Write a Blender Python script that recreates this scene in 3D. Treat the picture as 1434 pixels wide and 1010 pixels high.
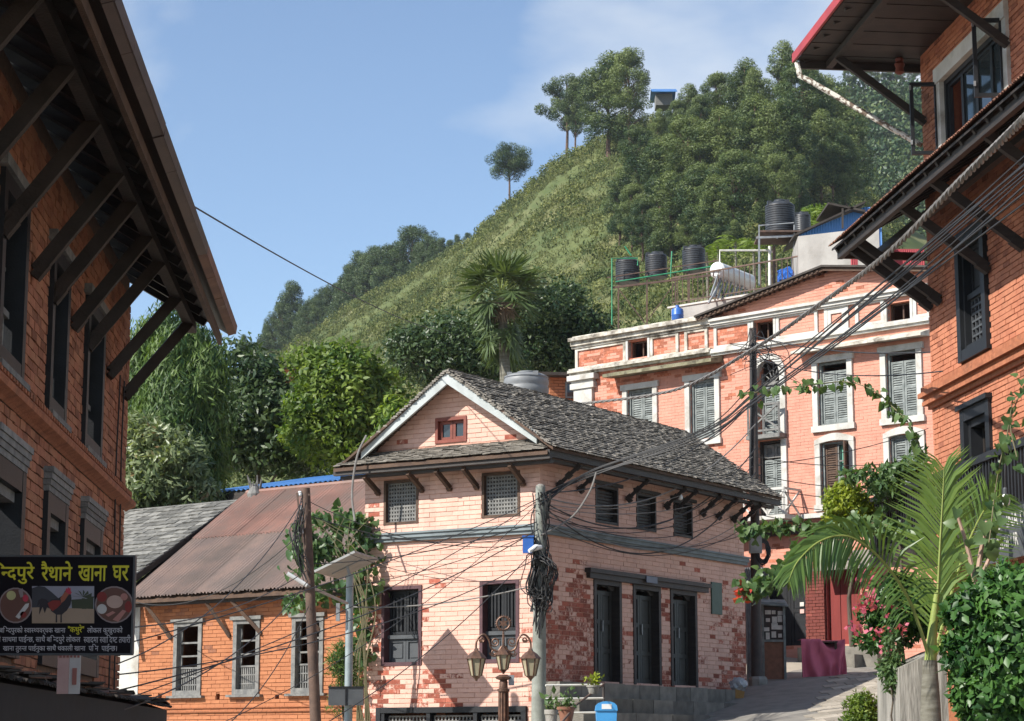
import bpy, bmesh, math, random
import numpy as np
from mathutils import Vector, Matrix

for _o in list(bpy.data.objects):
    bpy.data.objects.remove(_o)
scene = bpy.context.scene
COL = scene.collection
R = math.radians
random.seed(7)
RNG = np.random.default_rng(7)

# ------------------------------------------------------------------ camera, sky, sun, exposure
FPX, CXP, CYP = 3017.0, 717.0, 505.0            # focal length and centre, in photograph pixels
PITCH = math.atan(540.0 / FPX)
CAM = Vector((0, 0, 1.6))
cam_data = bpy.data.cameras.new('camera')
cam_data.sensor_width = 36.0
cam_data.lens = FPX / 1434.0 * 36.0
cam_data.clip_start = 0.1
cam_data.clip_end = 6000
cam = bpy.data.objects.new('camera', cam_data)
COL.objects.link(cam)
cam.location = CAM
cam.rotation_euler = (R(90) + PITCH, 0, 0)
scene.camera = cam

SUN_TO = Vector((-0.66, -0.39, 0.64)).normalized()      # towards the sun
SUN_EL = math.asin(SUN_TO.z)
SUN_AZ = math.atan2(SUN_TO.x, SUN_TO.y)

world = bpy.data.worlds.new('World')
scene.world = world
world.use_nodes = True
wn, wl = world.node_tree.nodes, world.node_tree.links
wn.clear()
w_out = wn.new('ShaderNodeOutputWorld')
w_bg = wn.new('ShaderNodeBackground')
w_sky = wn.new('ShaderNodeTexSky')
w_sky.sky_type = 'NISHITA'
w_sky.sun_disc = False
w_sky.sun_elevation = SUN_EL
w_sky.sun_rotation = SUN_AZ
w_sky.altitude = 1000
w_sky.air_density = 1.0
w_sky.dust_density = 0.15
w_sky.ozone_density = 1.3
w_bg.inputs['Strength'].default_value = 0.09
w_tc = wn.new('ShaderNodeTexCoord')
w_map = wn.new('ShaderNodeMapping')
w_map.inputs['Scale'].default_value = (1.0, 1.0, 1.7)
w_map.inputs['Location'].default_value = (0.8, 2.6, 0.3)
w_noise = wn.new('ShaderNodeTexNoise')
w_noise.inputs['Scale'].default_value = 3.1
w_noise.inputs['Detail'].default_value = 7
w_noise.inputs['Roughness'].default_value = 0.5
w_noise.inputs['Distortion'].default_value = 0.25
w_ramp = wn.new('ShaderNodeValToRGB')
w_ramp.color_ramp.elements[0].position = 0.5
w_ramp.color_ramp.elements[0].color = (0, 0, 0, 1)
w_ramp.color_ramp.elements[1].position = 0.66
w_ramp.color_ramp.elements[1].color = (0.9, 0.9, 0.9, 1)
w_mix = wn.new('ShaderNodeMixRGB')
w_mix.inputs[2].default_value = (5.0, 5.25, 5.5, 1)      # cloud radiance against the physical sky
wl.new(w_tc.outputs['Generated'], w_map.inputs[0])
wl.new(w_map.outputs[0], w_noise.inputs['Vector'])
wl.new(w_noise.outputs[0], w_ramp.inputs[0])
wl.new(w_ramp.outputs[0], w_mix.inputs[0])
wl.new(w_sky.outputs[0], w_mix.inputs[1])
wl.new(w_mix.outputs[0], w_bg.inputs['Color'])
wl.new(w_bg.outputs[0], w_out.inputs[0])

sun_data = bpy.data.lights.new('sun', 'SUN')
sun_data.energy = 4.0
sun_data.angle = R(0.53)
sun_data.color = (1.0, 0.955, 0.885)
sun = bpy.data.objects.new('sun', sun_data)
COL.objects.link(sun)
sun.location = (-40, -10, 60)
sun.rotation_euler = SUN_TO.to_track_quat('Z', 'Y').to_euler()

vs = scene.view_settings
vs.view_transform = 'Standard'
vs.look = 'None'
vs.exposure = 1.02
vs.gamma = 1.0
vs.use_curve_mapping = False
scene.render.engine = 'CYCLES'
scene.cycles.volume_bounces = 0
scene.cycles.max_bounces = 6
scene.cycles.transparent_max_bounces = 12

# ------------------------------------------------------------------ geometry helpers
CF = Vector((0, math.cos(PITCH), math.sin(PITCH)))
CU = Vector((0, -math.sin(PITCH), math.cos(PITCH)))
CR = Vector((1, 0, 0))
UP = Vector((0, 0, 1))


def ray(u, v):
    return CF + CR * ((u - CXP) / FPX) + CU * ((CYP - v) / FPX)


def at(u, v, Y):
    """Point of the place seen at photograph pixel (u, v), Y metres in front."""
    r = ray(u, v)
    return CAM + r * (Y / r.y)


def proj(p):
    q = Vector(p) - CAM
    y = q.dot(CF)
    return CXP + FPX * q.dot(CR) / y, CYP - FPX * q.dot(CU) / y


class Fr:
    """Wall frame: s along the wall, z up, o outwards."""
    def __init__(self, o, d, n):
        self.o = Vector((o[0], o[1], 0)); self.d = Vector((d[0], d[1], 0)).normalized()
        self.n = Vector((n[0], n[1], 0)).normalized()

    def P(self, s, z, o=0.0):
        p = self.o + self.d * s + self.n * o
        return Vector((p.x, p.y, z))

    def uv(self, u, v, off=0.0):
        r = ray(u, v)
        o = self.o + self.n * off
        t = (o - CAM).dot(self.n) / r.dot(self.n)
        p = CAM + r * t
        return (p - self.o).dot(self.d), p.z

    def rect(self, u0, v0, u1, v1, off=0.0):
        a = self.uv(u0, v0, off); b = self.uv(u1, v1, off)
        return (min(a[0], b[0]), max(a[0], b[0]), min(a[1], b[1]), max(a[1], b[1]))


class MB:
    """Collects shapes in world coordinates; build() links them as one mesh object."""
    def __init__(self):
        self.v = []; self.f = []; self.tone = []; self.peel = []; self._t = 0.5; self._p = 0.0

    def add(self, vs_, fs):
        b = len(self.v)
        self.v.extend([tuple(x) for x in vs_])
        for q in fs:
            self.f.append(tuple(b + i for i in q)); self.tone.append(self._t); self.peel.append(self._p)
        return self

    def hexa(self, c):
        return self.add(c, [(0, 1, 2, 3), (7, 6, 5, 4), (0, 4, 5, 1), (1, 5, 6, 2), (2, 6, 7, 3), (3, 7, 4, 0)])

    def fbox(self, fr, s0, s1, z0, z1, o0, o1):
        return self.hexa([fr.P(s0, z0, o0), fr.P(s1, z0, o0), fr.P(s1, z1, o0), fr.P(s0, z1, o0),
                          fr.P(s0, z0, o1), fr.P(s1, z0, o1), fr.P(s1, z1, o1), fr.P(s0, z1, o1)])

    def box(self, x0, x1, y0, y1, z0, z1):
        return self.hexa([(x0, y0, z0), (x1, y0, z0), (x1, y1, z0), (x0, y1, z0),
                          (x0, y0, z1), (x1, y0, z1), (x1, y1, z1), (x0, y1, z1)])

    def bar(self, a, b, w, h, up=UP):
        a = Vector(a); b = Vector(b)
        d = (b - a).normalized()
        sd = d.cross(up)
        if sd.length < 1e-4:
            sd = d.cross(Vector((0, 1, 0)))
        sd.normalize(); u2 = sd.cross(d).normalized()
        x = sd * (w / 2); y = u2 * (h / 2)
        return self.hexa([a - x - y, a + x - y, a + x + y, a - x + y, b - x - y, b + x - y, b + x + y, b - x + y])

    def tube(self, pts, rads, n=8, caps=True):
        pts = [Vector(p) for p in pts]
        if not isinstance(rads, (list, tuple)):
            rads = [rads] * len(pts)
        vs_ = []; fs = []
        prev = None
        for i, p in enumerate(pts):
            t = (pts[min(i + 1, len(pts) - 1)] - pts[max(i - 1, 0)])
            t.normalize()
            if prev is None:
                a = t.cross(UP if abs(t.z) < 0.95 else Vector((1, 0, 0))).normalized()
            else:
                a = (prev - t * prev.dot(t)).normalized()
            prev = a
            b = t.cross(a)
            for k in range(n):
                th = 2 * math.pi * k / n
                vs_.append(p + (a * math.cos(th) + b * math.sin(th)) * rads[i])
        for i in range(len(pts) - 1):
            for k in range(n):
                k2 = (k + 1) % n
                fs.append((i * n + k, i * n + k2, (i + 1) * n + k2, (i + 1) * n + k))
        if caps:
            fs.append(tuple(range(n - 1, -1, -1)))
            fs.append(tuple((len(pts) - 1) * n + k for k in range(n)))
        return self.add(vs_, fs)

    def lathe(self, c, prof, n=20, axis=None):
        """prof: list of (r, h) about a vertical axis (or given axis) through c."""
        c = Vector(c)
        ax = Vector(axis).normalized() if axis is not None else UP
        a = ax.cross(Vector((0, 1, 0)) if abs(ax.y) < 0.9 else Vector((1, 0, 0))).normalized()
        b = ax.cross(a)
        vs_ = []; fs = []
        for r_, h in prof:
            for k in range(n):
                th = 2 * math.pi * k / n
                vs_.append(c + ax * h + (a * math.cos(th) + b * math.sin(th)) * max(r_, 1e-4))
        for i in range(len(prof) - 1):
            for k in range(n):
                k2 = (k + 1) % n
                fs.append((i * n + k, i * n + k2, (i + 1) * n + k2, (i + 1) * n + k))
        fs.append(tuple(range(n - 1, -1, -1)))
        fs.append(tuple((len(prof) - 1) * n + k for k in range(n)))
        return self.add(vs_, fs)

    def prism(self, poly, off):
        """Closed prism: polygon of points, extruded by vector off."""
        n = len(poly)
        off = Vector(off)
        a = [Vector(p) for p in poly]; b = [p + off for p in a]
        fs = [tuple(range(n)), tuple(range(2 * n - 1, n - 1, -1))]
        for i in range(n):
            j = (i + 1) % n
            fs.append((i, i + n, j + n, j))
        return self.add(a + b, fs)

    def build(self, name, mat, parent=None, smooth=False, kind=None, label=None):
        me = bpy.data.meshes.new(name)
        off = root_loc(parent)
        me.from_pydata([(x - off.x, y - off.y, z - off.z) for x, y, z in self.v], [], self.f)
        at_ = me.attributes.new('tone', 'FLOAT', 'FACE'); at_.data.foreach_set('value', self.tone)
        at_ = me.attributes.new('peel', 'FLOAT', 'FACE'); at_.data.foreach_set('value', self.peel)
        if smooth:
            me.polygons.foreach_set('use_smooth', [True] * len(me.polygons))
            try:
                me.set_sharp_from_angle(angle=R(smooth if smooth is not True else 40))
            except Exception:
                pass
        bm = bmesh.new(); bm.from_mesh(me)
        bmesh.ops.recalc_face_normals(bm, faces=bm.faces[:])
        bm.to_mesh(me); bm.free()
        o = bpy.data.objects.new(name, me)
        COL.objects.link(o)
        if mat is not None:
            me.materials.append(mat)
        if parent is not None:
            o.parent = parent
        if kind:
            o['kind'] = kind
        if label:
            o['label'] = label
        return o


def root_loc(o):
    l = Vector((0, 0, 0))
    while o is not None:
        l = l + o.location
        o = o.parent
    return l


def thing(name, label, cat, loc, group=None):
    o = bpy.data.objects.new(name, None)
    o.empty_display_size = 0.2
    COL.objects.link(o)
    o.location = Vector(loc)
    return tag(o, label, cat, group)


def tag(o, label, cat, group=None):
    o['label'] = label
    o['category'] = cat
    if group:
        o['group'] = group
    return o


def solo(mb, name, mat, label, cat, group=None, smooth=False):
    return tag(mb.build(name, mat, None, smooth), label, cat, group)


def struct(o, kind='structure'):
    o['kind'] = kind
    return o


def np_mesh(name, V, F, mat, parent=None, tone=None, smooth=False):
    """Fast mesh from numpy arrays, F is (n,3) or (n,4)."""
    off = root_loc(parent)
    V = np.asarray(V, dtype=np.float32) - np.array([off.x, off.y, off.z], dtype=np.float32)
    F = np.asarray(F, dtype=np.int32)
    me = bpy.data.meshes.new(name)
    k = F.shape[1]
    me.vertices.add(len(V)); me.vertices.foreach_set('co', V.ravel())
    me.loops.add(F.size); me.loops.foreach_set('vertex_index', F.ravel())
    me.polygons.add(len(F))
    me.polygons.foreach_set('loop_start', np.arange(0, F.size, k, dtype=np.int32))
    me.polygons.foreach_set('loop_total', np.full(len(F), k, dtype=np.int32))
    me.update(calc_edges=True)
    if tone is not None:
        a = me.attributes.new('tone', 'FLOAT', 'FACE')
        a.data.foreach_set('value', np.asarray(tone, dtype=np.float32))
    if smooth:
        me.polygons.foreach_set('use_smooth', np.ones(len(F), dtype=bool))
    me.materials.append(mat)
    o = bpy.data.objects.new(name, me)
    COL.objects.link(o)
    if parent is not None:
        o.parent = parent
    return o


# ------------------------------------------------------------------ materials
def nodes_of(name):
    m = bpy.data.materials.new(name)
    m.use_nodes = True
    nt = m.node_tree
    return m, nt.nodes, nt.links, nt.nodes['Principled BSDF']


def c4(c):
    return (c[0], c[1], c[2], 1.0)


def M(name, col, col2=None, rough=0.8, scale=6.0, bump=0.25, bscale=60.0, metal=0.0, spec=0.3, tone=0.0,
      dirt=None, dirt_scale=1.2, dirt_lo=0.5, dirt_hi=0.7, stretch=(1, 1, 1), lo=0.35, hi=0.65):
    """Mottled surface: two colours by noise, per-piece tone, dirt patches, fine bump."""
    m, N, L, B = nodes_of(name)
    if col2 is None:
        col2 = tuple(min(1, x * 0.72) for x in col)
    tc = N.new('ShaderNodeTexCoord'); mp = N.new('ShaderNodeMapping')
    mp.inputs['Scale'].default_value = stretch
    L.new(tc.outputs['Object'], mp.inputs[0])
    n1 = N.new('ShaderNodeTexNoise'); n1.inputs['Scale'].default_value = scale; n1.inputs['Detail'].default_value = 5
    L.new(mp.outputs[0], n1.inputs['Vector'])
    r1 = N.new('ShaderNodeValToRGB')
    r1.color_ramp.elements[0].position = lo; r1.color_ramp.elements[1].position = hi
    r1.color_ramp.elements[0].color = c4(col); r1.color_ramp.elements[1].color = c4(col2)
    L.new(n1.outputs[0], r1.inputs[0])
    out = r1.outputs[0]
    if dirt is not None:
        n2 = N.new('ShaderNodeTexNoise'); n2.inputs['Scale'].default_value = dirt_scale; n2.inputs['Detail'].default_value = 8
        n2.inputs['Roughness'].default_value = 0.65
        L.new(mp.outputs[0], n2.inputs['Vector'])
        r2 = N.new('ShaderNodeValToRGB')
        r2.color_ramp.elements[0].position = dirt_lo; r2.color_ramp.elements[1].position = dirt_hi
        L.new(n2.outputs[0], r2.inputs[0])
        mx = N.new('ShaderNodeMixRGB'); mx.inputs[2].default_value = c4(dirt)
        L.new(r2.outputs[0], mx.inputs[0]); L.new(out, mx.inputs[1])
        out = mx.outputs[0]
    if tone:
        a = N.new('ShaderNodeAttribute'); a.attribute_name = 'tone'
        mr = N.new('ShaderNodeMapRange')
        mr.inputs[3].default_value = 1 - tone; mr.inputs[4].default_value = 1 + tone
        L.new(a.outputs['Fac'], mr.inputs[0])
        vm = N.new('ShaderNodeVectorMath'); vm.operation = 'SCALE'
        L.new(out, vm.inputs[0]); L.new(mr.outputs[0], vm.inputs['Scale'])
        out = vm.outputs[0]
    L.new(out, B.inputs['Base Color'])
    B.inputs['Roughness'].default_value = rough
    B.inputs['Metallic'].default_value = metal
    B.inputs['Specular IOR Level'].default_value = spec
    if bump:
        n3 = N.new('ShaderNodeTexNoise'); n3.inputs['Scale'].default_value = bscale; n3.inputs['Detail'].default_value = 6
        L.new(mp.outputs[0], n3.inputs['Vector'])
        bp = N.new('ShaderNodeBump'); bp.inputs['Strength'].default_value = bump; bp.inputs['Distance'].default_value = 0.02
        L.new(n3.outputs[0], bp.inputs['Height']); L.new(bp.outputs[0], B.inputs['Normal'])
    return m


def M_painted(name, paint, paint2, brick, brick2, stain=None, scale=5.0, sharp=0.06, streak=(1, 1, 1)):
    """Paint flaking off brick: a per-brick 'peel' value plus noise decides where the brick shows."""
    m, N, L, B = nodes_of(name)
    tc = N.new('ShaderNodeTexCoord')

    def noise(sc, det=6, rgh=0.6):
        n = N.new('ShaderNodeTexNoise'); n.inputs['Scale'].default_value = sc; n.inputs['Detail'].default_value = det
        n.inputs['Roughness'].default_value = rgh
        L.new(tc.outputs['Object'], n.inputs['Vector'])
        return n.outputs[0]

    def ramp(src, a, b, ca, cb):
        r = N.new('ShaderNodeValToRGB')
        r.color_ramp.elements[0].position = a; r.color_ramp.elements[1].position = b
        r.color_ramp.elements[0].color = c4(ca); r.color_ramp.elements[1].color = c4(cb)
        L.new(src, r.inputs[0])
        return r.outputs[0]
    p = ramp(noise(3.0), 0.35, 0.68, paint, paint2)
    b = ramp(noise(14.0), 0.35, 0.65, brick, brick2)
    a = N.new('ShaderNodeAttribute'); a.attribute_name = 'peel'
    nz = noise(12.0, 6, 0.8)
    s1 = N.new('ShaderNodeMath'); s1.operation = 'MULTIPLY_ADD'
    L.new(nz, s1.inputs[0]); s1.inputs[1].default_value = 1.25; L.new(a.outputs['Fac'], s1.inputs[2])
    sm = N.new('ShaderNodeMath'); sm.operation = 'MULTIPLY'; sm.inputs[1].default_value = 0.5
    L.new(s1.outputs[0], sm.inputs[0])
    fac = ramp(sm.outputs[0], 0.56 - sharp * .5, 0.56 + sharp * .5, (0, 0, 0), (1, 1, 1))
    t = N.new('ShaderNodeAttribute'); t.attribute_name = 'tone'
    mr = N.new('ShaderNodeMapRange'); mr.inputs[3].default_value = 0.68; mr.inputs[4].default_value = 1.28
    L.new(t.outputs['Fac'], mr.inputs[0])
    vm = N.new('ShaderNodeVectorMath'); vm.operation = 'SCALE'
    L.new(b, vm.inputs[0]); L.new(mr.outputs[0], vm.inputs['Scale'])
    mr2 = N.new('ShaderNodeMapRange'); mr2.inputs[3].default_value = 0.94; mr2.inputs[4].default_value = 1.05
    L.new(t.outputs['Fac'], mr2.inputs[0])
    vm2 = N.new('ShaderNodeVectorMath'); vm2.operation = 'SCALE'
    L.new(p, vm2.inputs[0]); L.new(mr2.outputs[0], vm2.inputs['Scale'])
    mx = N.new('ShaderNodeMixRGB')
    L.new(fac, mx.inputs[0]); L.new(vm2.outputs[0], mx.inputs[1]); L.new(vm.outputs[0], mx.inputs[2])
    out = mx.outputs[0]
    if stain is not None:
        mp = N.new('ShaderNodeMapping'); mp.inputs['Scale'].default_value = (1.2, 1.2, 0.5)
        L.new(tc.outputs['Object'], mp.inputs[0])
        n = N.new('ShaderNodeTexNoise'); n.inputs['Scale'].default_value = 2.2; n.inputs['Detail'].default_value = 9
        n.inputs['Roughness'].default_value = 0.7
        L.new(mp.outputs[0], n.inputs['Vector'])
        sf = ramp(n.outputs[0], 0.52, 0.8, (0, 0, 0), (0.55, 0.55, 0.55))
        m2 = N.new('ShaderNodeMixRGB'); m2.inputs[2].default_value = c4(stain)
        L.new(sf, m2.inputs[0]); L.new(out, m2.inputs[1])
        out = m2.outputs[0]
    L.new(out, B.inputs['Base Color'])
    B.inputs['Roughness'].default_value = 0.88
    B.inputs['Specular IOR Level'].default_value = 0.2
    ad = N.new('ShaderNodeMath'); ad.operation = 'SUBTRACT'
    L.new(noise(70.0), ad.inputs[0]); L.new(fac, ad.inputs[1])
    bp = N.new('ShaderNodeBump'); bp.inputs['Strength'].default_value = 0.35; bp.inputs['Distance'].default_value = 0.012
    L.new(ad.outputs[0], bp.inputs['Height']); L.new(bp.outputs[0], B.inputs['Normal'])
    return m


def M_leaf(name, dark, light, trans=0.35, rough=0.5, spec=0.35, third=None, per_object=0.0):
    m, N, L, B = nodes_of(name)
    a = N.new('ShaderNodeAttribute'); a.attribute_name = 'tone'
    r = N.new('ShaderNodeValToRGB')
    r.color_ramp.elements[0].position = 0.1; r.color_ramp.elements[1].position = 0.9
    r.color_ramp.elements[0].color = c4(dark); r.color_ramp.elements[1].color = c4(light)
    if third is not None:
        e = r.color_ramp.elements.new(0.965); e.color = c4(third)
    if per_object:
        oi = N.new('ShaderNodeObjectInfo')
        ma = N.new('ShaderNodeMath'); ma.operation = 'MULTIPLY_ADD'
        L.new(oi.outputs['Random'], ma.inputs[0]); ma.inputs[1].default_value = per_object; L.new(a.outputs['Fac'], ma.inputs[2])
        mb_ = N.new('ShaderNodeMath'); mb_.operation = 'SUBTRACT'; L.new(ma.outputs[0], mb_.inputs[0]); mb_.inputs[1].default_value = per_object * .5
        L.new(mb_.outputs[0], r.inputs[0])
    else:
        L.new(a.outputs['Fac'], r.inputs[0])
    L.new(r.outputs[0], B.inputs['Base Color'])
    B.inputs['Roughness'].default_value = rough
    B.inputs['Specular IOR Level'].default_value = spec
    tr = N.new('ShaderNodeBsdfTranslucent')
    g = N.new('ShaderNodeMixRGB'); g.blend_type = 'MULTIPLY'; g.inputs[0].default_value = 1
    g.inputs[2].default_value = (1.15, 1.2, 0.5, 1)
    L.new(r.outputs[0], g.inputs[1]); L.new(g.outputs[0], tr.inputs['Color'])
    mx = N.new('ShaderNodeMixShader'); mx.inputs[0].default_value = trans
    L.new(B.outputs[0], mx.inputs[1]); L.new(tr.outputs[0], mx.inputs[2])
    L.new(mx.outputs[0], N['Material Output'].inputs['Surface'])
    return m


def M_glass(name, tint=(0.03, 0.04, 0.045)):
    m, N, L, B = nodes_of(name)
    B.inputs['Base Color'].default_value = c4(tint)
    B.inputs['Roughness'].default_value = 0.06
    B.inputs['Specular IOR Level'].default_value = 0.8
    return m


def M_clear(name):
    m, N, L, B = nodes_of(name)
    tr = N.new('ShaderNodeBsdfTransparent'); tr.inputs[0].default_value = (.86, .9, .9, 1)
    gl = N.new('ShaderNodeBsdfGlossy'); gl.inputs['Roughness'].default_value = .03
    fr = N.new('ShaderNodeFresnel'); fr.inputs[0].default_value = 1.5
    mx = N.new('ShaderNodeMixShader')
    L.new(fr.outputs[0], mx.inputs[0]); L.new(tr.outputs[0], mx.inputs[1]); L.new(gl.outputs[0], mx.inputs[2])
    L.new(mx.outputs[0], N['Material Output'].inputs['Surface'])
    return m


MAT = {}
MAT['brick_left'] = M_painted('weathered_red_brick', (0.36, 0.16, 0.09), (0.40, 0.175, 0.098), (0.35, 0.145, 0.082), (0.26, 0.1, 0.06), (0.09, 0.06, 0.045))
MAT['brick_right'] = M_painted('terracotta_painted_brick', (0.46, 0.185, 0.105), (0.40, 0.15, 0.085), (0.37, 0.14, 0.08), (0.28, 0.1, 0.062), (0.2, 0.09, 0.06))
MAT['brick_orange'] = M_painted('orange_painted_brick', (0.42, 0.172, 0.082), (0.37, 0.145, 0.07), (0.31, 0.135, 0.075), (0.24, 0.1, 0.06), (0.25, 0.09, 0.04))
MAT['brick_pink'] = M_painted('pale_pink_paint_on_brick', (0.67, 0.43, 0.345), (0.615, 0.38, 0.3), (0.36, 0.115, 0.075), (0.27, 0.075, 0.05), (0.36, 0.24, 0.19))
MAT['brick_hotel'] = M_painted('salmon_paint_on_brick', (0.58, 0.28, 0.205), (0.535, 0.25, 0.18), (0.43, 0.155, 0.09), (0.33, 0.11, 0.065), (0.3, 0.14, 0.1))
MAT['mortar'] = M('lime_mortar', (0.19, 0.12, 0.085), (0.13, 0.085, 0.062), scale=20, bump=0.4)
MAT['mortar_pink'] = M('pink_mortar', (0.58, 0.33, 0.245), (0.44, 0.24, 0.175), scale=8, bump=0.4)
MAT['mortar_salmon'] = M('salmon_mortar', (0.57, 0.25, 0.17), (0.5, 0.22, 0.145), scale=8, bump=0.4)
MAT['mortar_orange'] = M('orange_mortar', (0.34, 0.12, 0.05), (0.24, 0.09, 0.042), scale=20, bump=0.4)
MAT['terracotta'] = M('terracotta_moulding', (0.40, 0.15, 0.075), (0.28, 0.1, 0.05), scale=10, bump=0.5, dirt=(0.07, 0.045, 0.03), dirt_lo=0.55, dirt_hi=0.8, dirt_scale=3)
MAT['dark_wood'] = M('dark_stained_wood', (0.035, 0.027, 0.022), (0.02, 0.016, 0.014), rough=0.55, scale=4, stretch=(1, 1, 6), bump=0.3, spec=0.4, tone=0.25)
MAT['brown_wood'] = M('brown_weathered_wood', (0.10, 0.06, 0.038), (0.06, 0.035, 0.024), rough=0.7, scale=5, bump=0.4, bscale=40, spec=0.3, tone=0.25)
MAT['eave_wood'] = M('dark_eave_wood', (0.042, 0.031, 0.025), (0.026, 0.02, 0.016), rough=0.7, scale=5, bump=0.4, bscale=40, spec=0.25, tone=0.3)  # darker tone of the brown wood, for eave timbers
MAT['door_wood'] = M('dark_grey_green_door_paint', (0.042, 0.044, 0.04), (0.03, 0.031, 0.029), rough=0.5, scale=4, bump=0.25, spec=0.4, tone=0.2)
MAT['lower_sheet'] = M('weathered_grey_brown_sheet', (0.23, 0.16, 0.132), (0.165, 0.125, 0.11), rough=0.7, scale=1.6, bump=0.25, dirt=(0.135, 0.11, 0.095), dirt_scale=0.9, dirt_lo=0.42, dirt_hi=0.66, tone=0.16)
MAT['grey_wood'] = M('grey_weathered_wood', (0.21, 0.205, 0.19), (0.13, 0.13, 0.125), rough=0.8, scale=9, bump=0.4, tone=0.3)
MAT['shutter'] = M('faded_grey_green_shutter', (0.22, 0.24, 0.23), (0.13, 0.145, 0.14), rough=0.7, scale=7, bump=0.4, tone=0.3)
MAT['black_paint'] = M('blue_black_paint', (0.017, 0.018, 0.02), (0.011, 0.012, 0.014), rough=0.5, scale=5, bump=0.15, spec=0.3, tone=0.2)
MAT['purple_brown'] = M('purple_brown_frame_paint', (0.10, 0.05, 0.055), (0.07, 0.035, 0.04), rough=0.5, scale=6, bump=0.2)
MAT['red_brown'] = M('red_brown_frame_paint', (0.22, 0.06, 0.04), (0.15, 0.045, 0.032), rough=0.5, scale=6, bump=0.2)
MAT['white_paint'] = M('white_lime_paint', (0.53, 0.52, 0.485), (0.45, 0.435, 0.395), scale=4, bump=0.2, dirt=(0.25, 0.22, 0.175), dirt_scale=1.8, dirt_lo=0.5, dirt_hi=0.76)
MAT['stained_white'] = M('rain_stained_white_plaster', (0.62, 0.59, 0.52), (0.42, 0.38, 0.31), scale=3, bump=0.5, dirt=(0.075, 0.06, 0.045), dirt_scale=2.2, dirt_lo=0.45, dirt_hi=0.66)
MAT['mossy'] = M('mossy_concrete', (0.27, 0.25, 0.17), (0.16, 0.15, 0.085), scale=4, bump=0.6, dirt=(0.05, 0.042, 0.03), dirt_scale=3, dirt_lo=0.45, dirt_hi=0.65)
MAT['blue_grey'] = M('blue_grey_band_paint', (0.20, 0.235, 0.245), (0.155, 0.18, 0.185), scale=3, bump=0.2, dirt=(0.1, 0.11, 0.11), dirt_lo=0.55, dirt_hi=0.75)
MAT['barge'] = M('pale_grey_barge_board', (0.42, 0.45, 0.445), (0.33, 0.355, 0.345), scale=4, bump=0.2, dirt=(0.22, 0.21, 0.19), dirt_lo=0.6, dirt_hi=0.8)
MAT['slate'] = M('weathered_slate', (0.22, 0.2, 0.17), (0.155, 0.14, 0.117), rough=0.75, scale=9, bump=0.6, bscale=35, tone=0.3, dirt=(0.26, 0.24, 0.19), dirt_scale=4, dirt_lo=0.62, dirt_hi=0.75)
MAT['slate_grey'] = M('pale_grey_slate', (0.19, 0.183, 0.165), (0.115, 0.112, 0.102), rough=0.75, scale=9, bump=0.6, bscale=35, tone=0.4)
MAT['rust_sheet'] = M('rusted_roof_sheet', (0.29, 0.155, 0.12), (0.2, 0.115, 0.092), rough=0.7, scale=1.6, bump=0.25, dirt=(0.17, 0.125, 0.105), dirt_scale=0.9, dirt_lo=0.42, dirt_hi=0.66, tone=0.14, spec=0.35)
MAT['dark_sheet'] = M('old_dark_roof_sheet', (0.06, 0.05, 0.042), (0.04, 0.033, 0.028), rough=0.7, scale=3, bump=0.3, metal=0.0, tone=0.2)
MAT['rust_edge'] = M('rust_stained_sheet', (0.19, 0.095, 0.06), (0.13, 0.06, 0.042), rough=0.6, scale=3, bump=0.25, tone=0.25, dirt=(0.3, 0.25, 0.2), dirt_scale=2, dirt_lo=0.6, dirt_hi=0.7)
MAT['red_fascia'] = M('red_painted_fascia', (0.36, 0.045, 0.045), (0.28, 0.035, 0.038), rough=0.45, scale=2, bump=0.1)
MAT['blue_sheet'] = M('blue_roof_sheet', (0.06, 0.19, 0.46), (0.045, 0.155, 0.39), rough=0.4, scale=1.5, bump=0.1, spec=0.5, tone=0.12)
MAT['red_sheet'] = M('red_wall_sheet', (0.42, 0.06, 0.07), (0.33, 0.05, 0.06), rough=0.45, scale=1.5, bump=0.1, tone=0.12)
MAT['cement'] = M('grey_cement_render', (0.36, 0.345, 0.32), (0.29, 0.275, 0.255), scale=2, bump=0.35, dirt=(0.21, 0.2, 0.18), dirt_lo=0.5, dirt_hi=0.75)
MAT['concrete'] = M('weathered_concrete', (0.3, 0.285, 0.255), (0.2, 0.19, 0.165), scale=3, bump=0.5, dirt=(0.075, 0.07, 0.055), dirt_scale=1.6, dirt_lo=0.5, dirt_hi=0.72)
MAT['stone'] = M('dark_step_stone', (0.21, 0.195, 0.165), (0.14, 0.13, 0.11), scale=5, bump=0.6, tone=0.3)
MAT['paving'] = M('pale_paving_stone', (0.34, 0.30, 0.245), (0.25, 0.22, 0.175), scale=5, bump=0.4, tone=0.25)
MAT['asphalt'] = M('worn_lane_surface', (0.23, 0.215, 0.19), (0.17, 0.158, 0.14), scale=3, bump=0.5, dirt=(0.29, 0.265, 0.225), dirt_scale=0.8, dirt_lo=0.55, dirt_hi=0.75)
MAT['earth'] = M('pale_stone_ground', (0.36, 0.32, 0.26), (0.29, 0.255, 0.205), scale=0.6, bump=0.5, bscale=8)  # ground made pale to bounce sunlight, as fill for the shaded walls
MAT['tank_black'] = M('black_tank_plastic', (0.035, 0.038, 0.043), (0.026, 0.028, 0.032), rough=0.42, scale=3, bump=0.05, spec=0.5)
MAT['tank_grey'] = M('sun_bleached_tank_plastic', (0.21, 0.215, 0.215), (0.155, 0.16, 0.162), rough=0.5, scale=3, bump=0.05, spec=0.4)
MAT['white_tank'] = M('white_enamel', (0.72, 0.73, 0.72), (0.62, 0.63, 0.62), rough=0.35, scale=3, bump=0.03, spec=0.5)
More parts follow.
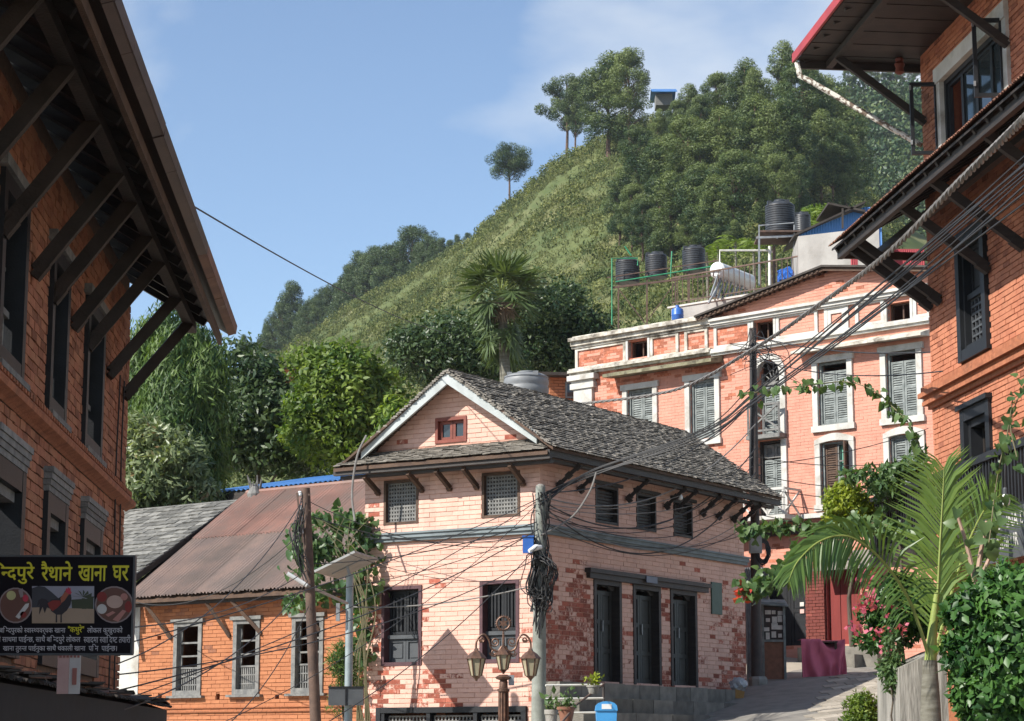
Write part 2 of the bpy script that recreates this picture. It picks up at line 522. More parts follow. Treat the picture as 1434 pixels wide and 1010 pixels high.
MAT['blue_plastic'] = M('blue_plastic', (0.03, 0.12, 0.42), (0.025, 0.1, 0.34), rough=0.4, scale=3, bump=0.03, spec=0.5)
MAT['sky_plastic'] = M('sky_blue_plastic', (0.06, 0.3, 0.62), (0.05, 0.25, 0.54), rough=0.4, scale=3, bump=0.03, spec=0.5)
MAT['steel'] = M('galvanised_steel', (0.33, 0.34, 0.345), (0.25, 0.255, 0.26), rough=0.45, metal=0.4, scale=8, bump=0.1, spec=0.5)
MAT['rusty_steel'] = M('rusty_steel', (0.14, 0.09, 0.068), (0.085, 0.06, 0.05), rough=0.75, scale=9, bump=0.3)
MAT['green_pipe'] = M('green_pipe', (0.04, 0.27, 0.14), (0.03, 0.2, 0.1), rough=0.5, scale=5, bump=0.05)
MAT['white_pipe'] = M('white_pipe', (0.7, 0.69, 0.63), (0.55, 0.53, 0.47), rough=0.5, scale=5, bump=0.05)
MAT['peeling_pipe'] = M('peeling_white_gutter', (0.62, 0.60, 0.54), (0.16, 0.12, 0.09), rough=0.7, scale=14, bump=0.3, lo=0.47, hi=0.53)
MAT['pole_concrete'] = M('grey_green_concrete_pole', (0.26, 0.275, 0.24), (0.19, 0.2, 0.175), scale=6, bump=0.3, dirt=(0.12, 0.12, 0.1), dirt_lo=0.5, dirt_hi=0.75)
MAT['pole_rust'] = M('brown_rusted_pole', (0.13, 0.082, 0.06), (0.075, 0.05, 0.04), rough=0.75, scale=6, bump=0.3)
MAT['pole_dark'] = M('dark_iron_pole', (0.07, 0.055, 0.05), (0.045, 0.038, 0.035), rough=0.65, scale=6, bump=0.2)
MAT['pole_galv'] = M('pale_blue_grey_post', (0.30, 0.35, 0.36), (0.23, 0.27, 0.28), rough=0.5, scale=6, bump=0.1, metal=0.2)
MAT['cable'] = M('black_cable_sheath', (0.022, 0.022, 0.023), (0.035, 0.034, 0.033), rough=0.55, bump=0)
MAT['cable_grey'] = M('grey_cable_sheath', (0.2, 0.19, 0.175), (0.15, 0.14, 0.13), rough=0.6, bump=0)
MAT['bronze'] = M('bronze_lamp_iron', (0.17, 0.09, 0.058), (0.085, 0.05, 0.036), rough=0.5, scale=14, bump=0.2, metal=0.5, spec=0.5)
MAT['amber'] = M('amber_lamp_glass', (0.38, 0.34, 0.23), (0.31, 0.27, 0.18), rough=0.25, bump=0, spec=0.6)
MAT['panel'] = M('solar_panel_back', (0.33, 0.33, 0.32), (0.27, 0.27, 0.26), rough=0.5, bump=0.05)
MAT['panel_cell'] = M('solar_cell', (0.01, 0.015, 0.04), (0.012, 0.018, 0.05), rough=0.15, bump=0, spec=0.6)
MAT['box_grey'] = M('dark_grey_box', (0.075, 0.08, 0.085), (0.06, 0.065, 0.07), rough=0.5, bump=0.05)
MAT['sign_black'] = M('black_sign_vinyl', (0.006, 0.0045, 0.007), (0.008, 0.006, 0.009), rough=0.6, bump=0, spec=0.12)
MAT['sign_yellow'] = M('yellow_sign_print', (0.62, 0.56, 0.03), (0.55, 0.5, 0.03), rough=0.5, bump=0)
MAT['sign_white'] = M('white_sign_print', (0.5, 0.48, 0.5), (0.42, 0.4, 0.42), rough=0.5, bump=0)
MAT['glass'] = M_glass('window_glass')
MAT['clear_glass'] = M_clear('clear_glass')
MAT['flashing'] = M('brown_eave_flashing', (0.066, 0.042, 0.037), (0.046, 0.03, 0.027), rough=0.5, scale=3, bump=0.1, tone=0.2, dirt=(0.17, 0.13, 0.1), dirt_scale=2, dirt_lo=0.62, dirt_hi=0.75)
MAT['canopy_shade'] = M('painted_shade_black', (0.02, 0.02, 0.02), bump=0)  # flat near-black that paints the shade below the street canopy
MAT['green_board'] = M('green_notice_board', (0.035, 0.075, 0.055), (0.045, 0.09, 0.068), rough=0.5, bump=0.05)
MAT['plate'] = M('grey_blue_name_plate', (0.1, 0.11, 0.16), (0.08, 0.09, 0.13), rough=0.4, bump=0)
MAT['pink_cloth'] = M('pink_cloth', (0.62, 0.16, 0.21), (0.54, 0.13, 0.18), rough=0.9, scale=3, bump=0.3, bscale=120, spec=0.1)
MAT['red_door'] = M('dark_red_door_paint', (0.19, 0.035, 0.03), (0.14, 0.026, 0.023), rough=0.5, scale=3, stretch=(1, 1, 0.3), bump=0.2, tone=0.2)
MAT['red_brick_shop'] = M_painted('red_painted_shop_brick', (0.17, 0.05, 0.04), (0.14, 0.04, 0.033), (0.16, 0.055, 0.045), (0.22, 0.06, 0.045), (0.15, 0.06, 0.05))
MAT['clay_pot'] = M('terracotta_pot', (0.24, 0.11, 0.07), (0.17, 0.08, 0.05), rough=0.85, scale=8, bump=0.3)
MAT['bark'] = M('grey_brown_bark', (0.12, 0.095, 0.07), (0.07, 0.055, 0.042), rough=0.9, scale=5, bump=0.8, bscale=20, stretch=(3, 3, 0.6))
MAT['pine_bark'] = M('pine_bark', (0.14, 0.085, 0.06), (0.075, 0.05, 0.04), rough=0.9, scale=3, bump=0.8, bscale=8)
MAT['palm_trunk'] = M('palm_trunk', (0.21, 0.2, 0.16), (0.13, 0.12, 0.09), rough=0.85, scale=4, bump=0.5, stretch=(1, 1, 6))
MAT['hill_grass'] = M('hill_grass', (0.11, 0.128, 0.05), (0.06, 0.084, 0.032), rough=0.95, scale=0.09, bump=0.7, bscale=0.9, spec=0.1, dirt=(0.22, 0.2, 0.1), dirt_scale=0.05, dirt_lo=0.5, dirt_hi=0.7)
MAT['forest_floor'] = M('forest_floor', (0.04, 0.055, 0.025), (0.025, 0.036, 0.018), rough=0.95, scale=0.1, bump=0.7, bscale=1, spec=0.1)
MAT['leaf_pine'] = M_leaf('pine_needles', (0.024, 0.056, 0.019), (0.155, 0.195, 0.058), 0.2, per_object=0.55)
MAT['leaf_pine_blue'] = M_leaf('dark_conifer_needles', (0.026, 0.055, 0.02), (0.1, 0.14, 0.048), 0.2, per_object=0.3)
MAT['leaf_shrub'] = M_leaf('hill_shrub_leaves', (0.045, 0.072, 0.022), (0.2, 0.21, 0.075), 0.25, rough=0.7, spec=0.15)
MAT['leaf_weep'] = M_leaf('weeping_conifer_sprays', (0.03, 0.075, 0.02), (0.14, 0.21, 0.05), 0.35)
MAT['leaf_magnolia'] = M_leaf('glossy_pale_leaves', (0.085, 0.125, 0.05), (0.3, 0.34, 0.18), 0.35, rough=0.36, third=(0.26, 0.18, 0.09))
MAT['leaf_bright'] = M_leaf('bright_green_leaves', (0.05, 0.105, 0.016), (0.2, 0.27, 0.04), 0.4)
MAT['leaf_dark'] = M_leaf('dark_glossy_leaves', (0.022, 0.05, 0.018), (0.085, 0.125, 0.042), 0.25, rough=0.42)
MAT['leaf_fan'] = M_leaf('fan_palm_leaves', (0.04, 0.075, 0.028), (0.12, 0.16, 0.06), 0.3, rough=0.45)
MAT['leaf_dead'] = M_leaf('dead_palm_leaves', (0.14, 0.1, 0.065), (0.27, 0.2, 0.14), 0.2, rough=0.8)
MAT['leaf_palm'] = M_leaf('palm_leaflets', (0.04, 0.1, 0.024), (0.2, 0.3, 0.065), 0.38, rough=0.35, spec=0.5)
MAT['leaf_vine'] = M_leaf('vine_leaves', (0.045, 0.10, 0.035), (0.13, 0.2, 0.07), 0.35, rough=0.4)
MAT['leaf_lime'] = M_leaf('lime_green_leaves', (0.14, 0.2, 0.015), (0.34, 0.38, 0.04), 0.4)
MAT['leaf_hedge'] = M_leaf('glossy_hedge_leaves', (0.02, 0.07, 0.016), (0.08, 0.18, 0.036), 0.3, rough=0.42, spec=0.4)
MAT['petal'] = M_leaf('pink_petals', (0.42, 0.06, 0.12), (0.6, 0.15, 0.22), 0.4)
MAT['petal_red'] = M_leaf('red_petals', (0.5, 0.06, 0.04), (0.7, 0.12, 0.08), 0.4)
MAT['stem'] = M('green_brown_stem', (0.17, 0.15, 0.08), (0.12, 0.11, 0.06), rough=0.8, bump=0.2)
MAT['stem_pale'] = M('pale_pink_stem', (0.4, 0.27, 0.2), (0.32, 0.21, 0.15), rough=0.7, bump=0.2)
MAT['rachis'] = M('palm_rachis', (0.25, 0.3, 0.08), (0.2, 0.25, 0.06), rough=0.5, bump=0.1)
MAT['bag'] = M('clear_grey_plastic', (0.42, 0.43, 0.43), (0.32, 0.33, 0.34), rough=0.25, scale=12, bump=0.6, spec=0.6)
MAT['card'] = M('orange_brown_card', (0.42, 0.24, 0.08), (0.34, 0.19, 0.06), rough=0.7, bump=0.1)
MAT['bulb'] = M('white_bulb_glass', (0.75, 0.75, 0.72), (0.7, 0.7, 0.67), rough=0.15, bump=0, spec=0.6)
MAT['paper'] = M('pale_notice_paper', (0.6, 0.58, 0.53), (0.45, 0.43, 0.4), scale=9, bump=0.05)
MAT['banner_pink'] = M('pale_pink_banner', (0.62, 0.4, 0.36), (0.55, 0.34, 0.3), rough=0.6, bump=0.05)
MAT['banner_white'] = M('pale_banner', (0.62, 0.58, 0.54), (0.55, 0.5, 0.47), rough=0.6, bump=0.05)


def flat(name, col, rough=0.5):
    return M(name, col, tuple(x * 0.88 for x in col), rough=rough, bump=0, scale=9)

# ------------------------------------------------------------------ pieces: bricks, slates, boards
HEX_F = [(0, 1, 2, 3), (7, 6, 5, 4), (0, 4, 5, 1), (1, 5, 6, 2), (2, 6, 7, 3), (3, 7, 4, 0)]


class Pieces:
    """Alike pieces of one thing: the ones that show largest become objects, the rest one joined part."""
    def __init__(self):
        self.items = []

    def add(self, corners, tone=0.5, peel=0.0):
        self.items.append((corners, tone, peel))

    def finish(self, parent, name, rest_name, mat, limit=300):
        def key(it):
            c = it[0][0]
            if (c - CAM).dot(CF) < 0.5:
                return 1e6
            u, v = proj(c)
            d = (c - CAM).length
            return d if (0 < u < 1434 and 0 < v < 1010) else d + 1e4
        items = sorted(self.items, key=key)
        loc = root_loc(parent)
        for c, t, p in items[:limit]:
            me = bpy.data.meshes.new(name)
            me.from_pydata([tuple(x - loc) for x in c], [], HEX_F)
            a = me.attributes.new('tone', 'FLOAT', 'FACE'); a.data.foreach_set('value', [t] * 6)
            a = me.attributes.new('peel', 'FLOAT', 'FACE'); a.data.foreach_set('value', [p] * 6)
            me.materials.append(mat)
            o = bpy.data.objects.new(name, me)
            COL.objects.link(o)
            o.parent = parent
        rest = items[limit:]
        if rest:
            mb = MB()
            for c, t, p in rest:
                mb._t = t; mb._p = p
                mb.hexa(c)
            mb.build(rest_name, mat, parent, kind='stuff')


def hexa_pts(fr, s0, s1, z0, z1, o0, o1, jit=0.0):
    j = lambda: random.uniform(-jit, jit)
    return [fr.P(s0, z0, o0), fr.P(s1, z0, o0), fr.P(s1, z1, o0), fr.P(s0, z1, o0),
            fr.P(s0 + j(), z0 + j(), o1 + j() * .6), fr.P(s1 + j(), z0 + j(), o1 + j() * .6),
            fr.P(s1 + j(), z1 + j(), o1 + j() * .6), fr.P(s0 + j(), z1 + j(), o1 + j() * .6)]


def hash2(a, b):
    x = math.sin(a * 12.9898 + b * 78.233) * 43758.5453
    return x - math.floor(x)


def vnoise(x, y):
    xi, yi = math.floor(x), math.floor(y)
    xf, yf = x - xi, y - yi
    xf = xf * xf * (3 - 2 * xf); yf = yf * yf * (3 - 2 * yf)
    a, b, c, d = hash2(xi, yi), hash2(xi + 1, yi), hash2(xi, yi + 1), hash2(xi + 1, yi + 1)
    return a + (b - a) * xf + (c - a) * yf + (a - b - c + d) * xf * yf


def fbm(x, y, n=4):
    s = 0; a = 0.5; t = 0
    for i in range(n):
        s += a * vnoise(x, y); t += a
        x *= 2.03; y *= 2.03; a *= 0.5
    return s / t


def bricks(ps, fr, z0, z1, bounds, holes=(), h=0.078, L=0.235, m=0.012, mv=None, depth=0.09, proud=0.0, peel=None, jit=0.003, tonef=None):
    """Running-bond bricks on a wall frame. bounds(z) -> (s_lo, s_hi); holes are (s0, s1, z0, z1)."""
    mv = m if mv is None else mv
    n = max(1, round((z1 - z0) / h))
    hh = (z1 - z0) / n
    for i in range(n):
        a = z0 + i * hh; b = a + hh - m
        zc = (a + b) / 2
        lo, hi = bounds(zc)
        if hi - lo < 0.05:
            continue
        cuts = [(max(lo, q[0]), min(hi, q[1])) for q in holes if q[2] < zc < q[3] and q[1] > lo and q[0] < hi]
        cuts.sort()
        spans = []; cur = lo
        for x0, x1 in cuts:
            if x0 - cur > 0.03:
                spans.append((cur, x0))
            cur = max(cur, x1)
        if hi - cur > 0.03:
            spans.append((cur, hi))
        base = math.floor(lo / L) * L + (0.5 * L if i % 2 else 0)
        for x0, x1 in spans:
            k = math.floor((x0 - base) / L)
            while True:
                p = base + k * L; q = p + L - mv
                k += 1
                if p > x1:
                    break
                p = max(p, x0); q = min(q, x1)
                if q - p < 0.035:
                    continue
                sc = (p + q) / 2
                pl = peel(sc, zc) if peel else 0.0
                tn = random.random() if tonef is None else tonef(sc, zc)
                ps.add(hexa_pts(fr, p, q, a, b, -depth, proud + random.uniform(-.004, .004), jit), tn, pl)


def core(mb, fr, s0, s1, z0, z1, holes, o=-0.02, reveal=0.28):
    """Wall surface with openings and their reveals."""
    ss = sorted(set([s0, s1] + [min(max(x, s0), s1) for q in holes for x in q[:2]]))
    zz = sorted(set([z0, z1] + [min(max(x, z0), z1) for q in holes for x in q[2:]]))
    for i in range(len(ss) - 1):
        for j in range(len(zz) - 1):
            sc = (ss[i] + ss[i + 1]) / 2; zc = (zz[j] + zz[j + 1]) / 2
            if any(q[0] < sc < q[1] and q[2] < zc < q[3] for q in holes):
                continue
            mb.add([fr.P(ss[i], zz[j], o), fr.P(ss[i + 1], zz[j], o), fr.P(ss[i + 1], zz[j + 1], o), fr.P(ss[i], zz[j + 1], o)], [(0, 1, 2, 3)])
    for a, b, c, d in holes:
        p = [fr.P(a, c, o), fr.P(b, c, o), fr.P(b, d, o), fr.P(a, d, o)]
        q = [fr.P(a, c, o - reveal), fr.P(b, c, o - reveal), fr.P(b, d, o - reveal), fr.P(a, d, o - reveal)]
        for k in range(4):
            k2 = (k + 1) % 4
            mb.add([p[k], p[k2], q[k2], q[k]], [(0, 1, 2, 3)])
    return mb


def shingles(ps, O, a, b, la, lb, w=0.2, ex=0.13, th=0.018, lo=None, over=0.5, tonef=None, lift=0.03):
    """Slates on a roof plane: origin O at the eave, a along the eave, b up the slope, lo(t)->(a_lo,a_hi)."""
    a = Vector(a).normalized(); b = Vector(b).normalized(); n = a.cross(b)
    if n.z < 0:
        n = -n
    rows = int(math.ceil(lb / ex))
    for r_ in range(rows):
        y0 = r_ * ex; y1 = min(y0 + ex * (1 + over), lb)
        al, ah = lo(min(y0 + ex * .5, lb)) if lo else (0, la)
        x = al - random.uniform(0, w)
        while x < ah:
            ww = w * random.uniform(0.7, 1.35)
            p = max(x, al); q = min(x + ww - 0.006, ah)
            x += ww
            if q - p < 0.03:
                continue
            d0 = random.uniform(-0.02, 0.012); sk = random.uniform(-.007, .007); l0 = lift + random.uniform(-.006, .012)
            e0 = O + b * (y0 + d0); e1 = O + b * y1
            c = [e0 + a * p + n * l0, e0 + a * q + n * (l0 + sk), e1 + a * q + n * 0.003, e1 + a * p + n * 0.003,
                 e0 + a * (p + random.uniform(0, .01)) + b * sk + n * (l0 + th), e0 + a * q - b * sk + n * (l0 + th + sk),
                 e1 + a * q + n * (th + .003), e1 + a * p + n * (th + .003)]
            ps.add(c, random.random() if tonef is None else tonef((p + q) / 2, y0), 0)


def sheet(mb, O, a, b, la, lb, amp=0.012, pitch=0.075, rows=3, th=0.006, sag=0.0, ragged=0.0):
    """One corrugated sheet, waves running up the slope b."""
    a = Vector(a).normalized(); b = Vector(b).normalized(); n = a.cross(b)
    if n.z < 0:
        n = -n
    cols = max(4, int(la / pitch * 6))
    vs_ = []; fs = []
    for top in (0, 1):
        for j in range(rows + 1):
            for i in range(cols + 1):
                x = la * i / cols; y = lb * j / rows
                if j == 0 and ragged:
                    y += ragged * (hash2(i // 6, la * 7 + O.x) - .5)
                h = amp * math.sin(2 * math.pi * x / pitch) - sag * math.sin(math.pi * j / rows) + (th if top else 0)
                vs_.append(O + a * x + b * y + n * h)
    m1 = cols + 1; off = m1 * (rows + 1)
    for j in range(rows):
        for i in range(cols):
            q = (j * m1 + i, j * m1 + i + 1, (j + 1) * m1 + i + 1, (j + 1) * m1 + i)
            fs.append(q); fs.append(tuple(off + k for k in reversed(q)))
    for i in range(cols):
        fs.append((i, i + 1, off + i + 1, off + i))
        k = rows * m1 + i
        fs.append((k, k + 1, off + k + 1, off + k))
    return mb.add(vs_, fs)


# ------------------------------------------------------------------ windows, doors
def frame_mb(fr, s0, s1, z0, z1, w, o0, o1, sill=True):
    mb = MB()
    mb.fbox(fr, s0, s0 + w, z0, z1, o0, o1)
    mb.fbox(fr, s1 - w, s1, z0, z1, o0, o1)
    mb.fbox(fr, s0 + w, s1 - w, z1 - w, z1, o0, o1 - .003)
    if sill:
        mb.fbox(fr, s0 + w, s1 - w, z0, z0 + w, o0, o1 - .003)
    return mb


def lattice_mb(fr, s0, s1, z0, z1, nx, nz, bw, o0, o1):
    mb = MB()
    for i in range(nx + 1):
        s = s0 + (s1 - s0) * i / nx
        mb.fbox(fr, s - bw / 2, s + bw / 2, z0, z1, o0, o1)
    for j in range(nz + 1):
        z = z0 + (z1 - z0) * j / nz
        mb.fbox(fr, s0, s1, z - bw / 2, z + bw / 2, o0 + .004, o1 + .004)
    return mb


def shutter_mb(fr, s0, s1, z0, z1, o, n_panels=2, pitch=0.055, fw=0.055, th=0.035):
    """A louvred shutter leaf in the wall plane at offset o."""
    mb = MB()
    mb._t = 0.6
    mb.fbox(fr, s0, s0 + fw, z0, z1, o, o + th)
    mb.fbox(fr, s1 - fw, s1, z0, z1, o, o + th)
    for k in range(n_panels + 1):
        z = z0 + (z1 - z0 - fw) * k / n_panels
        mb.fbox(fr, s0 + fw, s1 - fw, z, z + fw, o, o + th - .003)
    for k in range(n_panels):
        a = z0 + (z1 - z0 - fw) * k / n_panels + fw; b = z0 + (z1 - z0 - fw) * (k + 1) / n_panels
        n = max(2, int((b - a) / pitch))
        for i in range(n):
            z = a + (b - a) * (i + .5) / n
            mb._t = random.random()
            mb.hexa([fr.P(s0 + fw, z - .026, o + .030), fr.P(s1 - fw, z - .026, o + .030), fr.P(s1 - fw, z - .017, o + .032), fr.P(s0 + fw, z - .017, o + .032),
                     fr.P(s0 + fw, z + .016, o + .004), fr.P(s1 - fw, z + .016, o + .004), fr.P(s1 - fw, z + .025, o + .006), fr.P(s0 + fw, z + .025, o + .006)])
    return mb


def leaf_door_mb(fr, s0, s1, z0, z1, o, th=0.045, panels=3, fw=0.08):
    mb = MB()
    mb.fbox(fr, s0, s0 + fw, z0, z1, o, o + th)
    mb.fbox(fr, s1 - fw, s1, z0, z1, o, o + th)
    for k in range(panels + 1):
        z = z0 + (z1 - z0 - fw) * k / panels
        mb.fbox(fr, s0 + fw, s1 - fw, z, z + fw, o, o + th - .003)
    for k in range(panels):
        a = z0 + (z1 - z0 - fw) * k / panels + fw; b = z0 + (z1 - z0 - fw) * (k + 1) / panels
        mb._t = random.random()
        mb.fbox(fr, s0 + fw, s1 - fw, a, b, o, o + th * .4)
        mb.fbox(fr, s0 + fw + .03, s1 - fw - .03, a + .03, b - .03, o + th * .4, o + th * .75)
    return mb


def strut_mb(a, b, w, h, waves=False):
    """Roof strut: a tapered timber, carved in steps when waves is set."""
    mb = MB()
    a = Vector(a); b = Vector(b)
    if not waves:
        mb.bar(a, b, w, h)
        mb.bar(a - (b - a).normalized() * 0.02 - UP * h * .35, a + (b - a) * 0.12 - UP * h * .35, w * 1.25, h * .7)
        return mb
    n = 5
    for i in range(n):
        p = a + (b - a) * (i / n); q = a + (b - a) * ((i + 1.0) / n)
        k = 1.0 if i % 2 == 0 else 0.62
        mb.bar(p, q, w * k, h * k)
    mb.bar(a - UP * h * .4, a - UP * h * .4 + (b - a) * 0.16, w * 1.2, h * 1.1)
    return mb


# ------------------------------------------------------------------ foliage (numpy)
def unit(v):
    return v / np.maximum(np.linalg.norm(v, axis=1, keepdims=True), 1e-9)


def leaf_arrays(C, A, size, aspect, tone, fold=0.25, rng=RNG, up=None):
    """Folded rhombic leaves at C pointing along A. Returns verts, tris, tone per tri."""
    n = len(C)
    A = unit(A)
    rnd = unit(rng.normal(size=(n, 3)) if up is None else up + 0.35 * rng.normal(size=(n, 3)))
    B = unit(np.cross(A, rnd)); Nn = np.cross(A, B)
    size = np.asarray(size).reshape(-1, 1) * np.ones((n, 1))
    w = size * aspect * 0.5
    base = C; tip = C + A * size - Nn * 0 
    mid = C + A * size * 0.45
    l = mid + B * w + Nn * w * fold; r = mid - B * w + Nn * w * fold
    V = np.stack([base, r, tip, l], 1).reshape(-1, 3)
    i = np.arange(n) * 4
    F = np.concatenate([np.stack([i, i + 1, i + 2], 1), np.stack([i, i + 2, i + 3], 1)], 0)
    T = np.concatenate([tone, tone])
    return V, F, T


class Leaves:
    def __init__(self):
        self.V = []; self.F = []; self.T = []; self.n = 0

    def add(self, V, F, T):
        self.V.append(V); self.F.append(F + self.n); self.T.append(T); self.n += len(V)

    def build(self, name, mat, parent=None):
        return np_mesh(name, np.concatenate(self.V), np.concatenate(self.F), mat, parent, np.clip(np.concatenate(self.T), 0, 1))


def blob_leaves(L, centers, radii, per, size, aspect=0.45, droop=0.2, flat=1.0, shell=0.45, rng=RNG, tone_spread=0.22, outward=0.8, fold=0.25, top_light=0.0):
    """Leaf sprays on many small lumps: centers (k,3), radii (k,)."""
    centers = np.asarray(centers, float); radii = np.asarray(radii, float)
    k = len(centers)
    cnt = np.maximum(4, (per * (radii / radii.mean()) ** 2).astype(int))
    idx = np.repeat(np.arange(k), cnt)
    n = len(idx)
    d = unit(rng.normal(size=(n, 3)))
    rr = (shell + (1 - shell) * rng.random(n) ** 0.6)[:, None]
    off = d * rr * radii[idx][:, None]
    off[:, 2] *= flat
    C = centers[idx] + off
    tang = unit(np.cross(d, rng.normal(size=(n, 3))))
    A = tang + (outward - .45) * d + 0.25 * rng.normal(size=(n, 3))
    A[:, 2] -= droop
    bt = rng.normal(0, tone_spread, k)
    T = 0.45 + bt[idx] + rng.normal(0, 0.16, n) + top_light * d[:, 2]  # top_light paints the upper side of each lump lighter, as if sunlit
    upv = d + np.array([0, 0, .25])                    # leaf blades face outwards, so each lump has a lit and a dark side
    V, F, T = leaf_arrays(C, A, size * (0.65 + 0.7 * rng.random(n)), aspect, T, fold, rng, up=upv)
    L.add(V, F, T)


def lumps_ellipsoid(c, rx, ry, rz, k, r0, r1, rng=RNG, fill=0.35, bottom=-0.7):
    """Lump centres spread over and inside an ellipsoid."""
    d = unit(rng.normal(size=(k * 2, 3)))
    d = d[d[:, 2] > bottom][:k]
    rad = 1 - fill * rng.random(len(d)) ** 1.5
    P = np.array(c) + d * rad[:, None] * np.array([rx, ry, rz])
    return P, r0 + (r1 - r0) * rng.random(len(d))


def trunk_mb(base, top, r0, r1, limbs, n=9, wob=0.04):
    mb = MB()
    base = Vector(base); top = Vector(top)
    pts = []; rs = []
    H = (top - base).length
    for i in range(7):
        t = i / 6
        p = base.lerp(top, t) + Vector((random.uniform(-1, 1), random.uniform(-1, 1), 0)) * wob * H * (t * (1 - t) * 2)
        pts.append(p); rs.append(r0 + (r1 - r0) * t)
    pts[0] = base
    mb.tube(pts, rs, n)
    for l in limbs:
        l = Vector(l)
        t = min(0.92, max(0.25, (l.z - base.z) / H * 0.72))
        s = base.lerp(top, t)
        m = s.lerp(l, 0.5) + UP * 0.08 * (l - s).length
        rb = (r0 + (r1 - r0) * t) * 0.5
        mb.tube([s, m, l], [rb, rb * .65, rb * .25], 5)
    return mb


def copy_tree(o, loc, rz=0.0, sc=1.0, label=None):
    c = o.copy(); COL.objects.link(c)
    c.location = Vector(loc); c.rotation_euler = (0, 0, rz); c.scale = (sc, sc, sc) if not isinstance(sc, tuple) else sc
    if label:
        c['label'] = label
    for ch in list(o.children):
        d = ch.copy(); COL.objects.link(d); d.parent = c
    return c

# ------------------------------------------------------------------ lettering (meshes from the built-in font)
def text_tris(body):
    cu = bpy.data.curves.new('lettering', 'FONT')
    cu.body = body; cu.size = 1.0; cu.resolution_u = 3
    o = bpy.data.objects.new('lettering', cu)
    COL.objects.link(o)
    dg = bpy.context.evaluated_depsgraph_get(); dg.update()
    me = bpy.data.meshes.new_from_object(o.evaluated_get(dg))
    V = [tuple(v.co) for v in me.vertices]; F = [tuple(p.vertices) for p in me.polygons]
    bpy.data.objects.remove(o); bpy.data.curves.remove(cu); bpy.data.meshes.remove(me)
    return V, F


GLYPH = {}


def xmax(s):
    return max([v[0] for v in text_tris(s)[0]] or [0])


def glyph(g):
    if g not in GLYPH:
        GLYPH[g] = (text_tris(g), xmax(g + '|') - GLYPH['|w'])
    return GLYPH[g]


GLYPH['|w'] = xmax('|')


def thicken(VF, d):
    V, F = VF
    VV = []; FF = []
    for k, (dx, dy) in enumerate(((-d, 0), (d, 0), (0, d * .7), (0, -d * .7))):
        b = len(VV)
        VV += [(x + dx, y + dy, k * 1e-4) for x, y, z in V]; FF += [tuple(b + i for i in q) for q in F]
    return VV, FF


def deva_line(clusters, bold):
    """Lay out Devanagari: items are (glyphs, fraction kept); a fraction under 1 gives a half letter."""
    x = 0; V = []; F = []
    for g, keep in clusters:
        if g == ' ':
            x += 0.28
            continue
        (v, f), w_ = glyph(g)
        if keep < 1:
            bm = bmesh.new()
            bv = [bm.verts.new(c) for c in v]
            for q in f:
                try:
                    bm.faces.new([bv[i] for i in q])
                except ValueError:
                    pass
            bmesh.ops.bisect_plane(bm, geom=bm.verts[:] + bm.edges[:] + bm.faces[:], plane_co=(w_ * keep, 0, 0), plane_no=(1, 0, 0), clear_outer=True)
            bm.verts.index_update()
            v = [tuple(c.co) for c in bm.verts]; f = [tuple(q.index for q in fc_.verts) for fc_ in bm.faces]
            bm.free(); w_ *= keep
        b = len(V)
        V += [(c[0] + x, c[1], 0) for c in v]; F += [tuple(b + i for i in q) for q in f]
        x += w_
    return thicken((V, F), bold)


def letters(mb, VF, fit, fo, th=.002):
    """Raised letters: fit(x, y) -> world point, fo = outward vector."""
    V, F = VF
    fo = Vector(fo).normalized()
    a = [fit(v[0], v[1]) + fo * (v[2] * 3) for v in V]
    mb.add(a, [tuple(q) for q in F])


def fit_box(VF, P0, ex, ey, w, h):
    V = VF[0]
    xs = [v[0] for v in V]; ys = [v[1] for v in V]
    sx = w / (max(xs) - min(xs)); sy = h / (max(ys) - min(ys))
    return lambda x, y: P0 + ex * ((x - min(xs)) * sx) + ey * ((y - min(ys)) * sy)


def split_deva(s):
    """'न~' marks a half letter, a space a gap; items are separated by dots."""
    return [(q.replace('~', ''), .62 if q.endswith('~') else 1) for q in s.split('.')]


DEVA = {k: deva_line(split_deva(v), b) for k, v, b in (
    ('t1', 'ब.ि.न~.द.पु.रे', .022), ('t2', 'रै.था.ने', .022), ('t3', 'खा.ना', .022), ('t4', 'घ.र', .022),
    ('a1', 'य.हाँ. .ब.ि.न~.द.पु.र.को. .स~.वा.स~.थ~.य.व.र्ध.क. .खा.ना', .012), ('a2', '".क.थु.रे."', .016), ('a3', 'लो.क.ल. .कु.खु.रा.को', .012),
    ('b1', 'ने. .सा.थ.मा. .पा.ई.न~.छ.,. .सा.थै. .ब.ि.न~.द.पु.रे. .लो.क.ल', .012), ('b2', 'स~.वा.द.मा. .स~.वा.ि.द.ष~.ट. .त.या.री', .012),
    ('c1', 'खा.ना. .तु.र.न~.त. .पा.ई.नु.का. .सा.थै. .थ.का.ली. .खा.ना', .012), ('c2', 'प.ि.न. . .पा.ई.न~.छ.।', .012))}
LATIN = {k: thicken(text_tris(k), .014) for k in ('HOTEL', 'INA D', 'BANDIPUR')}

# ------------------------------------------------------------------ ground, lane, hill
def sstep(a, b, x):
    t = min(1, max(0, (x - a) / (b - a)))
    return t * t * (3 - 2 * t)


def lane_z(y):
    if y < 20:
        return 0.0
    d = y - 40.5
    z = 2.02 + 0.111 * d + (0.0026 * d * d if d > 0 else 0)
    if y > 56:
        z = lane_z(56) + (y - 56) * 0.08
    return max(0.0, z)


def cross_z(x, y):
    return lane_z(y) + 0.125 * min(5, max(0, x - 3.0)) * sstep(30, 38, y) * (1 - sstep(44, 50, y))


def ground_z(x, y):
    z = lane_z(min(y, 95)) * sstep(-0.3, 2.6, x) if y < 46 else lane_z(min(y, 95)) * (sstep(-8, 2.6, x))
    return z


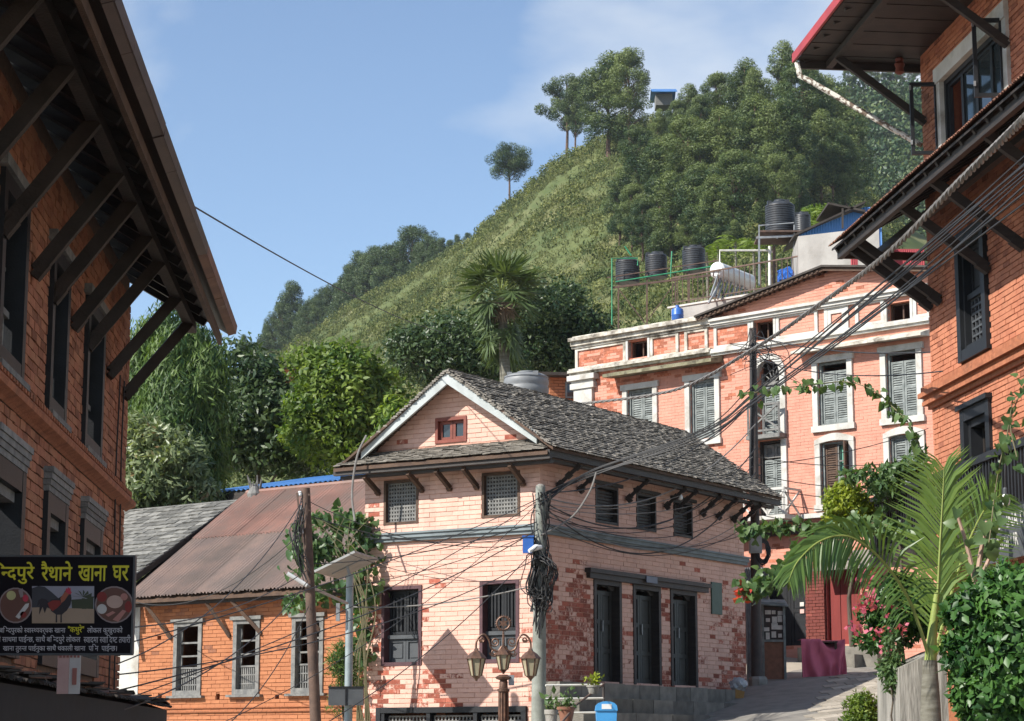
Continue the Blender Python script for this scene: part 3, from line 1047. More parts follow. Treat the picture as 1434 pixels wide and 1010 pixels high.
gx = sorted(set([-900, -500, -250, -120, -60, -30, -18, -12] + [x * 0.8 for x in range(-12, 24)] + [22, 30, 45, 70, 120, 250, 500, 900]))
gy = sorted(set([-300, -100, -40, -15, -5, 0, 5, 10, 15] + [18 + y * 1.0 for y in range(0, 48)] + [70, 80, 95, 130, 200, 400, 800, 1500]))
gv = [(x, y, ground_z(x, y) - 0.05) for y in gy for x in gx]
gf = [(j * len(gx) + i, j * len(gx) + i + 1, (j + 1) * len(gx) + i + 1, (j + 1) * len(gx) + i) for j in range(len(gy) - 1) for i in range(len(gx) - 1)]
mb = MB(); mb.add(gv, gf)
struct(mb.build('ground', MAT['earth'], smooth=True))

# the lane that climbs past the pink house, as a ribbon with a pale stone margin
lane = MB(); 
rows = []
for i in range(40):
    y = 22 + i * 1.0
    xl = 1.6 + 0.02 * (y - 22) if y < 40 else 1.96 + (y - 40) * 0.45
    xr = 6.6 if y < 30 else 6.6 + (y - 30) * 0.22
    if y > 50:
        xr = 11 + (y - 50) * 1.1; xl = 6.4 + (y - 50) * 1.0
    rows.append((xl, xr, y))
vs_ = []; fs = []
for xl, xr, y in rows:
    for k in range(9):
        x = xl + (xr - xl) * k / 8
        vs_.append((x, y, cross_z(x, y)))
for i in range(len(rows) - 1):
    for k in range(8):
        fs.append((i * 9 + k, i * 9 + k + 1, (i + 1) * 9 + k + 1, (i + 1) * 9 + k))
lane.add(vs_, fs)
road = struct(lane.build('road', MAT['asphalt'], smooth=True))
ps = Pieces()
for i in range(33):                               # pale stone setts along the near margin of the lane
    y0 = 33.2 + i * 0.45
    xr = 6.6 if y0 < 30 else 6.6 + (y0 - 30) * 0.22
    for k in range(7):
        x1 = xr - 0.02 - k * 0.44 + (0.2 if i % 2 else 0) - 0.2
        x0 = x1 - 0.42; y1 = y0 + 0.43
        if y0 > 45:
            x0 += 0.15 * (y0 - 45); x1 += 0.15 * (y0 - 45)
        z0, z1 = cross_z(x0, y0) + 0.002, cross_z(x0, y1) + 0.002
        w0, w1 = cross_z(x1, y0) + 0.002, cross_z(x1, y1) + 0.002
        h = 0.012 + random.uniform(-.003, .003)
        ps.add([Vector((x0, y0, z0 - .05)), Vector((x1, y0, w0 - .05)), Vector((x1, y1, w1 - .05)), Vector((x0, y1, z1 - .05)),
                Vector((x0, y0, z0 + h)), Vector((x1, y0, w0 + h)), Vector((x1, y1, w1 + h)), Vector((x0, y1, z1 + h))], random.random(), 0)
ps.finish(road, 'paving_stone', 'paving_stones', MAT['paving'])

RIDGE = [(-500, 700, 520), (0, 620, 470), (200, 590, 440), (330, 545, 415), (372, 515, 405), (420, 482, 395), (480, 437, 380), (560, 396, 362),
         (620, 362, 350), (660, 336, 342), (700, 300, 334), (735, 272, 327), (780, 234, 318), (850, 196, 305), (920, 168, 295),
         (1000, 150, 285), (1090, 158, 278), (1160, 205, 270), (1230, 285, 262), (1300, 330, 256), (1434, 380, 250), (1700, 430, 240), (2100, 470, 230)]


def lerp_tab(tab, u):
    if u <= tab[0][0]:
        return tab[0][1:]
    for a, b in zip(tab, tab[1:]):
        if u <= b[0]:
            t = (u - a[0]) / (b[0] - a[0])
            return tuple(x + (y - x) * t for x, y in zip(a[1:], b[1:]))
    return tab[-1][1:]


def make_slope(tab, Yb, zb, power, amp, fq):
    def point(u, t):
        py, Y = lerp_tab(tab, u)
        r_ = at(u, py, Y)
        b = Vector((r_.x / r_.y * Yb, Yb, zb))
        if t <= 1:
            p = b.lerp(r_, t)
            p.z = zb + (r_.z - zb) * t ** power
        else:
            p = r_ + (r_ - b) * (t - 1)
            p.z = r_.z - (r_.z - zb) * (t - 1) * 1.4 - 6 * (t - 1)
        w = sstep(0, 0.2, t) * (1 - 0.55 * sstep(0.85, 1.0, t) * (1 - sstep(1.0, 1.2, t)))
        p.z += (fbm(p.x * fq, p.y * fq) - 0.5) * amp * w + (fbm(p.x * fq * 4 + 9, p.y * fq * 4) - 0.5) * amp * .3 * w
        return p
    return point


hill_p = make_slope(RIDGE, 92, 5.0, 1.12, 9.0, 0.035)
FAR = [(900, 420, 520), (1000, 300, 510), (1080, 200, 500), (1180, 128, 480), (1300, 118, 470), (1434, 105, 460), (1800, 120, 450), (2300, 200, 440)]
far_p = make_slope(FAR, 290, 20.0, 1.0, 14.0, 0.02)


def slope_mesh(name, pf, u0, u1, nu, nt, mat):
    V = []; F = []
    for j in range(nt + 1):
        t = 1.35 * j / nt
        for i in range(nu + 1):
            V.append(tuple(pf(u0 + (u1 - u0) * i / nu, t)))
    for j in range(nt):
        for i in range(nu):
            a = j * (nu + 1) + i
            F.append((a, a + 1, a + nu + 2, a + nu + 1))
    return struct(np_mesh(name, np.array(V), np.array(F), mat, smooth=True))


slope_mesh('hill', hill_p, -500, 2100, 150, 60, MAT['hill_grass'])
slope_mesh('far_hill', far_p, 900, 2300, 60, 30, MAT['forest_floor'])


def on_slope(pf, u, v):
    """Point of a slope seen at pixel (u, v)."""
    uu = u
    for _ in range(3):
        best = None
        for k in range(100):
            t = 0.1 + 0.9 * k / 99
            p = pf(uu, t)
            e = abs(proj(p)[1] - v)
            if best is None or e < best[0]:
                best = (e, p)
        uu += u - proj(best[1])[0]
    return best[1]


# shrubs and tall grass that cover the hillside
L = Leaves(); rng = np.random.default_rng(3)
cs = []; rs = []
for k in range(10500):
    u = rng.uniform(120, 1260); t = rng.random() ** 0.8 * 0.93 + 0.08
    p = hill_p(u, t)
    big = fbm(p.x * 0.06 + 40, p.y * 0.06, 3)
    if big < 0.42 and rng.random() < 0.6:
        continue
    r_ = rng.uniform(0.35, 0.9) * (0.6 + 1.3 * big)
    cs.append((p.x, p.y, p.z + r_ * .25)); rs.append(r_)
for k in range(700):
    p = hill_p(rng.uniform(340, 900), rng.uniform(.96, 1.02))
    r_ = rng.uniform(.3, 1.3) * (.5 + fbm(p.x * .1, p.y * .1, 2))
    cs.append((p.x, p.y, p.z + r_ * .4)); rs.append(r_)
blob_leaves(L, cs, rs, 36, 0.36, 0.5, -0.25, 0.75, 0.4, rng, tone_spread=0.28, outward=0.7)
struct(L.build('hill_shrubs', MAT['leaf_shrub']), 'stuff')
L = Leaves()
cs = []; rs = []
for k in range(15000):
    u = rng.uniform(150, 1000); t = rng.random() ** 0.7 * 0.93 + 0.08
    p = hill_p(u, t)
    cs.append((p.x, p.y, p.z)); rs.append(rng.uniform(0.3, 0.6))
blob_leaves(L, cs, rs, 12, 0.5, 0.16, -1.2, 0.6, 0.2, rng, tone_spread=0.2, outward=0.5)
struct(L.build('hill_grass', M_leaf('dry_hill_grass', (0.08, 0.1, 0.036), (0.185, 0.19, 0.08), 0.25, 0.8, 0.1)), 'stuff')
L = Leaves()
cs = []; rs = []
for k in range(4200):
    u = rng.uniform(980, 1460); t = rng.uniform(0.15, 1.0)
    p = far_p(u, t)
    r_ = rng.uniform(1.1, 2.5)
    cs.append((p.x, p.y, p.z + r_ * .6)); rs.append(r_)
blob_leaves(L, cs, rs, 26, 1.0, 0.6, -0.1, 0.9, 0.5, rng, tone_spread=0.2)
struct(L.build('far_wood', MAT['leaf_pine']), 'stuff')

# ------------------------------------------------------------------ the pink corner house
CORN = at(757, 950, 38.0)
FL = Fr(CORN, (-0.84594, 0.53327), (-0.53327, -0.84594))
FR_ = Fr(CORN, (0.53345, 0.84583), (0.84583, -0.53345))
house = thing('corner_house', 'pale pink two-gabled brick house with flaking paint and slate roof on the corner', 'house', (CORN.x, CORN.y, 0))
W_L, W_R, Z_E = 3.83, 8.12, 7.02
holesL = [(2.62, 3.40, 5.62, 6.45), (0.42, 1.23, 5.63, 6.45), (2.53, 3.42, 3.04, 4.49), (0.44, 1.27, 3.05, 4.51), (0.28, 3.5, 0.5, 2.29)]
gwin = (1.56, 2.25, 7.06, 7.53)
holesR = [(1.96, 2.81, 5.67, 6.38), (3.52, 4.30, 5.67, 6.38), (5.02, 5.82, 5.67, 6.38)]
doorsR = [(1.86, 2.89, 2.74, 4.62), (3.34, 4.43, 2.74, 4.62), (4.83, 5.94, 2.74, 4.62)]
c_ = MB()
core(c_, FL, 0.02, W_L, 0, Z_E, holesL, o=-.009)
core(c_, FR_, 0.02, W_R, 0, 6.9, holesR + doorsR, o=-.009)
GA = 1.75                                           # gable apex position along the left face
ZR = 8.34
gl = lambda z: (GA - (ZR - .03 - z) / .69, GA + (ZR - .03 - z) / .69)
for k in range(24):                                 # gable behind its bricks, stepped in thin courses
    za = 7.02 + k * 0.055; zb = za + 0.055
    a, b = gl(zb)
    if b <= a:
        break
    core(c_, FL, a, b, za, zb, [q for q in [gwin] if q[2] < zb - .01 and q[3] > za + .01], o=-.009, reveal=0.02)
for fr, w, h in ((Fr(FL.P(W_L, 0), FR_.d, -FR_.n), W_R, 6.9), (Fr(FR_.P(W_R, 0), FL.d, -FL.n), W_L, 6.9)):
    c_.add([fr.P(0, 0), fr.P(w, 0), fr.P(w, h), fr.P(0, h)], [(0, 1, 2, 3)])
c_.build('wall', MAT['mortar_pink'], house)


def peelL(s, z):
    n = fbm(s * 1.7 + 3, z * 1.9, 3)
    p = 0.02 + 0.85 * sstep(3.05, 3.8, s) * (0.6 if z > 5.4 else 1.0) + 0.62 * sstep(3.5, 2.5, z) * (0.45 + 0.55 * sstep(1.0, 2.6, s)) + 0.3 * sstep(0.6, 0.1, s) * (z < 4.8)
    p += 0.3 * sstep(0.35, 0.12, abs(s - 2.4)) * (z < 4.6) * (z > 2.6)
    if z > 7:
        p = 0.25 * (z < 7.25)
    p *= min(1, max(0, (n - 0.3) * 3.2))
    p = min(p, .6)
    q = hash2(round(s * 9.1), round(z * 31))
    return 0.4 + 0.34 * random.random() if q < p else 0.1 + 0.4 * p


def peelR(s, z):
    n = fbm(s * 1.5 + 13, z * 1.6 + 5, 3)
    if z > 5.0:
        p = 0.04 * (z < 5.2)
    else:
        p = sstep(5.0, 4.3, z) * (0.95 * sstep(2.6, 1.2, s) + 0.8 * sstep(6.0, 7.2, s) * sstep(4.8, 3.4, z) + 0.45)
    p *= min(1, max(0.12, (n - 0.25) * 3.0))
    return (0.42 + 0.3 * random.random()) if random.random() < p else 0.08 + 0.34 * p


ps = Pieces()
bricks(ps, FL, 1.0, 5.28, lambda z: (0.0, W_L), holesL, h=0.086, L=0.25, peel=peelL, m=0.011, mv=.004)
bricks(ps, FL, 5.47, 6.98, lambda z: (0.0, W_L), holesL, h=0.086, L=0.25, peel=peelL, m=0.011, mv=.004)
bricks(ps, FL, 7.03, 8.32, gl, [gwin], h=0.086, L=0.25, peel=peelL, m=0.011, mv=.004)
bricks(ps, FR_, 2.0, 5.28, lambda z: (0.012, W_R), doorsR, h=0.086, L=0.25, peel=peelR, m=0.011, mv=.004)
bricks(ps, FR_, 5.47, 6.8, lambda z: (0.012, W_R), holesR, h=0.086, L=0.25, peel=peelR, m=0.011, mv=.004)
ps.finish(house, 'brick', 'brickwork', MAT['brick_pink'])

band = MB()                                         # belt course round the corner
for o, za, zb in ((0.07, 5.30, 5.36), (0.11, 5.36, 5.43), (0.14, 5.43, 5.465)):
    band.fbox(FL, -o, W_L + .02, za, zb, -.05, o)
    band.fbox(FR_, -.04, W_R + .03, za, zb, -.05, o - .003)
band.build('belt_course', MAT['blue_grey'], house)

for s0, s1, z0, z1 in holesL[:2]:
    w = frame_mb(FL, s0, s1, z0, z1, 0.05, -.14, 0.01).build('window', MAT['brown_wood'], house)
    lattice_mb(FL, s0 + .06, s1 - .06, z0 + .06, z1 - .06, 11, 10, 0.034, -.10, -.07).build('lattice', MAT['grey_wood'], w)
for s0, s1, z0, z1 in holesL[2:4]:
    w = frame_mb(FL, s0, s1, z0, z1, 0.065, -.2, 0.015).build('window', MAT['purple_brown'], house)
    m_ = (s0 + s1) / 2; zt = z0 + (z1 - z0) * .36
    for a, b in ((s0 + .07, m_ - .004), (m_ + .004, s1 - .07)):
        leaf_door_mb(FL, a, b, zt + .05, z1 - .07, -.2, panels=1, fw=.05).build('shutter', MAT['black_paint'], w)
        mbx = MB()
        n = 3
        for k in range(n):
            s = a + .06 + (b - a - .12) * (k + .5) / n
            mbx.fbox(FL, s - .018, s + .018, zt + .12, z1 - .2, -.165, -.14)
        mbx.build('shutter_bar', MAT['black_paint'], w)
        leaf_door_mb(FL, a, b, z0 + .07, zt - .04, -.19, panels=1, fw=.05).build('lower_panel', MAT['box_grey'], w)
    MB().fbox(FL, s0 + .065, s1 - .065, zt - .03, zt + .04, -.2, -.1).build('transom', MAT['box_grey'], w)
s0, s1, z0, z1 = gwin
w = frame_mb(FL, s0, s1, z0, z1, 0.06, -.12, 0.02).build('attic_window', MAT['red_brown'], house)
for a, b in ((s0 + .06, (s0 + s1) / 2 - .005), ((s0 + s1) / 2 + .005, s1 - .06)):
    q = frame_mb(FL, a, b, z0 + .06, z1 - .06, 0.055, -.1, -.055).build('casement', MAT['red_brown'], w)
    MB().fbox(FL, a + .055, b - .055, z0 + .115, z1 - .115, -.085, -.08).build('pane', MAT['glass'], w)
s0, s1, z0, z1 = holesL[4]
w = frame_mb(FL, s0, s1, z0, z1, 0.1, -.2, 0.05, False).build('shop_front', MAT['black_paint'], house)
for k in range(3):
    a = s0 + .1 + (s1 - s0 - .2) * k / 3; b = s0 + .1 + (s1 - s0 - .2) * (k + 1) / 3
    MB().fbox(FL, b - .08, b, z0, z1 - .1, -.18, .03).build('mullion', MAT['black_paint'], w)
    lattice_mb(FL, a + .05, b - .12, z1 - .62, z1 - .16, 11, 5, 0.03, -.1, -.07).build('lattice', MAT['grey_wood'], w)
    leaf_door_mb(FL, a + .02, b - .1, z0, z1 - .68, -.16, panels=3).build('door_leaf', MAT['black_paint'], w)
for s0, s1, z0, z1 in holesR:
    w = frame_mb(FR_, s0, s1, z0, z1, 0.05, -.16, 0.01).build('window', MAT['dark_wood'], house)
    mbx = MB()
    for k in range(9):
        z = z0 + .08 + (z1 - z0 - .16) * (k + .5) / 9
        mbx._t = random.random()
        mbx.bar(FR_.P(s0 + .05, z, -.1), FR_.P(s1 - .05, z, -.1), .05, .018, FR_.n)
    mbx.build('louvre', MAT['dark_wood'], w)
    MB().fbox(FR_, s0 - .12, s1 + .12, z1 + .005, z1 + .07, -.1, .05).build('lintel', MAT['dark_wood'], w)
for s0, s1, z0, z1 in doorsR:
    w = frame_mb(FR_, s0, s1, z0, z1, 0.09, -.26, 0.02, False).build('door', MAT['dark_wood'], house)
    m_ = (s0 + s1) / 2
    for a, b in ((s0 + .09, m_ - .004), (m_ + .004, s1 - .09)):
        leaf_door_mb(FR_, a, b, z0 + .03, z1 - .18, -.2, panels=3).build('door_leaf', MAT['door_wood'], w)
    arch = [FR_.P(s0 + .09, z1 - .02, -.14)]
    for k in range(13):                             # scalloped head board
        t = k / 12
        arch.append(FR_.P(s0 + .09 + (s1 - s0 - .18) * t, z1 - .2 + .11 * abs(math.sin(t * math.pi)) + .025 * math.cos(t * math.pi * 6), -.14))
    arch.append(FR_.P(s1 - .09, z1 - .02, -.14))
    MB().prism(arch, FR_.n * .05).build('head_board', MAT['dark_wood'], w)
    MB().fbox(FR_, m_ + .03, m_ + .05, z0 + .95, z0 + 1.15, -.15, -.12).build('handle', MAT['steel'], w)
mbx = MB(); mbx.fbox(FR_, 1.6, 6.32, 4.62, 4.72, -.1, .09); mbx.fbox(FR_, 1.55, 6.37, 4.72, 4.80, -.1, .13)
mbx.build('lintel', MAT['dark_wood'], house)
MB().fbox(FR_, 3.62, 4.05, 4.66, 4.78, .135, .15).build('name_plate', MAT['plate'], house)
MB().fbox(FR_, 6.57, 7.02, 4.22, 4.86, .005, .03).build('notice_board', MAT['green_board'], house)

# roof
ZEV, OV = 6.74, 0.57
ridge0 = FL.P(GA, ZR, 0.34); ridge1 = FL.P(GA, ZR, -8.75)
e0 = FL.P(-OV, ZEV, 0.5); e1 = FL.P(-OV, ZEV, -8.8)
l0 = FL.P(2 * GA + OV, ZEV, 0.5); l1 = FL.P(2 * GA + OV, ZEV, -8.8)
nrm = (e1 - e0).cross(ridge0 - e0).normalized()
deck = MB()
deck.hexa([e0, e1, ridge1, ridge0, e0 - UP * .05, e1 - UP * .05, ridge1 - UP * .05, ridge0 - UP * .05])
deck.hexa([l0, l1, ridge1 + UP * .002, ridge0 + UP * .002, l0 - UP * .05, l1 - UP * .05, ridge1 - UP * .05, ridge0 - UP * .05])
roof = deck.build('roof', MAT['brown_wood'], house)
ps = Pieces()
up_s = (ridge0 - FL.P(-OV, ZEV, 0.32)).normalized(); ls = (ridge0 - FL.P(-OV, ZEV, 0.32)).length
O_ = FL.P(-OV, ZEV, 0.0) - up_s * .05
shingles(ps, O_, FR_.d, up_s, 8.8, ls + .05, w=0.165, ex=0.098, th=.015, lo=lambda y: (-0.55 if y < .3 else -0.36, 8.8 + .14 * y / ls))
# pent roof below the gable
pz0, pz1 = 6.68, 6.97
pu = (FL.P(0, pz1, 0) - FL.P(0, pz0, .58)).normalized(); pl = (FL.P(0, pz1, 0) - FL.P(0, pz0, .58)).length
shingles(ps, FL.P(-.5, pz0, .58), FL.d, pu, 4.7, pl, w=0.2, ex=0.1, th=.015, lo=lambda y: (0.0 + y * .7, 4.68 - y * .4))
ps.finish(roof, 'slate', 'slates', MAT['slate'])
pent = MB()
pent.hexa([FL.P(-.5, pz0 - .01, .57), FL.P(4.15, pz0 - .01, .57), FL.P(3.95, pz1 - .01, 0), FL.P(-.1, pz1 - .01, 0),
           FL.P(-.5, pz0 - .07, .57), FL.P(4.15, pz0 - .07, .57), FL.P(3.95, pz1 - .07, 0), FL.P(-.1, pz1 - .07, 0)])
pent.build('pent_deck', MAT['brown_wood'], roof)
mbx = MB()
mbx.fbox(FL, -.52, 4.18, 6.54, 6.62, .44, .53); mbx.fbox(FL, -.46, 4.1, 6.48, 6.54, .3, .42)
mbx.build('eave_beam', MAT['dark_wood'], roof)
mbx = MB()
mbx.fbox(FR_, -.53, 8.85, 6.58, 6.70, .42, .52); mbx.fbox(FR_, -.3, 8.8, 6.52, 6.58, .28, .4)
mbx.build('eave_beam', MAT['dark_wood'], roof)
mbx = MB()
for a, b in (((-.16, 6.84), (GA, 8.08)), ((3.66, 6.84), (GA, 8.08))):
    p, q = FL.P(a[0], a[1], .33), FL.P(b[0], b[1], .33)
    up_ = Vector((0, 0, .21))
    mbx.hexa([p, q, q + up_, p + up_, p + FL.n * .05, q + FL.n * .05, q + up_ + FL.n * .05, p + up_ + FL.n * .05])
mbx.build('barge_board', MAT['barge'], roof)  # pale gable boards
mbx = MB()
for k in range(46):                                 # slate edges over the barge boards
    for sgn in (-1, 1):
        t = (k + .5) / 46
        s = GA + sgn * (1 - t) * (GA + .4); z = ZR - .02 - (1 - t) * (GA + .4) * .69
        mbx._t = random.random()
        mbx.bar(FL.P(s, z + random.uniform(0, .015), -.02), FL.P(s, z + random.uniform(0, .015), .42 + random.uniform(-.02, .03)), .085, .03)
mbx.build('verge_slates', MAT['slate'], roof, kind='stuff')
for (u, v), (u2, v2) in (((531, 692), (513, 661)), ((592, 688), (574, 653)), ((631, 686), (613, 655)), ((669, 684), (651, 651)), ((734, 679), (717, 646))):
    s, z = FL.uv(u, v); 
    strut_mb(FL.P(s, z + .03, .03), FL.P(s + .02, 6.5, .45), .07, .085).build('strut', MAT['brown_wood'], roof)
for s in (0.55, 1.3, 3.1, 4.62, 5.1, 6.15, 6.85, 7.55, 8.0):
    strut_mb(FR_.P(s, 6.2, .04), FR_.P(s + .1, 6.56, .44), .07, .1, True).build('strut', MAT['dark_wood'], roof)

# stone plinth and steps below the doors
st = thing('stone_steps', 'grey stone plinth and steps under the dark doors of the pink house', 'steps', FR_.P(3, 0, 1))
for i, (a, b, zt, o) in enumerate(((-.25, 6.5, 2.70, 0.55), (-.3, 6.6, 2.42, 0.95), (-.3, 4.6, 2.16, 1.35))):
    s = a
    while s < b:
        ln = random.uniform(.5, .85)
        mbx = MB(); mbx._t = random.random()
        mbx.fbox(FR_, s, min(s + ln - .012, b), zt - .27, zt + random.uniform(-.006, .006), .012, o + random.uniform(-.01, .01))
        mbx.build('step_stone', MAT['stone'], st)
        s += ln
MB().fbox(FR_, -.28, 6.4, -.2, 2.42, .01, .46).build('plinth_wall', MAT['concrete'], st)
MB().fbox(FR_, -.28, 4.5, -.2, 2.14, .5, 1.3).build('lower_wall', MAT['concrete'], st)

# ------------------------------------------------------------------ orange brick house with rusty sheet roof
o_o = at(508, 900, 41.0)
FO = Fr(o_o, (-0.79501, 0.60659), (-0.60659, -0.79501))
oh = thing('orange_house', 'bright orange brick house with rusty corrugated roof beside the pink house', 'house', (o_o.x, o_o.y, 0))
hO = []
for u0, u1 in ((245, 284), (328, 365), (410, 454)):
    a = FO.uv(u0, 872)[0]; b = FO.uv(u1, 872)[0]
    hO.append((min(a, b), max(a, b), 2.60, 4.08))
for u in (224, 305, 388):                            # small put-log holes under the sills
    s, z = FO.uv(u, 976); hO.append((s - .055, s + .055, z - .06, z + .06))
for u in (223,):
    s, z = FO.uv(u, 894); hO.append((s - .055, s + .055, z - .06, z + .06))
core(MB(), FO, -2.0, 6.1, 0, 4.85, hO, o=-.012).build('wall', MAT['mortar_orange'], oh)
ps = Pieces()
bricks(ps, FO, 1.2, 4.75, lambda z: (-1.5, 6.1), hO, h=0.078, L=0.235, m=0.011, mv=.006, peel=lambda s, z: 0.62 if random.random() < .05 + .25 * (z > 4.3) else random.uniform(0, .25))
ps.finish(oh, 'brick', 'brickwork', MAT['brick_orange'])
mbx = MB()
for fr, w in ((Fr(FO.P(6.1, 0), -FO.n, FO.d), 6.2), (Fr(FO.P(-2, 0, -6.2), FO.d, -FO.n), 8.1), (Fr(FO.P(-2, 0), -FO.n, -FO.d), 6.2)):
    mbx.add([fr.P(0, 0), fr.P(w, 0), fr.P(w, 4.8), fr.P(0, 4.8)], [(0, 1, 2, 3)])
g0, g1, g2 = FO.P(6.1, 4.8), FO.P(6.1, 4.8, -6.2), FO.P(6.1, 6.95, -3.1)
mbx.add([g0, g1, g2], [(0, 1, 2)])
mbx.build('side_wall', MAT['mortar_orange'], oh)
for s0, s1, z0, z1 in hO[:3]:
    w = frame_mb(FO, s0, s1, z0, z1, .1, -.16, .03).build('window', MAT['grey_wood'], oh)
    MB().fbox(FO, s0 - .06, s1 + .06, z1 - .02, z1 + .05, -.1, .07).build('lintel', MAT['grey_wood'], w)
    MB().fbox(FO, s0 - .1, s1 + .1, z0 - .05, z0 - .003, -.1, .1).build('sill', MAT['grey_wood'], w)
    mbx = MB()
    for zz in (.36, .52, .70):
        z = z0 + (z1 - z0) * zz
        mbx.fbox(FO, s0 + .1, s1 - .1, z, z + .035, -.12, -.07)
    for k in range(9):
        s = s0 + .12 + (s1 - s0 - .24) * (k + .5) / 9
        mbx.fbox(FO, s - .015, s + .015, z0 + .1, z0 + (z1 - z0) * .36, -.11, -.085)
    for k in range(2):
        z = z0 + .2 + k * .17
        mbx.fbox(FO, s0 + .1, s1 - .1, z, z + .025, -.105, -.08)
    mbx.build('balustrade', MAT['grey_wood'], w)
    for sgn, s in ((1, s0 + .1), (-1, s1 - .1)):    # shaped cheeks of the opening
        pl_ = [FO.P(s, z0 + .55, -.1)]
        for k in range(9):
            t = k / 8
            pl_.append(FO.P(s + sgn * (.035 + .025 * math.sin(t * 9)), z0 + .55 + .75 * t, -.1))
        pl_.append(FO.P(s, z0 + 1.3, -.1))
        MB().prism(pl_, FO.n * .03).build('cheek', MAT['grey_wood'], w)
mbx = MB(); mbx.fbox(FO, -1.6, 6.1, 2.26, 2.29, 0, .04); mbx.fbox(FO, -1.6, 6.1, 2.34, 2.36, 0, .03)
mbx.build('string_course', MAT['mortar_orange'], oh)
zE, zRg, oE, oR = 4.60, 7.06, 0.42, -3.05
bO = (FO.P(0, zRg, oR) - FO.P(0, zE, oE)).normalized(); lbO = (FO.P(0, zRg, oR) - FO.P(0, zE, oE)).length
mbx = MB()
e0, e1, r0_, r1_ = FO.P(-2.4, zE, oE), FO.P(6.05, zE, oE), FO.P(-2.4, zRg, oR), FO.P(6.05, zRg, oR)
b0_, b1_ = FO.P(-2.4, zE, 2 * oR - oE), FO.P(6.05, zE, 2 * oR - oE)
d_ = UP * .09
mbx.hexa([e0 - d_, e1 - d_, r1_ - d_, r0_ - d_, e0 - d_ * 1.5, e1 - d_ * 1.5, r1_ - d_ * 1.5, r0_ - d_ * 1.5])
mbx.hexa([b0_ - d_, b1_ - d_, r1_ - d_ * 1.01, r0_ - d_ * 1.01, b0_ - d_ * 1.5, b1_ - d_ * 1.5, r1_ - d_ * 1.5, r0_ - d_ * 1.5])
roofO = mbx.build('roof', MAT['brown_wood'], oh)
s = -2.3
while s < 6.0:                                       # overlapping sheets, two lengths up the slope
    wdt = min(.86, 6.12 - s)
    for y0, y1 in ((0, lbO * .56), (lbO * .54, lbO)):
        mbx = MB(); mbx._t = random.random()
        nO = (-bO).cross(FO.d); nO = nO if nO.z > 0 else -nO
        sheet(mbx, FO.P(s, zE, oE) + bO * y0 + nO * (.0 if y0 == 0 else .012) + nO * random.uniform(0, .006), FO.d, bO, wdt, y1 - y0, .02, .1, 4, ragged=.05 if y0 == 0 else .03)
        mbx.build('roof_sheet', MAT['rust_sheet'] if y0 else MAT['lower_sheet'], roofO, smooth=True)
    s += .8
mbx = MB(); mbx.fbox(FO, -2.3, 6.0, 4.40, 4.50, .26, .34); mbx.fbox(FO, -2.3, 6.0, 4.50, 4.54, .1, .38)
mbx.build('eave_beam', MAT['eave_wood'], roofO)
mbx = MB()
mbx.tube([FO.P(-2.4, zRg + .02, oR), FO.P(6.1, zRg + .02, oR)], .06, 8)
mbx.build('ridge_cap', MAT['rust_sheet'], roofO, smooth=True)
for u, v, u2 in ((240, 893, 222), (322, 890, 306), (366, 886, 342), (448, 882, 430)):
    s, z = FO.uv(u, v)
    s2 = FO.uv(u2, v)[0]
    strut_mb(FO.P(s, z, .03), FO.P(s2 + .05, 4.42, .32), .05, .07).build('strut', MAT['brown_wood'], roofO)

# low house with slate roof and white wall, left of the orange one
sh = thing('slate_house', 'low white-walled house with pale grey slate roof behind the left building', 'house', FO.P(8, 0, -2))
SE, SR = 5.02, 6.94
oSE, oSR = 0.2, -2.95
FS = FO
bS = (FS.P(0, SR, oSR) - FS.P(0, SE, oSE)).normalized(); lbS = (FS.P(0, SR, oSR) - FS.P(0, SE, oSE)).length
bS2 = bS
ps = Pieces()
shingles(ps, FS.P(6.22, SE - .35, oSE + .53) , FS.d, bS, 4.2, lbS + .63, w=.3, ex=.19, th=.022)
mbx = MB()
a0, a1 = FS.P(6.22, SE - .35, oSE + .53), FS.P(10.5, SE - .35, oSE + .53)
c0, c1 = FS.P(6.22, SR, oSR), FS.P(10.5, SR, oSR)
f0, f1 = FS.P(6.22, SE - .35, 2 * oSR - oSE), FS.P(10.5, SE - .35, 2 * oSR - oSE)
mbx.hexa([a0, a1, c1, c0, a0 - UP * .14, a1 - UP * .14, c1 - UP * .14, c0 - UP * .14])
mbx.hexa([f0, f1, c1 + UP * .003, c0 + UP * .003, f0 - UP * .14, f1 - UP * .14, c1 - UP * .14, c0 - UP * .14])
rS = mbx.build('roof', MAT['dark_wood'], sh)
ps.finish(rS, 'slate', 'slates', MAT['slate_grey'])
mbx = MB(); mbx.prism([FS.P(6.3, 4.2, 1.0), FS.P(6.3, SR - .1, oSR), FS.P(6.3, 4.2, -5.8)], FS.d * .1)
mbx.build('gable_shade_boards', MAT['dark_wood'], sh)  # dark wood put here to paint the shaded gap between the two roofs
mbx = MB(); mbx.fbox(FO, 6.12, 10.3, 0, 4.62, -5.8, 0.0)
mbx.build('wall', MAT['white_paint'], sh)
# roof-top finial of scrap timber at the join of the two roofs
fin = MB(); pF = at(356, 692, 46.9)
for k in range(9):
    fin.tube([pF + Vector((random.uniform(-.12, .12), random.uniform(-.1, .1), -.12)), pF + Vector((random.uniform(-.16, .16), random.uniform(-.1, .1), random.uniform(.15, .42)))], [.035, .012], 5)
fin.lathe(pF - UP * .12, [(.14, 0), (.16, .12), (.09, .26), (.03, .34)], 10)
solo(fin, 'ridge_finial', MAT['grey_wood'], 'grey broken wooden finial standing on the roof ridge of the orange house', 'finial')

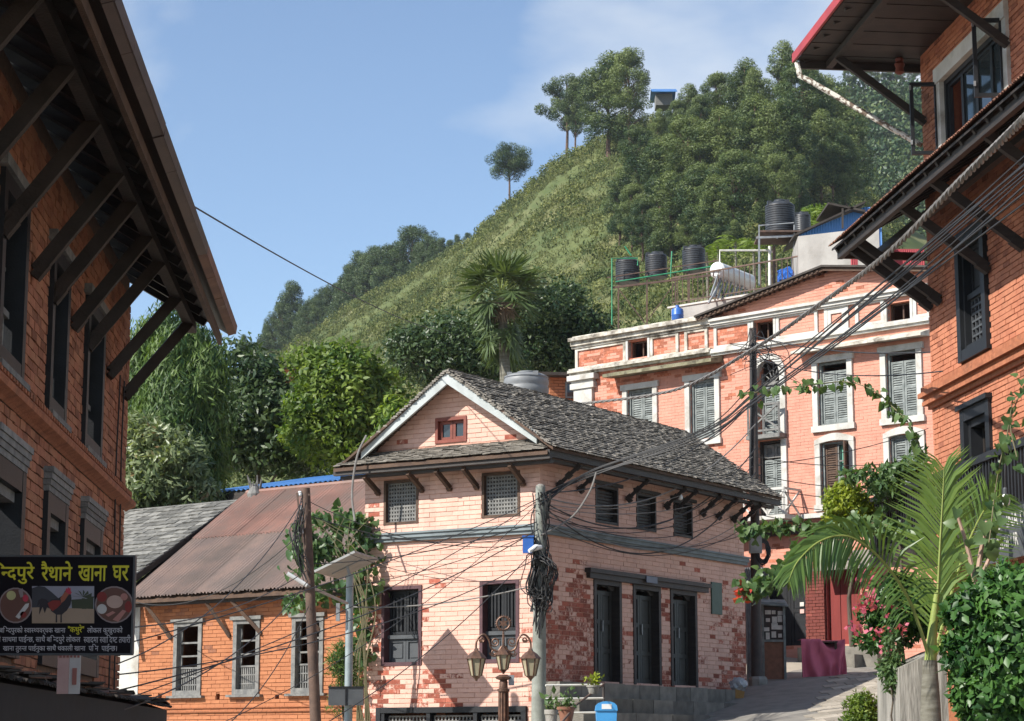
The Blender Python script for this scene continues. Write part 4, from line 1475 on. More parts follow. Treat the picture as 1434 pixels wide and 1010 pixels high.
# long shed with blue sheet roof behind
bs = thing('blue_roof_shed', 'long low shed with blue sheet roof behind the rusty roof', 'shed', FO.P(4, 0, -7))
mbx = MB()
FB = FO
sh0, sh1 = 2.0, 9.3
mbx.fbox(FB, sh0 + .2, sh1 - .2, 0, 7.25, -9.2, -5.2)
mbx.build('wall', MAT['concrete'], bs)
s = sh0
bB = (FB.P(0, 8.33, -9.4) - FB.P(0, 7.44, -4.75)).normalized(); lB = 4.8
while s < sh1:
    mbx = MB(); mbx._t = random.random()
    sheet(mbx, FB.P(s, 7.44, -4.75), FB.d, bB, .95, lB, .016, .15, 2)
    mbx.build('roof_sheet', MAT['blue_sheet'], bs, smooth=True)
    s += .9
mbx = MB(); mbx.fbox(FB, sh0, sh1, 7.22, 7.46, -4.9, -4.8)
mbx.build('eave_beam', MAT['dark_wood'], bs)

# unseen plain house added behind the pink one, to shade lane and shop doors
rh = thing('added_shade_house', 'unseen plain house added behind the pink corner house to shade the lane', 'house', (-1, 50, 0))
FQ = Fr((-3.6, 50.6), (0.84594, -0.10), (-0.1, -0.9))
MB().fbox(FQ, 0, 6.4, 0, 7.6, -3.6, 0).build('wall', MAT['mortar_orange'], rh)
mbx = MB()
for o0, o1 in ((.4, -1.8), (-4.0, -1.8)):
    mbx.hexa([FQ.P(-.3, 7.5, o0), FQ.P(6.7, 7.5, o0), FQ.P(6.7, 8.8, o1), FQ.P(-.3, 8.8, o1), FQ.P(-.3, 7.6, o0), FQ.P(6.7, 7.6, o0), FQ.P(6.7, 8.9, o1), FQ.P(-.3, 8.9, o1)])
mbx.build('roof', MAT['rust_sheet'], rh)

# ------------------------------------------------------------------ salmon three-storey guest house
H_O = at(1300, 700, 50.0)
FH = Fr(H_O, (-0.73446, 0.67865), (-0.67865, -0.73446))
gh = thing('guest_house', 'salmon three-storey building with white window surrounds and grey shutters', 'building', (H_O.x, H_O.y, 3.4))
WHL, WHR = 10.88, -0.25
winH = [(8.03, 9.2, 9.12, 10.99), (6.0, 7.11, 9.15, 11.0), (1.98, 3.15, 9.13, 10.99), (0.03, 1.18, 9.11, 11.0),
        (6.0, 7.11, 7.2, 9.0), (1.98, 3.12, 7.2, 9.03), (0.02, 1.15, 7.2, 9.0)]
sw = 0.15
holesH = [(a + sw, b - sw, c + sw, d - sw) for a, b, c, d in winH]
archH = (4.12, 4.84, 9.2, 11.1)
lowH = (4.12, 4.86, 7.15, 9.08)
attic = [(8.33, 9.0, 11.68, 12.14), (4.28, 4.9, 11.64, 12.12), (0.3, 0.95, 11.56, 12.04)]
shopH = [(3.5, 4.7, 4.0, 5.75), (1.95, 2.98, 3.95, 5.85)]
allH = holesH + [archH, lowH] + attic + shopH
core(MB(), FH, WHR, WHL, 2.6, 12.36, allH, o=-.006).build('wall', MAT['mortar_salmon'], gh)


def peelH(s, z):
    p = 0.0
    if z > 11.0 and s > 4.9:
        p = .8
    elif z > 9.3 and s > 9.0:
        p = .75 * sstep(9.3, 10.3, z)
    elif s > 4.9 and s < 6.2 and z > 10:
        p = .6 * sstep(9.9, 10.9, z)
    elif z > 8.85 and z < 9.2 and 5.4 < s < 7.3:
        p = .5
    elif z < 7.1:
        p = .2
    n = fbm(s * 1.9, z * 2.2 + 7, 3)
    p *= min(1, max(0.2, (n - .2) * 2.6))
    return .6 if random.random() < p else .05


ps = Pieces()
bricks(ps, FH, 3.0, 12.3, lambda z: (WHR, WHL), allH, h=.076, L=.23, m=.006, mv=.003, peel=peelH, jit=.002)
mbx = MB()
for c, t, p in ps.items:
    mbx._t = t; mbx._p = p; mbx.hexa(c)
mbx.build('brickwork', MAT['brick_hotel'], gh, kind='stuff')
# pediment bricks above the cornice
RL, RA, RRt = 6.4, 2.6, -0.55
zL_, zA_, zR_ = 12.40, 13.12, 12.62
ped = MB()


def pedb(z):
    t = (z - zL_) / (zA_ - zL_)
    a = RA + (RL - RA) * (1 - t)
    t2 = max(0, (z - zR_) / (zA_ - zR_))
    b = RRt + (RA - RRt) * t2
    return (max(b, WHR), a)


ps = Pieces()
bricks(ps, FH, 12.38, 13.05, pedb, [], h=.076, L=.23, m=.006, mv=.003, peel=lambda s, z: .6 if random.random() < .1 else .1, proud=-.02, jit=.002)
mbx = MB()
for c, t, p in ps.items:
    mbx._t = t; mbx._p = p; mbx.hexa(c)
mbx.build('pediment_brickwork', MAT['brick_hotel'], gh, kind='stuff')
mbx = MB()
mbx.add([FH.P(WHR, 2.6), FH.P(WHR, 12.6), FH.P(WHR, 12.6, -7), FH.P(WHR, 2.6, -7)], [(0, 1, 2, 3)])
mbx.add([FH.P(WHL, 2.6), FH.P(WHL, 12.4), FH.P(WHL, 12.4, -7), FH.P(WHL, 2.6, -7)], [(0, 1, 2, 3)])
mbx.add([FH.P(WHR, 2.6, -7), FH.P(WHL, 2.6, -7), FH.P(WHL, 12.4, -7), FH.P(WHR, 12.4, -7)], [(0, 1, 2, 3)])
mbx.add([FH.P(WHR, 12.2, -.1), FH.P(WHL, 12.2, -.1), FH.P(WHL, 12.2, -7), FH.P(WHR, 12.2, -7)], [(0, 1, 2, 3)])
mbx.add([FH.P(RL, zL_, -.06), FH.P(RA, zA_, -.06), FH.P(WHR, zR_ + .05, -.06), FH.P(WHR, 12.3, -.06), FH.P(RL, 12.3, -.06)], [(0, 1, 2, 3, 4)])
mbx.build('side_wall', MAT['mortar_salmon'], gh)

for i, (a, b, c, d) in enumerate(winH):
    h = holesH[i]
    arched = i >= 4
    mbx = MB()
    mbx.fbox(FH, a, h[0], c, d - (.1 if arched else 0), -.1, .06); mbx.fbox(FH, h[1], b, c, d - (.1 if arched else 0), -.1, .06)
    mbx.fbox(FH, a - .04, b + .04, c, h[2], -.1, .085)
    if not arched:
        mbx.fbox(FH, a - .05, b + .05, h[3], d, -.1, .08)
    else:
        n = 10
        for k in range(n):
            t0, t1 = k / n, (k + 1) / n
            f = lambda t: .14 * math.sin(math.pi * t)
            s0, s1 = a + (b - a) * t0, a + (b - a) * t1
            mbx.hexa([FH.P(s0, h[3] - .06 + .5 * f(t0), -.1), FH.P(s1, h[3] - .06 + .5 * f(t1), -.1), FH.P(s1, d - .1 + f(t1), -.1), FH.P(s0, d - .1 + f(t0), -.1),
                      FH.P(s0, h[3] - .06 + .5 * f(t0), .07), FH.P(s1, h[3] - .06 + .5 * f(t1), .07), FH.P(s1, d - .1 + f(t1), .07), FH.P(s0, d - .1 + f(t0), .07)])
    w = mbx.build('window', MAT['white_paint'], gh)
    frame_mb(FH, h[0], h[1], h[2], h[3], .06, -.16, -.05).build('frame', MAT['shutter'], w)
    m_ = (h[0] + h[1]) / 2
    top = h[3] - .06 - (.16 if i in (2, 3) else 0)
    for j, (p, q) in enumerate(((h[0] + .06, m_ - .006), (m_ + .006, h[1] - .06))):
        if i == 5 and j == 0:                       # one leaf stands open, green curtain inside
            o_ = Fr(FH.P(h[0] + .06, 0, -.05), (FH.n * .96 - FH.d * .28).to_tuple()[:2], (FH.d * .96 + FH.n * .28).to_tuple()[:2])
            shutter_mb(o_, 0, q - p, h[2] + .07, top, 0, 2).build('shutter', MAT['brown_wood'], w)
            shutter_mb(FH, p, q, h[2] + .07, h[2] + .07 + (top - h[2]) * .42, -.12, 1).build('lower_shutter', MAT['shutter'], w)
            q_ = frame_mb(FH, p, q, h[2] + .1 + (top - h[2]) * .42, top, .035, -.12, -.09)
            zc = h[2] + (top - h[2]) * .7
            q_.fbox(FH, p, q, zc, zc + .03, -.12, -.09)
            q_.build('sash', MAT['grey_wood'], w)
            MB().fbox(FH, p, q, h[2] + .1, top, -.2, -.18).build('curtain', flat('green_curtain', (.12, .3, .22)), w)
            continue
        shutter_mb(FH, p, q, h[2] + .07, top, -.13, 2).build('shutter', MAT['shutter'] if i != 5 else MAT['brown_wood'], w)
# arched doorway with small balcony rail, door below with crossed railing
def door_surround(s0, s1, z0, z1, arch):
    mbx = MB()
    mbx.fbox(FH, s0 - .16, s0, z0, z1 - (.34 if arch else 0), -.1, .06); mbx.fbox(FH, s1, s1 + .16, z0, z1 - (.34 if arch else 0), -.1, .06)
    if arch:
        n = 14; zc = z1 - .36; m_ = (s0 + s1) / 2; ri = (s1 - s0) / 2
        for k in range(n):
            t0, t1 = math.pi * k / n, math.pi * (k + 1) / n
            q = []
            for o in (-.1, .065):
                for t, rr in ((t0, ri), (t1, ri), (t1, ri + .17), (t0, ri + .17)):
                    q.append(FH.P(m_ - math.cos(t) * rr, zc + math.sin(t) * rr, o))
            mbx.hexa(q)
        # filled corners of the square hole
        for sg in (-1, 1):
            pl_ = [FH.P(m_ + sg * ri, z1 + .0, -.06)]
            for k in range(7):
                t = math.pi / 2 * k / 6
                pl_.append(FH.P(m_ + sg * ri * math.cos(t), zc + ri * math.sin(t), -.06))
            pl_.append(FH.P(m_, z1, -.06))
            mbx.prism(pl_, FH.n * .05)
    return mbx


w = door_surround(*archH, True).build('arched_door', MAT['white_paint'], gh)
mbx = MB()
mbx.fbox(FH, archH[0], archH[0] + .06, archH[2], archH[3] - .3, -.25, -.18); mbx.fbox(FH, archH[1] - .06, archH[1], archH[2], archH[3] - .3, -.25, -.18)
mbx.fbox(FH, archH[0] + .06, archH[1] - .06, 10.5, 10.58, -.25, -.17)
for k in range(1, 6):
    t = math.pi * k / 6; m_ = (archH[0] + archH[1]) / 2
    mbx.bar(FH.P(m_, 10.56, -.2), FH.P(m_ - math.cos(t) * .34, 10.56 + math.sin(t) * .5, -.2), .025, .025)
mbx.build('frame', MAT['grey_wood'], w)
m_ = (archH[0] + archH[1]) / 2
for p, q in ((archH[0] + .06, m_ - .005), (m_ + .005, archH[1] - .06)):
    shutter_mb(FH, p, q, 9.24, 10.48, -.24, 2).build('shutter', MAT['shutter'], w)
mbx = MB()
mbx.fbox(FH, 3.98, 5.0, 9.1, 9.2, -.15, .3)
mbx.build('balcony_slab', MAT['grey_wood'], w)
mbx = MB()
for z in (9.3, 9.95):
    mbx.bar(FH.P(4.0, z, .25), FH.P(4.98, z, .25), .05, .05)
mbx.bar(FH.P(4.0, 9.3, .25), FH.P(4.98, 9.95, .25), .03, .04); mbx.bar(FH.P(4.98, 9.3, .255), FH.P(4.0, 9.95, .255), .03, .04)
for s in (4.02, 4.49, 4.96):
    mbx.bar(FH.P(s, 9.2, .25), FH.P(s, 9.98, .25), .05, .05)
mbx.build('balcony_rail', MAT['grey_wood'], w)
w = door_surround(*lowH, False).build('balcony_door', MAT['white_paint'], gh)
frame_mb(FH, lowH[0], lowH[1], lowH[2], lowH[3], .06, -.25, -.1, False).build('frame', MAT['dark_wood'], w)
for p, q in ((lowH[0] + .06, m_ - .005), (m_ + .005, lowH[1] - .06)):
    shutter_mb(FH, p, q, 7.2, 8.62, -.22, 2).build('shutter', MAT['shutter'], w)
    leaf_door_mb(FH, p, q, 8.66, 9.0, -.22, panels=1).build('fanlight', MAT['grey_wood'], w)
bal = MB(); bal.fbox(FH, 3.55, 5.6, 7.02, 7.12, -.05, .75)
bal = bal.build('balcony', MAT['white_paint'], gh)
mbx = MB()
for k in range(5):
    s = 3.6 + k * .49
    mbx.bar(FH.P(s, 7.1, .7), FH.P(s, 7.78, .7), .05, .05)
    if k < 4:
        mbx.bar(FH.P(s, 7.15, .7), FH.P(s + .49, 7.72, .7), .025, .045); mbx.bar(FH.P(s + .49, 7.15, .705), FH.P(s, 7.72, .705), .025, .045)
mbx.bar(FH.P(3.58, 7.76, .7), FH.P(5.6, 7.76, .7), .06, .06)
mbx.bar(FH.P(3.6, 7.76, .7), FH.P(3.6, 7.76, 0), .05, .05); mbx.bar(FH.P(3.6, 7.15, .7), FH.P(3.6, 7.72, .05), .03, .045); mbx.bar(FH.P(3.605, 7.15, .05), FH.P(3.605, 7.72, .7), .03, .045)
mbx.build('crossed_rail', MAT['white_paint'], bal)

# cornices, frieze panels, canopies, corner pilaster
mbx = MB()
for o, za, zb in ((.10, 11.40, 11.46), (.16, 11.46, 11.53), (.12, 11.53, 11.58)):
    mbx.fbox(FH, WHR - .02, 6.2, za, zb, -.05, o)
mbx.build('cornice', MAT['white_paint'], gh)
mbx = MB()
for o, za, zb in ((.1, 12.16, 12.2), (.2, 12.28, 12.35), (.14, 12.2, 12.28)):
    mbx.fbox(FH, WHR - .02, 6.2, za, zb, -.05, o)
mbx.build('cornice', MAT['white_paint'], gh)
MB().fbox(FH, WHR - .02, 3.5, 7.04, 7.15, -.05, .16).build('sill_course', MAT['white_paint'], gh)
mbx = MB()
for o, za, zb in ((.10, 11.44, 11.5), (.2, 11.5, 11.57), (.14, 11.57, 11.62)):
    mbx.fbox(FH, 6.2, WHL + .12, za, zb, -.05, o)
for o, za, zb in ((.08, 12.18, 12.24), (.14, 12.24, 12.36), (.24, 12.36, 12.45), (.05, 12.45, 12.52)):
    mbx.fbox(FH, 6.2, WHL + .06, za, zb, -.35, o)
mbx.build('parapet', MAT['stained_white'], gh)
edges = [(10.85, 9.08), (8.25, 7.3), (7.1, 6.35), (6.15, 4.98), (4.2, 2.95), (2.75, 2.05), (1.85, 1.03), (.22, -.25)]
for i, (b, a) in enumerate(edges):
    mbx = MB()
    z0 = 11.60; z1 = 12.19
    bw = .09
    mbx.fbox(FH, a, a + bw, z0, z1, -.02, .045); mbx.fbox(FH, b - bw, b, z0, z1, -.02, .045)
    mbx.fbox(FH, a + bw, b - bw, z1 - .08, z1 - .002, -.02, .042); mbx.fbox(FH, a + bw, b - bw, z0 + .002, z0 + .06, -.02, .042)
    if i == 5:
        mbx.fbox(FH, a + bw, b - bw, z0 + .06, z0 + .16, -.02, .036); mbx.fbox(FH, a + bw, b - bw, z1 - .18, z1 - .08, -.02, .036)
        mbx.fbox(FH, a + bw, a + bw + .1, z0 + .16, z1 - .18, -.02, .036); mbx.fbox(FH, b - bw - .1, b - bw, z0 + .16, z1 - .18, -.02, .036)
    mbx.build('frieze_panel', MAT['white_paint'] if i > 2 else MAT['stained_white'], gh)
for a, b, c, d in attic:
    for p, q in ((a - .07, a), (b, b + .07)):
        MB().fbox(FH, p, q, c - .05, d + .04, -.1, .05).build('attic_jamb', MAT['white_paint'], gh)
for i, (a, b, c, d) in enumerate(attic):
    w = frame_mb(FH, a, b, c, d, .04, -.25, -.15).build('attic_opening', MAT['brown_wood'], gh)
    MB().fbox(FH, a + .3, a + .34, c, d, -.22, -.18).build('mullion', MAT['brown_wood'], w)
mbx = MB()
mbx.hexa([FH.P(5.9, 11.22, -.05), FH.P(9.5, 11.22, -.05), FH.P(9.5, 11.40, -.05), FH.P(5.9, 11.40, -.05),
          FH.P(5.9, 11.18, .5), FH.P(9.5, 11.18, .5), FH.P(9.5, 11.26, .5), FH.P(5.9, 11.26, .5)])
mbx.build('canopy', MAT['mossy'], gh)
mbx = MB()
mbx.hexa([FH.P(-.2, 11.12, -.05), FH.P(3.52, 11.12, -.05), FH.P(3.52, 11.30, -.05), FH.P(-.2, 11.30, -.05),
          FH.P(-.2, 11.08, .42), FH.P(3.52, 11.08, .42), FH.P(3.52, 11.14, .42), FH.P(-.2, 11.14, .42)])
mbx.build('canopy', MAT['stained_white'], gh)
mbx = MB()
mbx.fbox(FH, 10.22, 10.86, 7.5, 11.05, -.03, .1); mbx.fbox(FH, 10.12, 10.95, 11.05, 11.2, -.03, .15); mbx.fbox(FH, 10.05, 11.0, 11.28, 11.42, -.03, .22); mbx.fbox(FH, 10.16, 10.92, 11.2, 11.28, -.03, .13)
mbx.build('pilaster', MAT['white_paint'], gh)
# pitched roof over the right half
mbx = MB()
for (sa, za), (sb, zb) in (((RL + .15, zL_ + .02), (RA, zA_ + .03)), ((RRt - .4, zR_ - .02), (RA, zA_ + .032))):
    mbx.hexa([FH.P(sa, za, .34), FH.P(sb, zb, .34), FH.P(sb, zb, -5), FH.P(sa, za, -5),
              FH.P(sa, za + .05, .34), FH.P(sb, zb + .05, .34), FH.P(sb, zb + .05, -5), FH.P(sa, za + .05, -5)])
rH = mbx.build('roof', MAT['dark_sheet'], gh)
mbx = MB()
for k in range(26):
    t = k / 26
    s = RL + .1 + (RA - RL - .1) * t; z = zL_ + (zA_ - zL_) * t
    mbx.bar(FH.P(s, z - .015, .3), FH.P(s, z - .015, -.0), .06, .05)
for (sa, za), (sb, zb) in (((RL + .1, zL_ - .03), (RA, zA_ - .02)), ((RRt - .3, zR_ - .06), (RA, zA_ - .02))):
    mbx.bar(FH.P(sa, za, .25), FH.P(sb, zb, .25), .05, .07)
mbx.build('rafter_ends', MAT['brown_wood'], rH)
# ground floor: dark metal doors and red plank doors
a, b, c, d = shopH[0]
w = frame_mb(FH, a, b, c, d, .06, -.25, -.02, False).build('metal_door', MAT['black_paint'], gh)
for p, q in ((a + .06, (a + b) / 2 - .005), ((a + b) / 2 + .005, b - .06)):
    leaf_door_mb(FH, p, q, c, d - .06, -.22, panels=2, th=.03).build('door_leaf', MAT['black_paint'], w)
MB().fbox(FH, a + .2, a + .32, 4.95, 5.05, -.185, -.17).build('sticker', MAT['paper'], w)
MB().fbox(FH, a + .2, a + .32, 4.78, 4.88, -.185, -.17).build('sticker', MAT['banner_pink'], w)
a, b, c, d = shopH[1]
w = frame_mb(FH, a, b, c, d, .06, -.2, -.02, False).build('red_door', MAT['red_door'], gh)
for k in range(3):
    p = a + .06 + (b - a - .12) * k / 3; q = a + .06 + (b - a - .12) * (k + 1) / 3
    mbx = MB(); mbx._t = random.random(); mbx.fbox(FH, p, q - .02, c, d - .06, -.17, -.13)
    mbx.build('plank', MAT['red_door'], w)
ps = Pieces()
bricks(ps, FH, 3.2, 6.0, lambda z: (2.95, 3.5), [], h=.078, L=.2, m=.01, depth=.0, proud=.06, peel=lambda s, z: .6 if random.random() < .15 else .1)
mbx = MB()
for c, t, p in ps.items:
    mbx._t = t; mbx._p = p; mbx.hexa(c)
mbx.build('door_pier', MAT['red_brick_shop'], gh, kind='stuff')
mbx = MB(); mbx.fbox(FH, 1.5, 5.6, 6.68, 6.84, 0.0, .2)
mbx.build('shop_beam', MAT['dark_wood'], gh)
mbx = MB(); mbx.hexa([FH.P(1.2, 5.9, .02), FH.P(2.95, 5.9, .02), FH.P(2.95, 6.2, .02), FH.P(1.2, 6.2, .02), FH.P(1.2, 5.72, .5), FH.P(2.95, 5.72, .5), FH.P(2.95, 5.77, .5), FH.P(1.2, 5.77, .5)])
mbx.build('door_awning', MAT['slate'], gh)
mbx = MB(); mbx.fbox(FH, 1.2, 3.45, 3.2, 3.92, .06, .5); mbx.fbox(FH, 1.6, 3.0, 3.0, 3.7, .5, .85)
mbx.build('door_step', MAT['stone'], gh)

# ------------------------------------------------------------------ things on the roofs
FG = 'black water tanks on the roof'


def tank(p, r_, h, label, mat=None, ribs=9, name='water_tank', group=None):
    t = thing(name, label, 'water tank', p, group)
    prof = [(r_ * .96, 0)]
    for k in range(ribs):
        z0 = h * .80 * k / ribs; dz = h * .80 / ribs
        prof += [(r_ * .965, z0 + dz * .1), (r_, z0 + dz * .3), (r_, z0 + dz * .75), (r_ * .965, z0 + dz * .95)]
    prof += [(r_, h * .82), (r_ * .97, h * .86), (r_ * .8, h * .92), (r_ * .45, h * .965)]
    MB().lathe(p, prof, 26).build('body', mat or MAT['tank_black'], t, smooth=35)
    MB().lathe(Vector(p) + UP * h * .955, [(r_ * .42, 0), (r_ * .42, h * .05), (r_ * .36, h * .075), (.01, h * .08)], 16).build('lid', mat or MAT['tank_black'], t, smooth=35)
    mbx = MB()
    for k in range(4):
        an = k * math.pi / 2 + .5
        q = Vector(p) + Vector((math.cos(an) * r_ * .85, math.sin(an) * r_ * .85, h * .9))
        mbx.box(q.x - .06, q.x + .06, q.y - .06, q.y + .06, q.z - .05, q.z + h * .06)
    mbx.build('lug', mat or MAT['tank_black'], t)
    return t


YT = 62.0
for u, v0, v1, w_, lab in ((879, 362, 397, 34, 'ribbed black water tank, leftmost of the three on the rusty frame'),
                           (919, 354, 389, 31, 'ribbed black water tank, middle of the three on the rusty frame'),
                           (972, 345, 381, 33, 'ribbed black water tank, rightmost of the three on the rusty frame')):
    p = at(u, v1, YT); q = at(u, v0, YT)
    tank(p, w_ / 2 / FPX * YT * 1.02, (q - p).length, lab, group=FG)
ts = thing('tank_stand', 'rusty steel frame with green pipes carrying three black tanks', 'frame', at(920, 455, YT))
mbx = MB()
zf = lambda u, v, dy=0: at(u, v, YT + dy)
for dy in (-.5, .5):
    mbx.bar(zf(858, 403, dy), zf(1008, 384, dy), .05, .06)
for u in (858, 905, 945, 1003):
    v = 403 - (u - 858) * .127
    mbx.bar(zf(u, v, -.5), zf(u, v, .5), .05, .05)
mbx.build('platform_beam', MAT['rusty_steel'], ts)
for u in (866, 906, 946, 965, 1003):
    v = 403 - (u - 858) * .127
    for dy in (-.5, .5):
        MB().bar(zf(u, v - (0 if dy > 0 else 12), dy), zf(u, 462, dy), .045, .045).build('post', MAT['rusty_steel'], ts)
mbx = MB()
mbx.bar(zf(866, 405, -.5), zf(905, 455, -.5), .025, .025); mbx.bar(zf(946, 395, -.5), zf(906, 450, -.5), .025, .025); mbx.bar(zf(1003, 388, -.5), zf(966, 440, -.5), .025, .025)
mbx.bar(zf(850, 389, -.5), zf(1010, 364, -.5), .03, .03)
mbx.build('brace', MAT['rusty_steel'], ts)
for pts in (((857, 455), (857, 362), (893, 362), (893, 372)), ((884, 358), (875, 345)), ((939, 388), (941, 352)), ((862, 395), (1005, 372))):
    MB().tube([zf(u, v, -.55) for u, v in pts], .022, 6).build('pipe', MAT['green_pipe'], ts, smooth=True)
# slabs behind the parapet and terrace railing
tr = thing('roof_terrace', 'grey cement terrace wall with steel railing above the salmon building', 'terrace', at(1000, 440, 60))
pA, pB = at(940, 452, 60.5), at(1065, 420, 58.5)
frT = Fr((pA.x, pA.y), ((pB - pA).x, (pB - pA).y), (FH.n.x, FH.n.y))
Lt = (Vector((pB.x, pB.y, 0)) - Vector((pA.x, pA.y, 0))).length
MB().fbox(frT, 0, Lt + 3.2, 12.0, 13.95, -.15, 0).build('terrace_wall', MAT['cement'], tr)
MB().fbox(frT, -.1, Lt + 3.2, 13.95, 14.0, -.2, .04).build('coping', MAT['white_paint'], tr)
mbx = MB()
n = 34
for k in range(n):
    s = (Lt + 3.0) * k / n
    mbx.bar(frT.P(s, 14.0, -.08), frT.P(s, 14.85, -.08), .022, .022)
mbx.bar(frT.P(0, 14.85, -.08), frT.P(Lt + 3.1, 14.85, -.08), .04, .04); mbx.bar(frT.P(0, 14.12, -.08), frT.P(Lt + 3.1, 14.12, -.08), .03, .03)
mbx.build('railing', MAT['rusty_steel'], tr)
# solar water heater: tilted white cylinder on a frame
sw_ = thing('solar_heater', 'white solar water heater cylinder on a frame behind the roof railing', 'water heater', at(1025, 410, 60.5))
mbx = MB(); a, b = at(1003, 378, 59.6), at(1050, 396, 61.4)
mbx.tube([a, a.lerp(b, .03), a.lerp(b, .97), b], [.18, .24, .24, .18], 18)
mbx.build('cylinder', MAT['white_tank'], sw_, smooth=35)
mbx = MB()
mbx.bar(at(1006, 388, 59.8), at(1008, 425, 59.8), .04, .04); mbx.bar(at(1046, 400, 61.2), at(1046, 425, 61.2), .04, .04); mbx.bar(at(992, 425, 59.2), at(1010, 392, 59.9), .05, .05)
mbx.build('stand', MAT['steel'], sw_)
mbx = MB()
for k in range(9):
    t = k / 8
    p = a.lerp(b, .08 + .84 * t)
    mbx.tube([p, p + Vector((-.35, -1.0, -.95))], .03, 6)
mbx.build('heater_tubes', MAT['steel'], sw_, smooth=True)
solo(MB().tube([at(1008, 377, 60), at(1008, 351, 60), at(1075, 351, 60), at(1085, 354, 60)], .03, 6), 'pipe', MAT['white_pipe'], 'pale bent pipe above the white water heater', 'pipe', smooth=True)
# blue barrel, blue tarp
bb = thing('blue_barrel', 'small blue plastic barrel on the ledge of the salmon building', 'barrel', at(949, 448, 59.5))
pb = at(949, 449, 59.5)
MB().lathe(pb, [(.15, 0), (.17, .05), (.17, .13), (.18, .15), (.17, .17), (.17, .28), (.15, .33), (.06, .36), (.05, .4)], 16).build('body', MAT['blue_plastic'], bb, smooth=35)
MB().lathe(pb + UP * .395, [(.055, 0), (.055, .04)], 10).build('cap', MAT['blue_plastic'], bb)
tp = MB(); 
V_ = []; F_ = []
p0, p1 = at(1088, 396, 59.3), at(1116, 374, 59.3)
for j in range(7):
    for i in range(9):
        V_.append((p0.x + (p1.x - p0.x) * i / 8, p0.y + .12 * math.sin(i * 2.1 + j) + .06 * j - .4, p0.z + (p1.z - p0.z) * j / 6 * (1 - .3 * abs(i / 4 - 1)) + .03 * math.sin(i * 1.7)))
for j in range(6):
    for i in range(8):
        F_.append((j * 9 + i, j * 9 + i + 1, j * 9 + i + 10, j * 9 + i + 9))
tp.add(V_, F_); tp.box(p0.x + .03, p1.x - .03, p0.y - .2, p0.y + .2, p0.z - .02, p0.z + .22)
solo(tp, 'tarpaulin', MAT['blue_plastic'], 'crumpled blue tarpaulin bundle behind the roof railing', 'tarpaulin')
# big tank on a high stand, another tank behind it
bt = thing('tank_tower', 'grey steel tower carrying the big black tank', 'frame', at(1092, 392, 60))
Yb_ = 60.0
mbx = MB()
for dy in (-.7, .7):
    for u in (1063, 1112):
        mbx.bar(at(u, 333, Yb_ + dy), at(u, 400, Yb_ + dy), .05, .05)
        mbx.bar(at(u, 333, Yb_ + dy), at(u, 315, Yb_ + dy), .035, .035)
    mbx.bar(at(1060, 333, Yb_ + dy), at(1126, 330, Yb_ + dy), .06, .06); mbx.bar(at(1063, 316, Yb_ + dy), at(1112, 312, Yb_ + dy), .03, .03)
for u in (1060, 1088, 1122):
    mbx.bar(at(u, 333, Yb_ - .7), at(u, 333, Yb_ + .7), .06, .06)
mbx.build('post', MAT['steel'], bt)
q = at(1092, 334, Yb_)
MB().box(q.x - .65, q.x + .75, q.y - .8, q.y + .8, q.z + .0, q.z + .05).build('platform', MAT['rusty_steel'], bt)
for u in (1078, 1084):
    MB().tube([at(u, 345, Yb_ - .4), at(u, 400, Yb_ - .4)], .045, 8).build('pipe', MAT['white_pipe'] if u == 1078 else MAT['rusty_steel'], bt, smooth=True)
p = at(1093, 332, Yb_) + UP * .04; q = at(1093, 282, Yb_)
tank(p, 21.5 / FPX * Yb_, (q - p).length, 'big ribbed black water tank on the high steel tower', ribs=12, group=FG)
p = at(1124, 330, Yb_ + 1.6); q = at(1124, 298, Yb_ + 1.6)
tank(p, 12 / FPX * 62, (q - p).length, 'smaller black water tank half hidden behind the big tank', group=FG)
# grey tank behind the pink roof
p = at(737, 565, 50); q = at(737, 522, 50)
tank(p, 32 / FPX * 50, (q - p).length, 'sun-bleached grey water tank behind the slate ridge of the pink house', MAT['tank_grey'], ribs=3)
MB_ = MB(); MB_.box(p.x - .7, p.x + .7, p.y - .7, p.y + .7, p.z - 3.5, p.z); solo(MB_, 'concrete_plinth', MAT['concrete'], 'concrete pedestal under the grey tank behind the pink house', 'pedestal')
# cement stair house with blue shed
cb = thing('stair_house', 'bare grey cement box on the roof below the blue sheet shed', 'building', at(1175, 395, 58))
pA = at(1119, 392, 57.5); pB = at(1232, 392, 56.0)
frC = Fr((pA.x, pA.y), ((pB - pA).x, (pB - pA).y), (-.05, -1))
lc = (pB - pA).length
zt1 = at(1119, 331, 57.5).z; zt2 = at(1225, 318, 56).z
mbx = MB()
mbx.hexa([frC.P(0, 12, 0), frC.P(lc, 12, 0), frC.P(lc, 12, -2.5), frC.P(0, 12, -2.5), frC.P(0, zt1, 0), frC.P(lc, zt2, 0), frC.P(lc, zt2, -2.5), frC.P(0, zt1, -2.5)])
mbx.build('wall', MAT['cement'], cb)
bsd = thing('blue_shed', 'blue corrugated sheet shed with sloping roof on top of the grey cement box', 'shed', at(1180, 325, 58.8))
mbx = MB(); p0 = at(1119, 331, 58.6); p1 = at(1235, 331, 58.6)
vs_ = []; fs = []
n = 60
for k in range(n + 1):
    t = k / n
    x = p0.x + (p1.x - p0.x) * t
    zt = at(1119 + 116 * t, 328 - 38 * min(1, t * 1.25), 58.6).z
    vs_ += [(x, 58.6 + .02 * (k % 2), p0.z - .4), (x, 58.6 + .02 * (k % 2), zt)]
for k in range(n):
    fs.append((2 * k, 2 * k + 2, 2 * k + 3, 2 * k + 1))
mbx.add(vs_, fs)
mbx.build('sheet_wall', MAT['blue_sheet'], bsd)
mbx = MB()
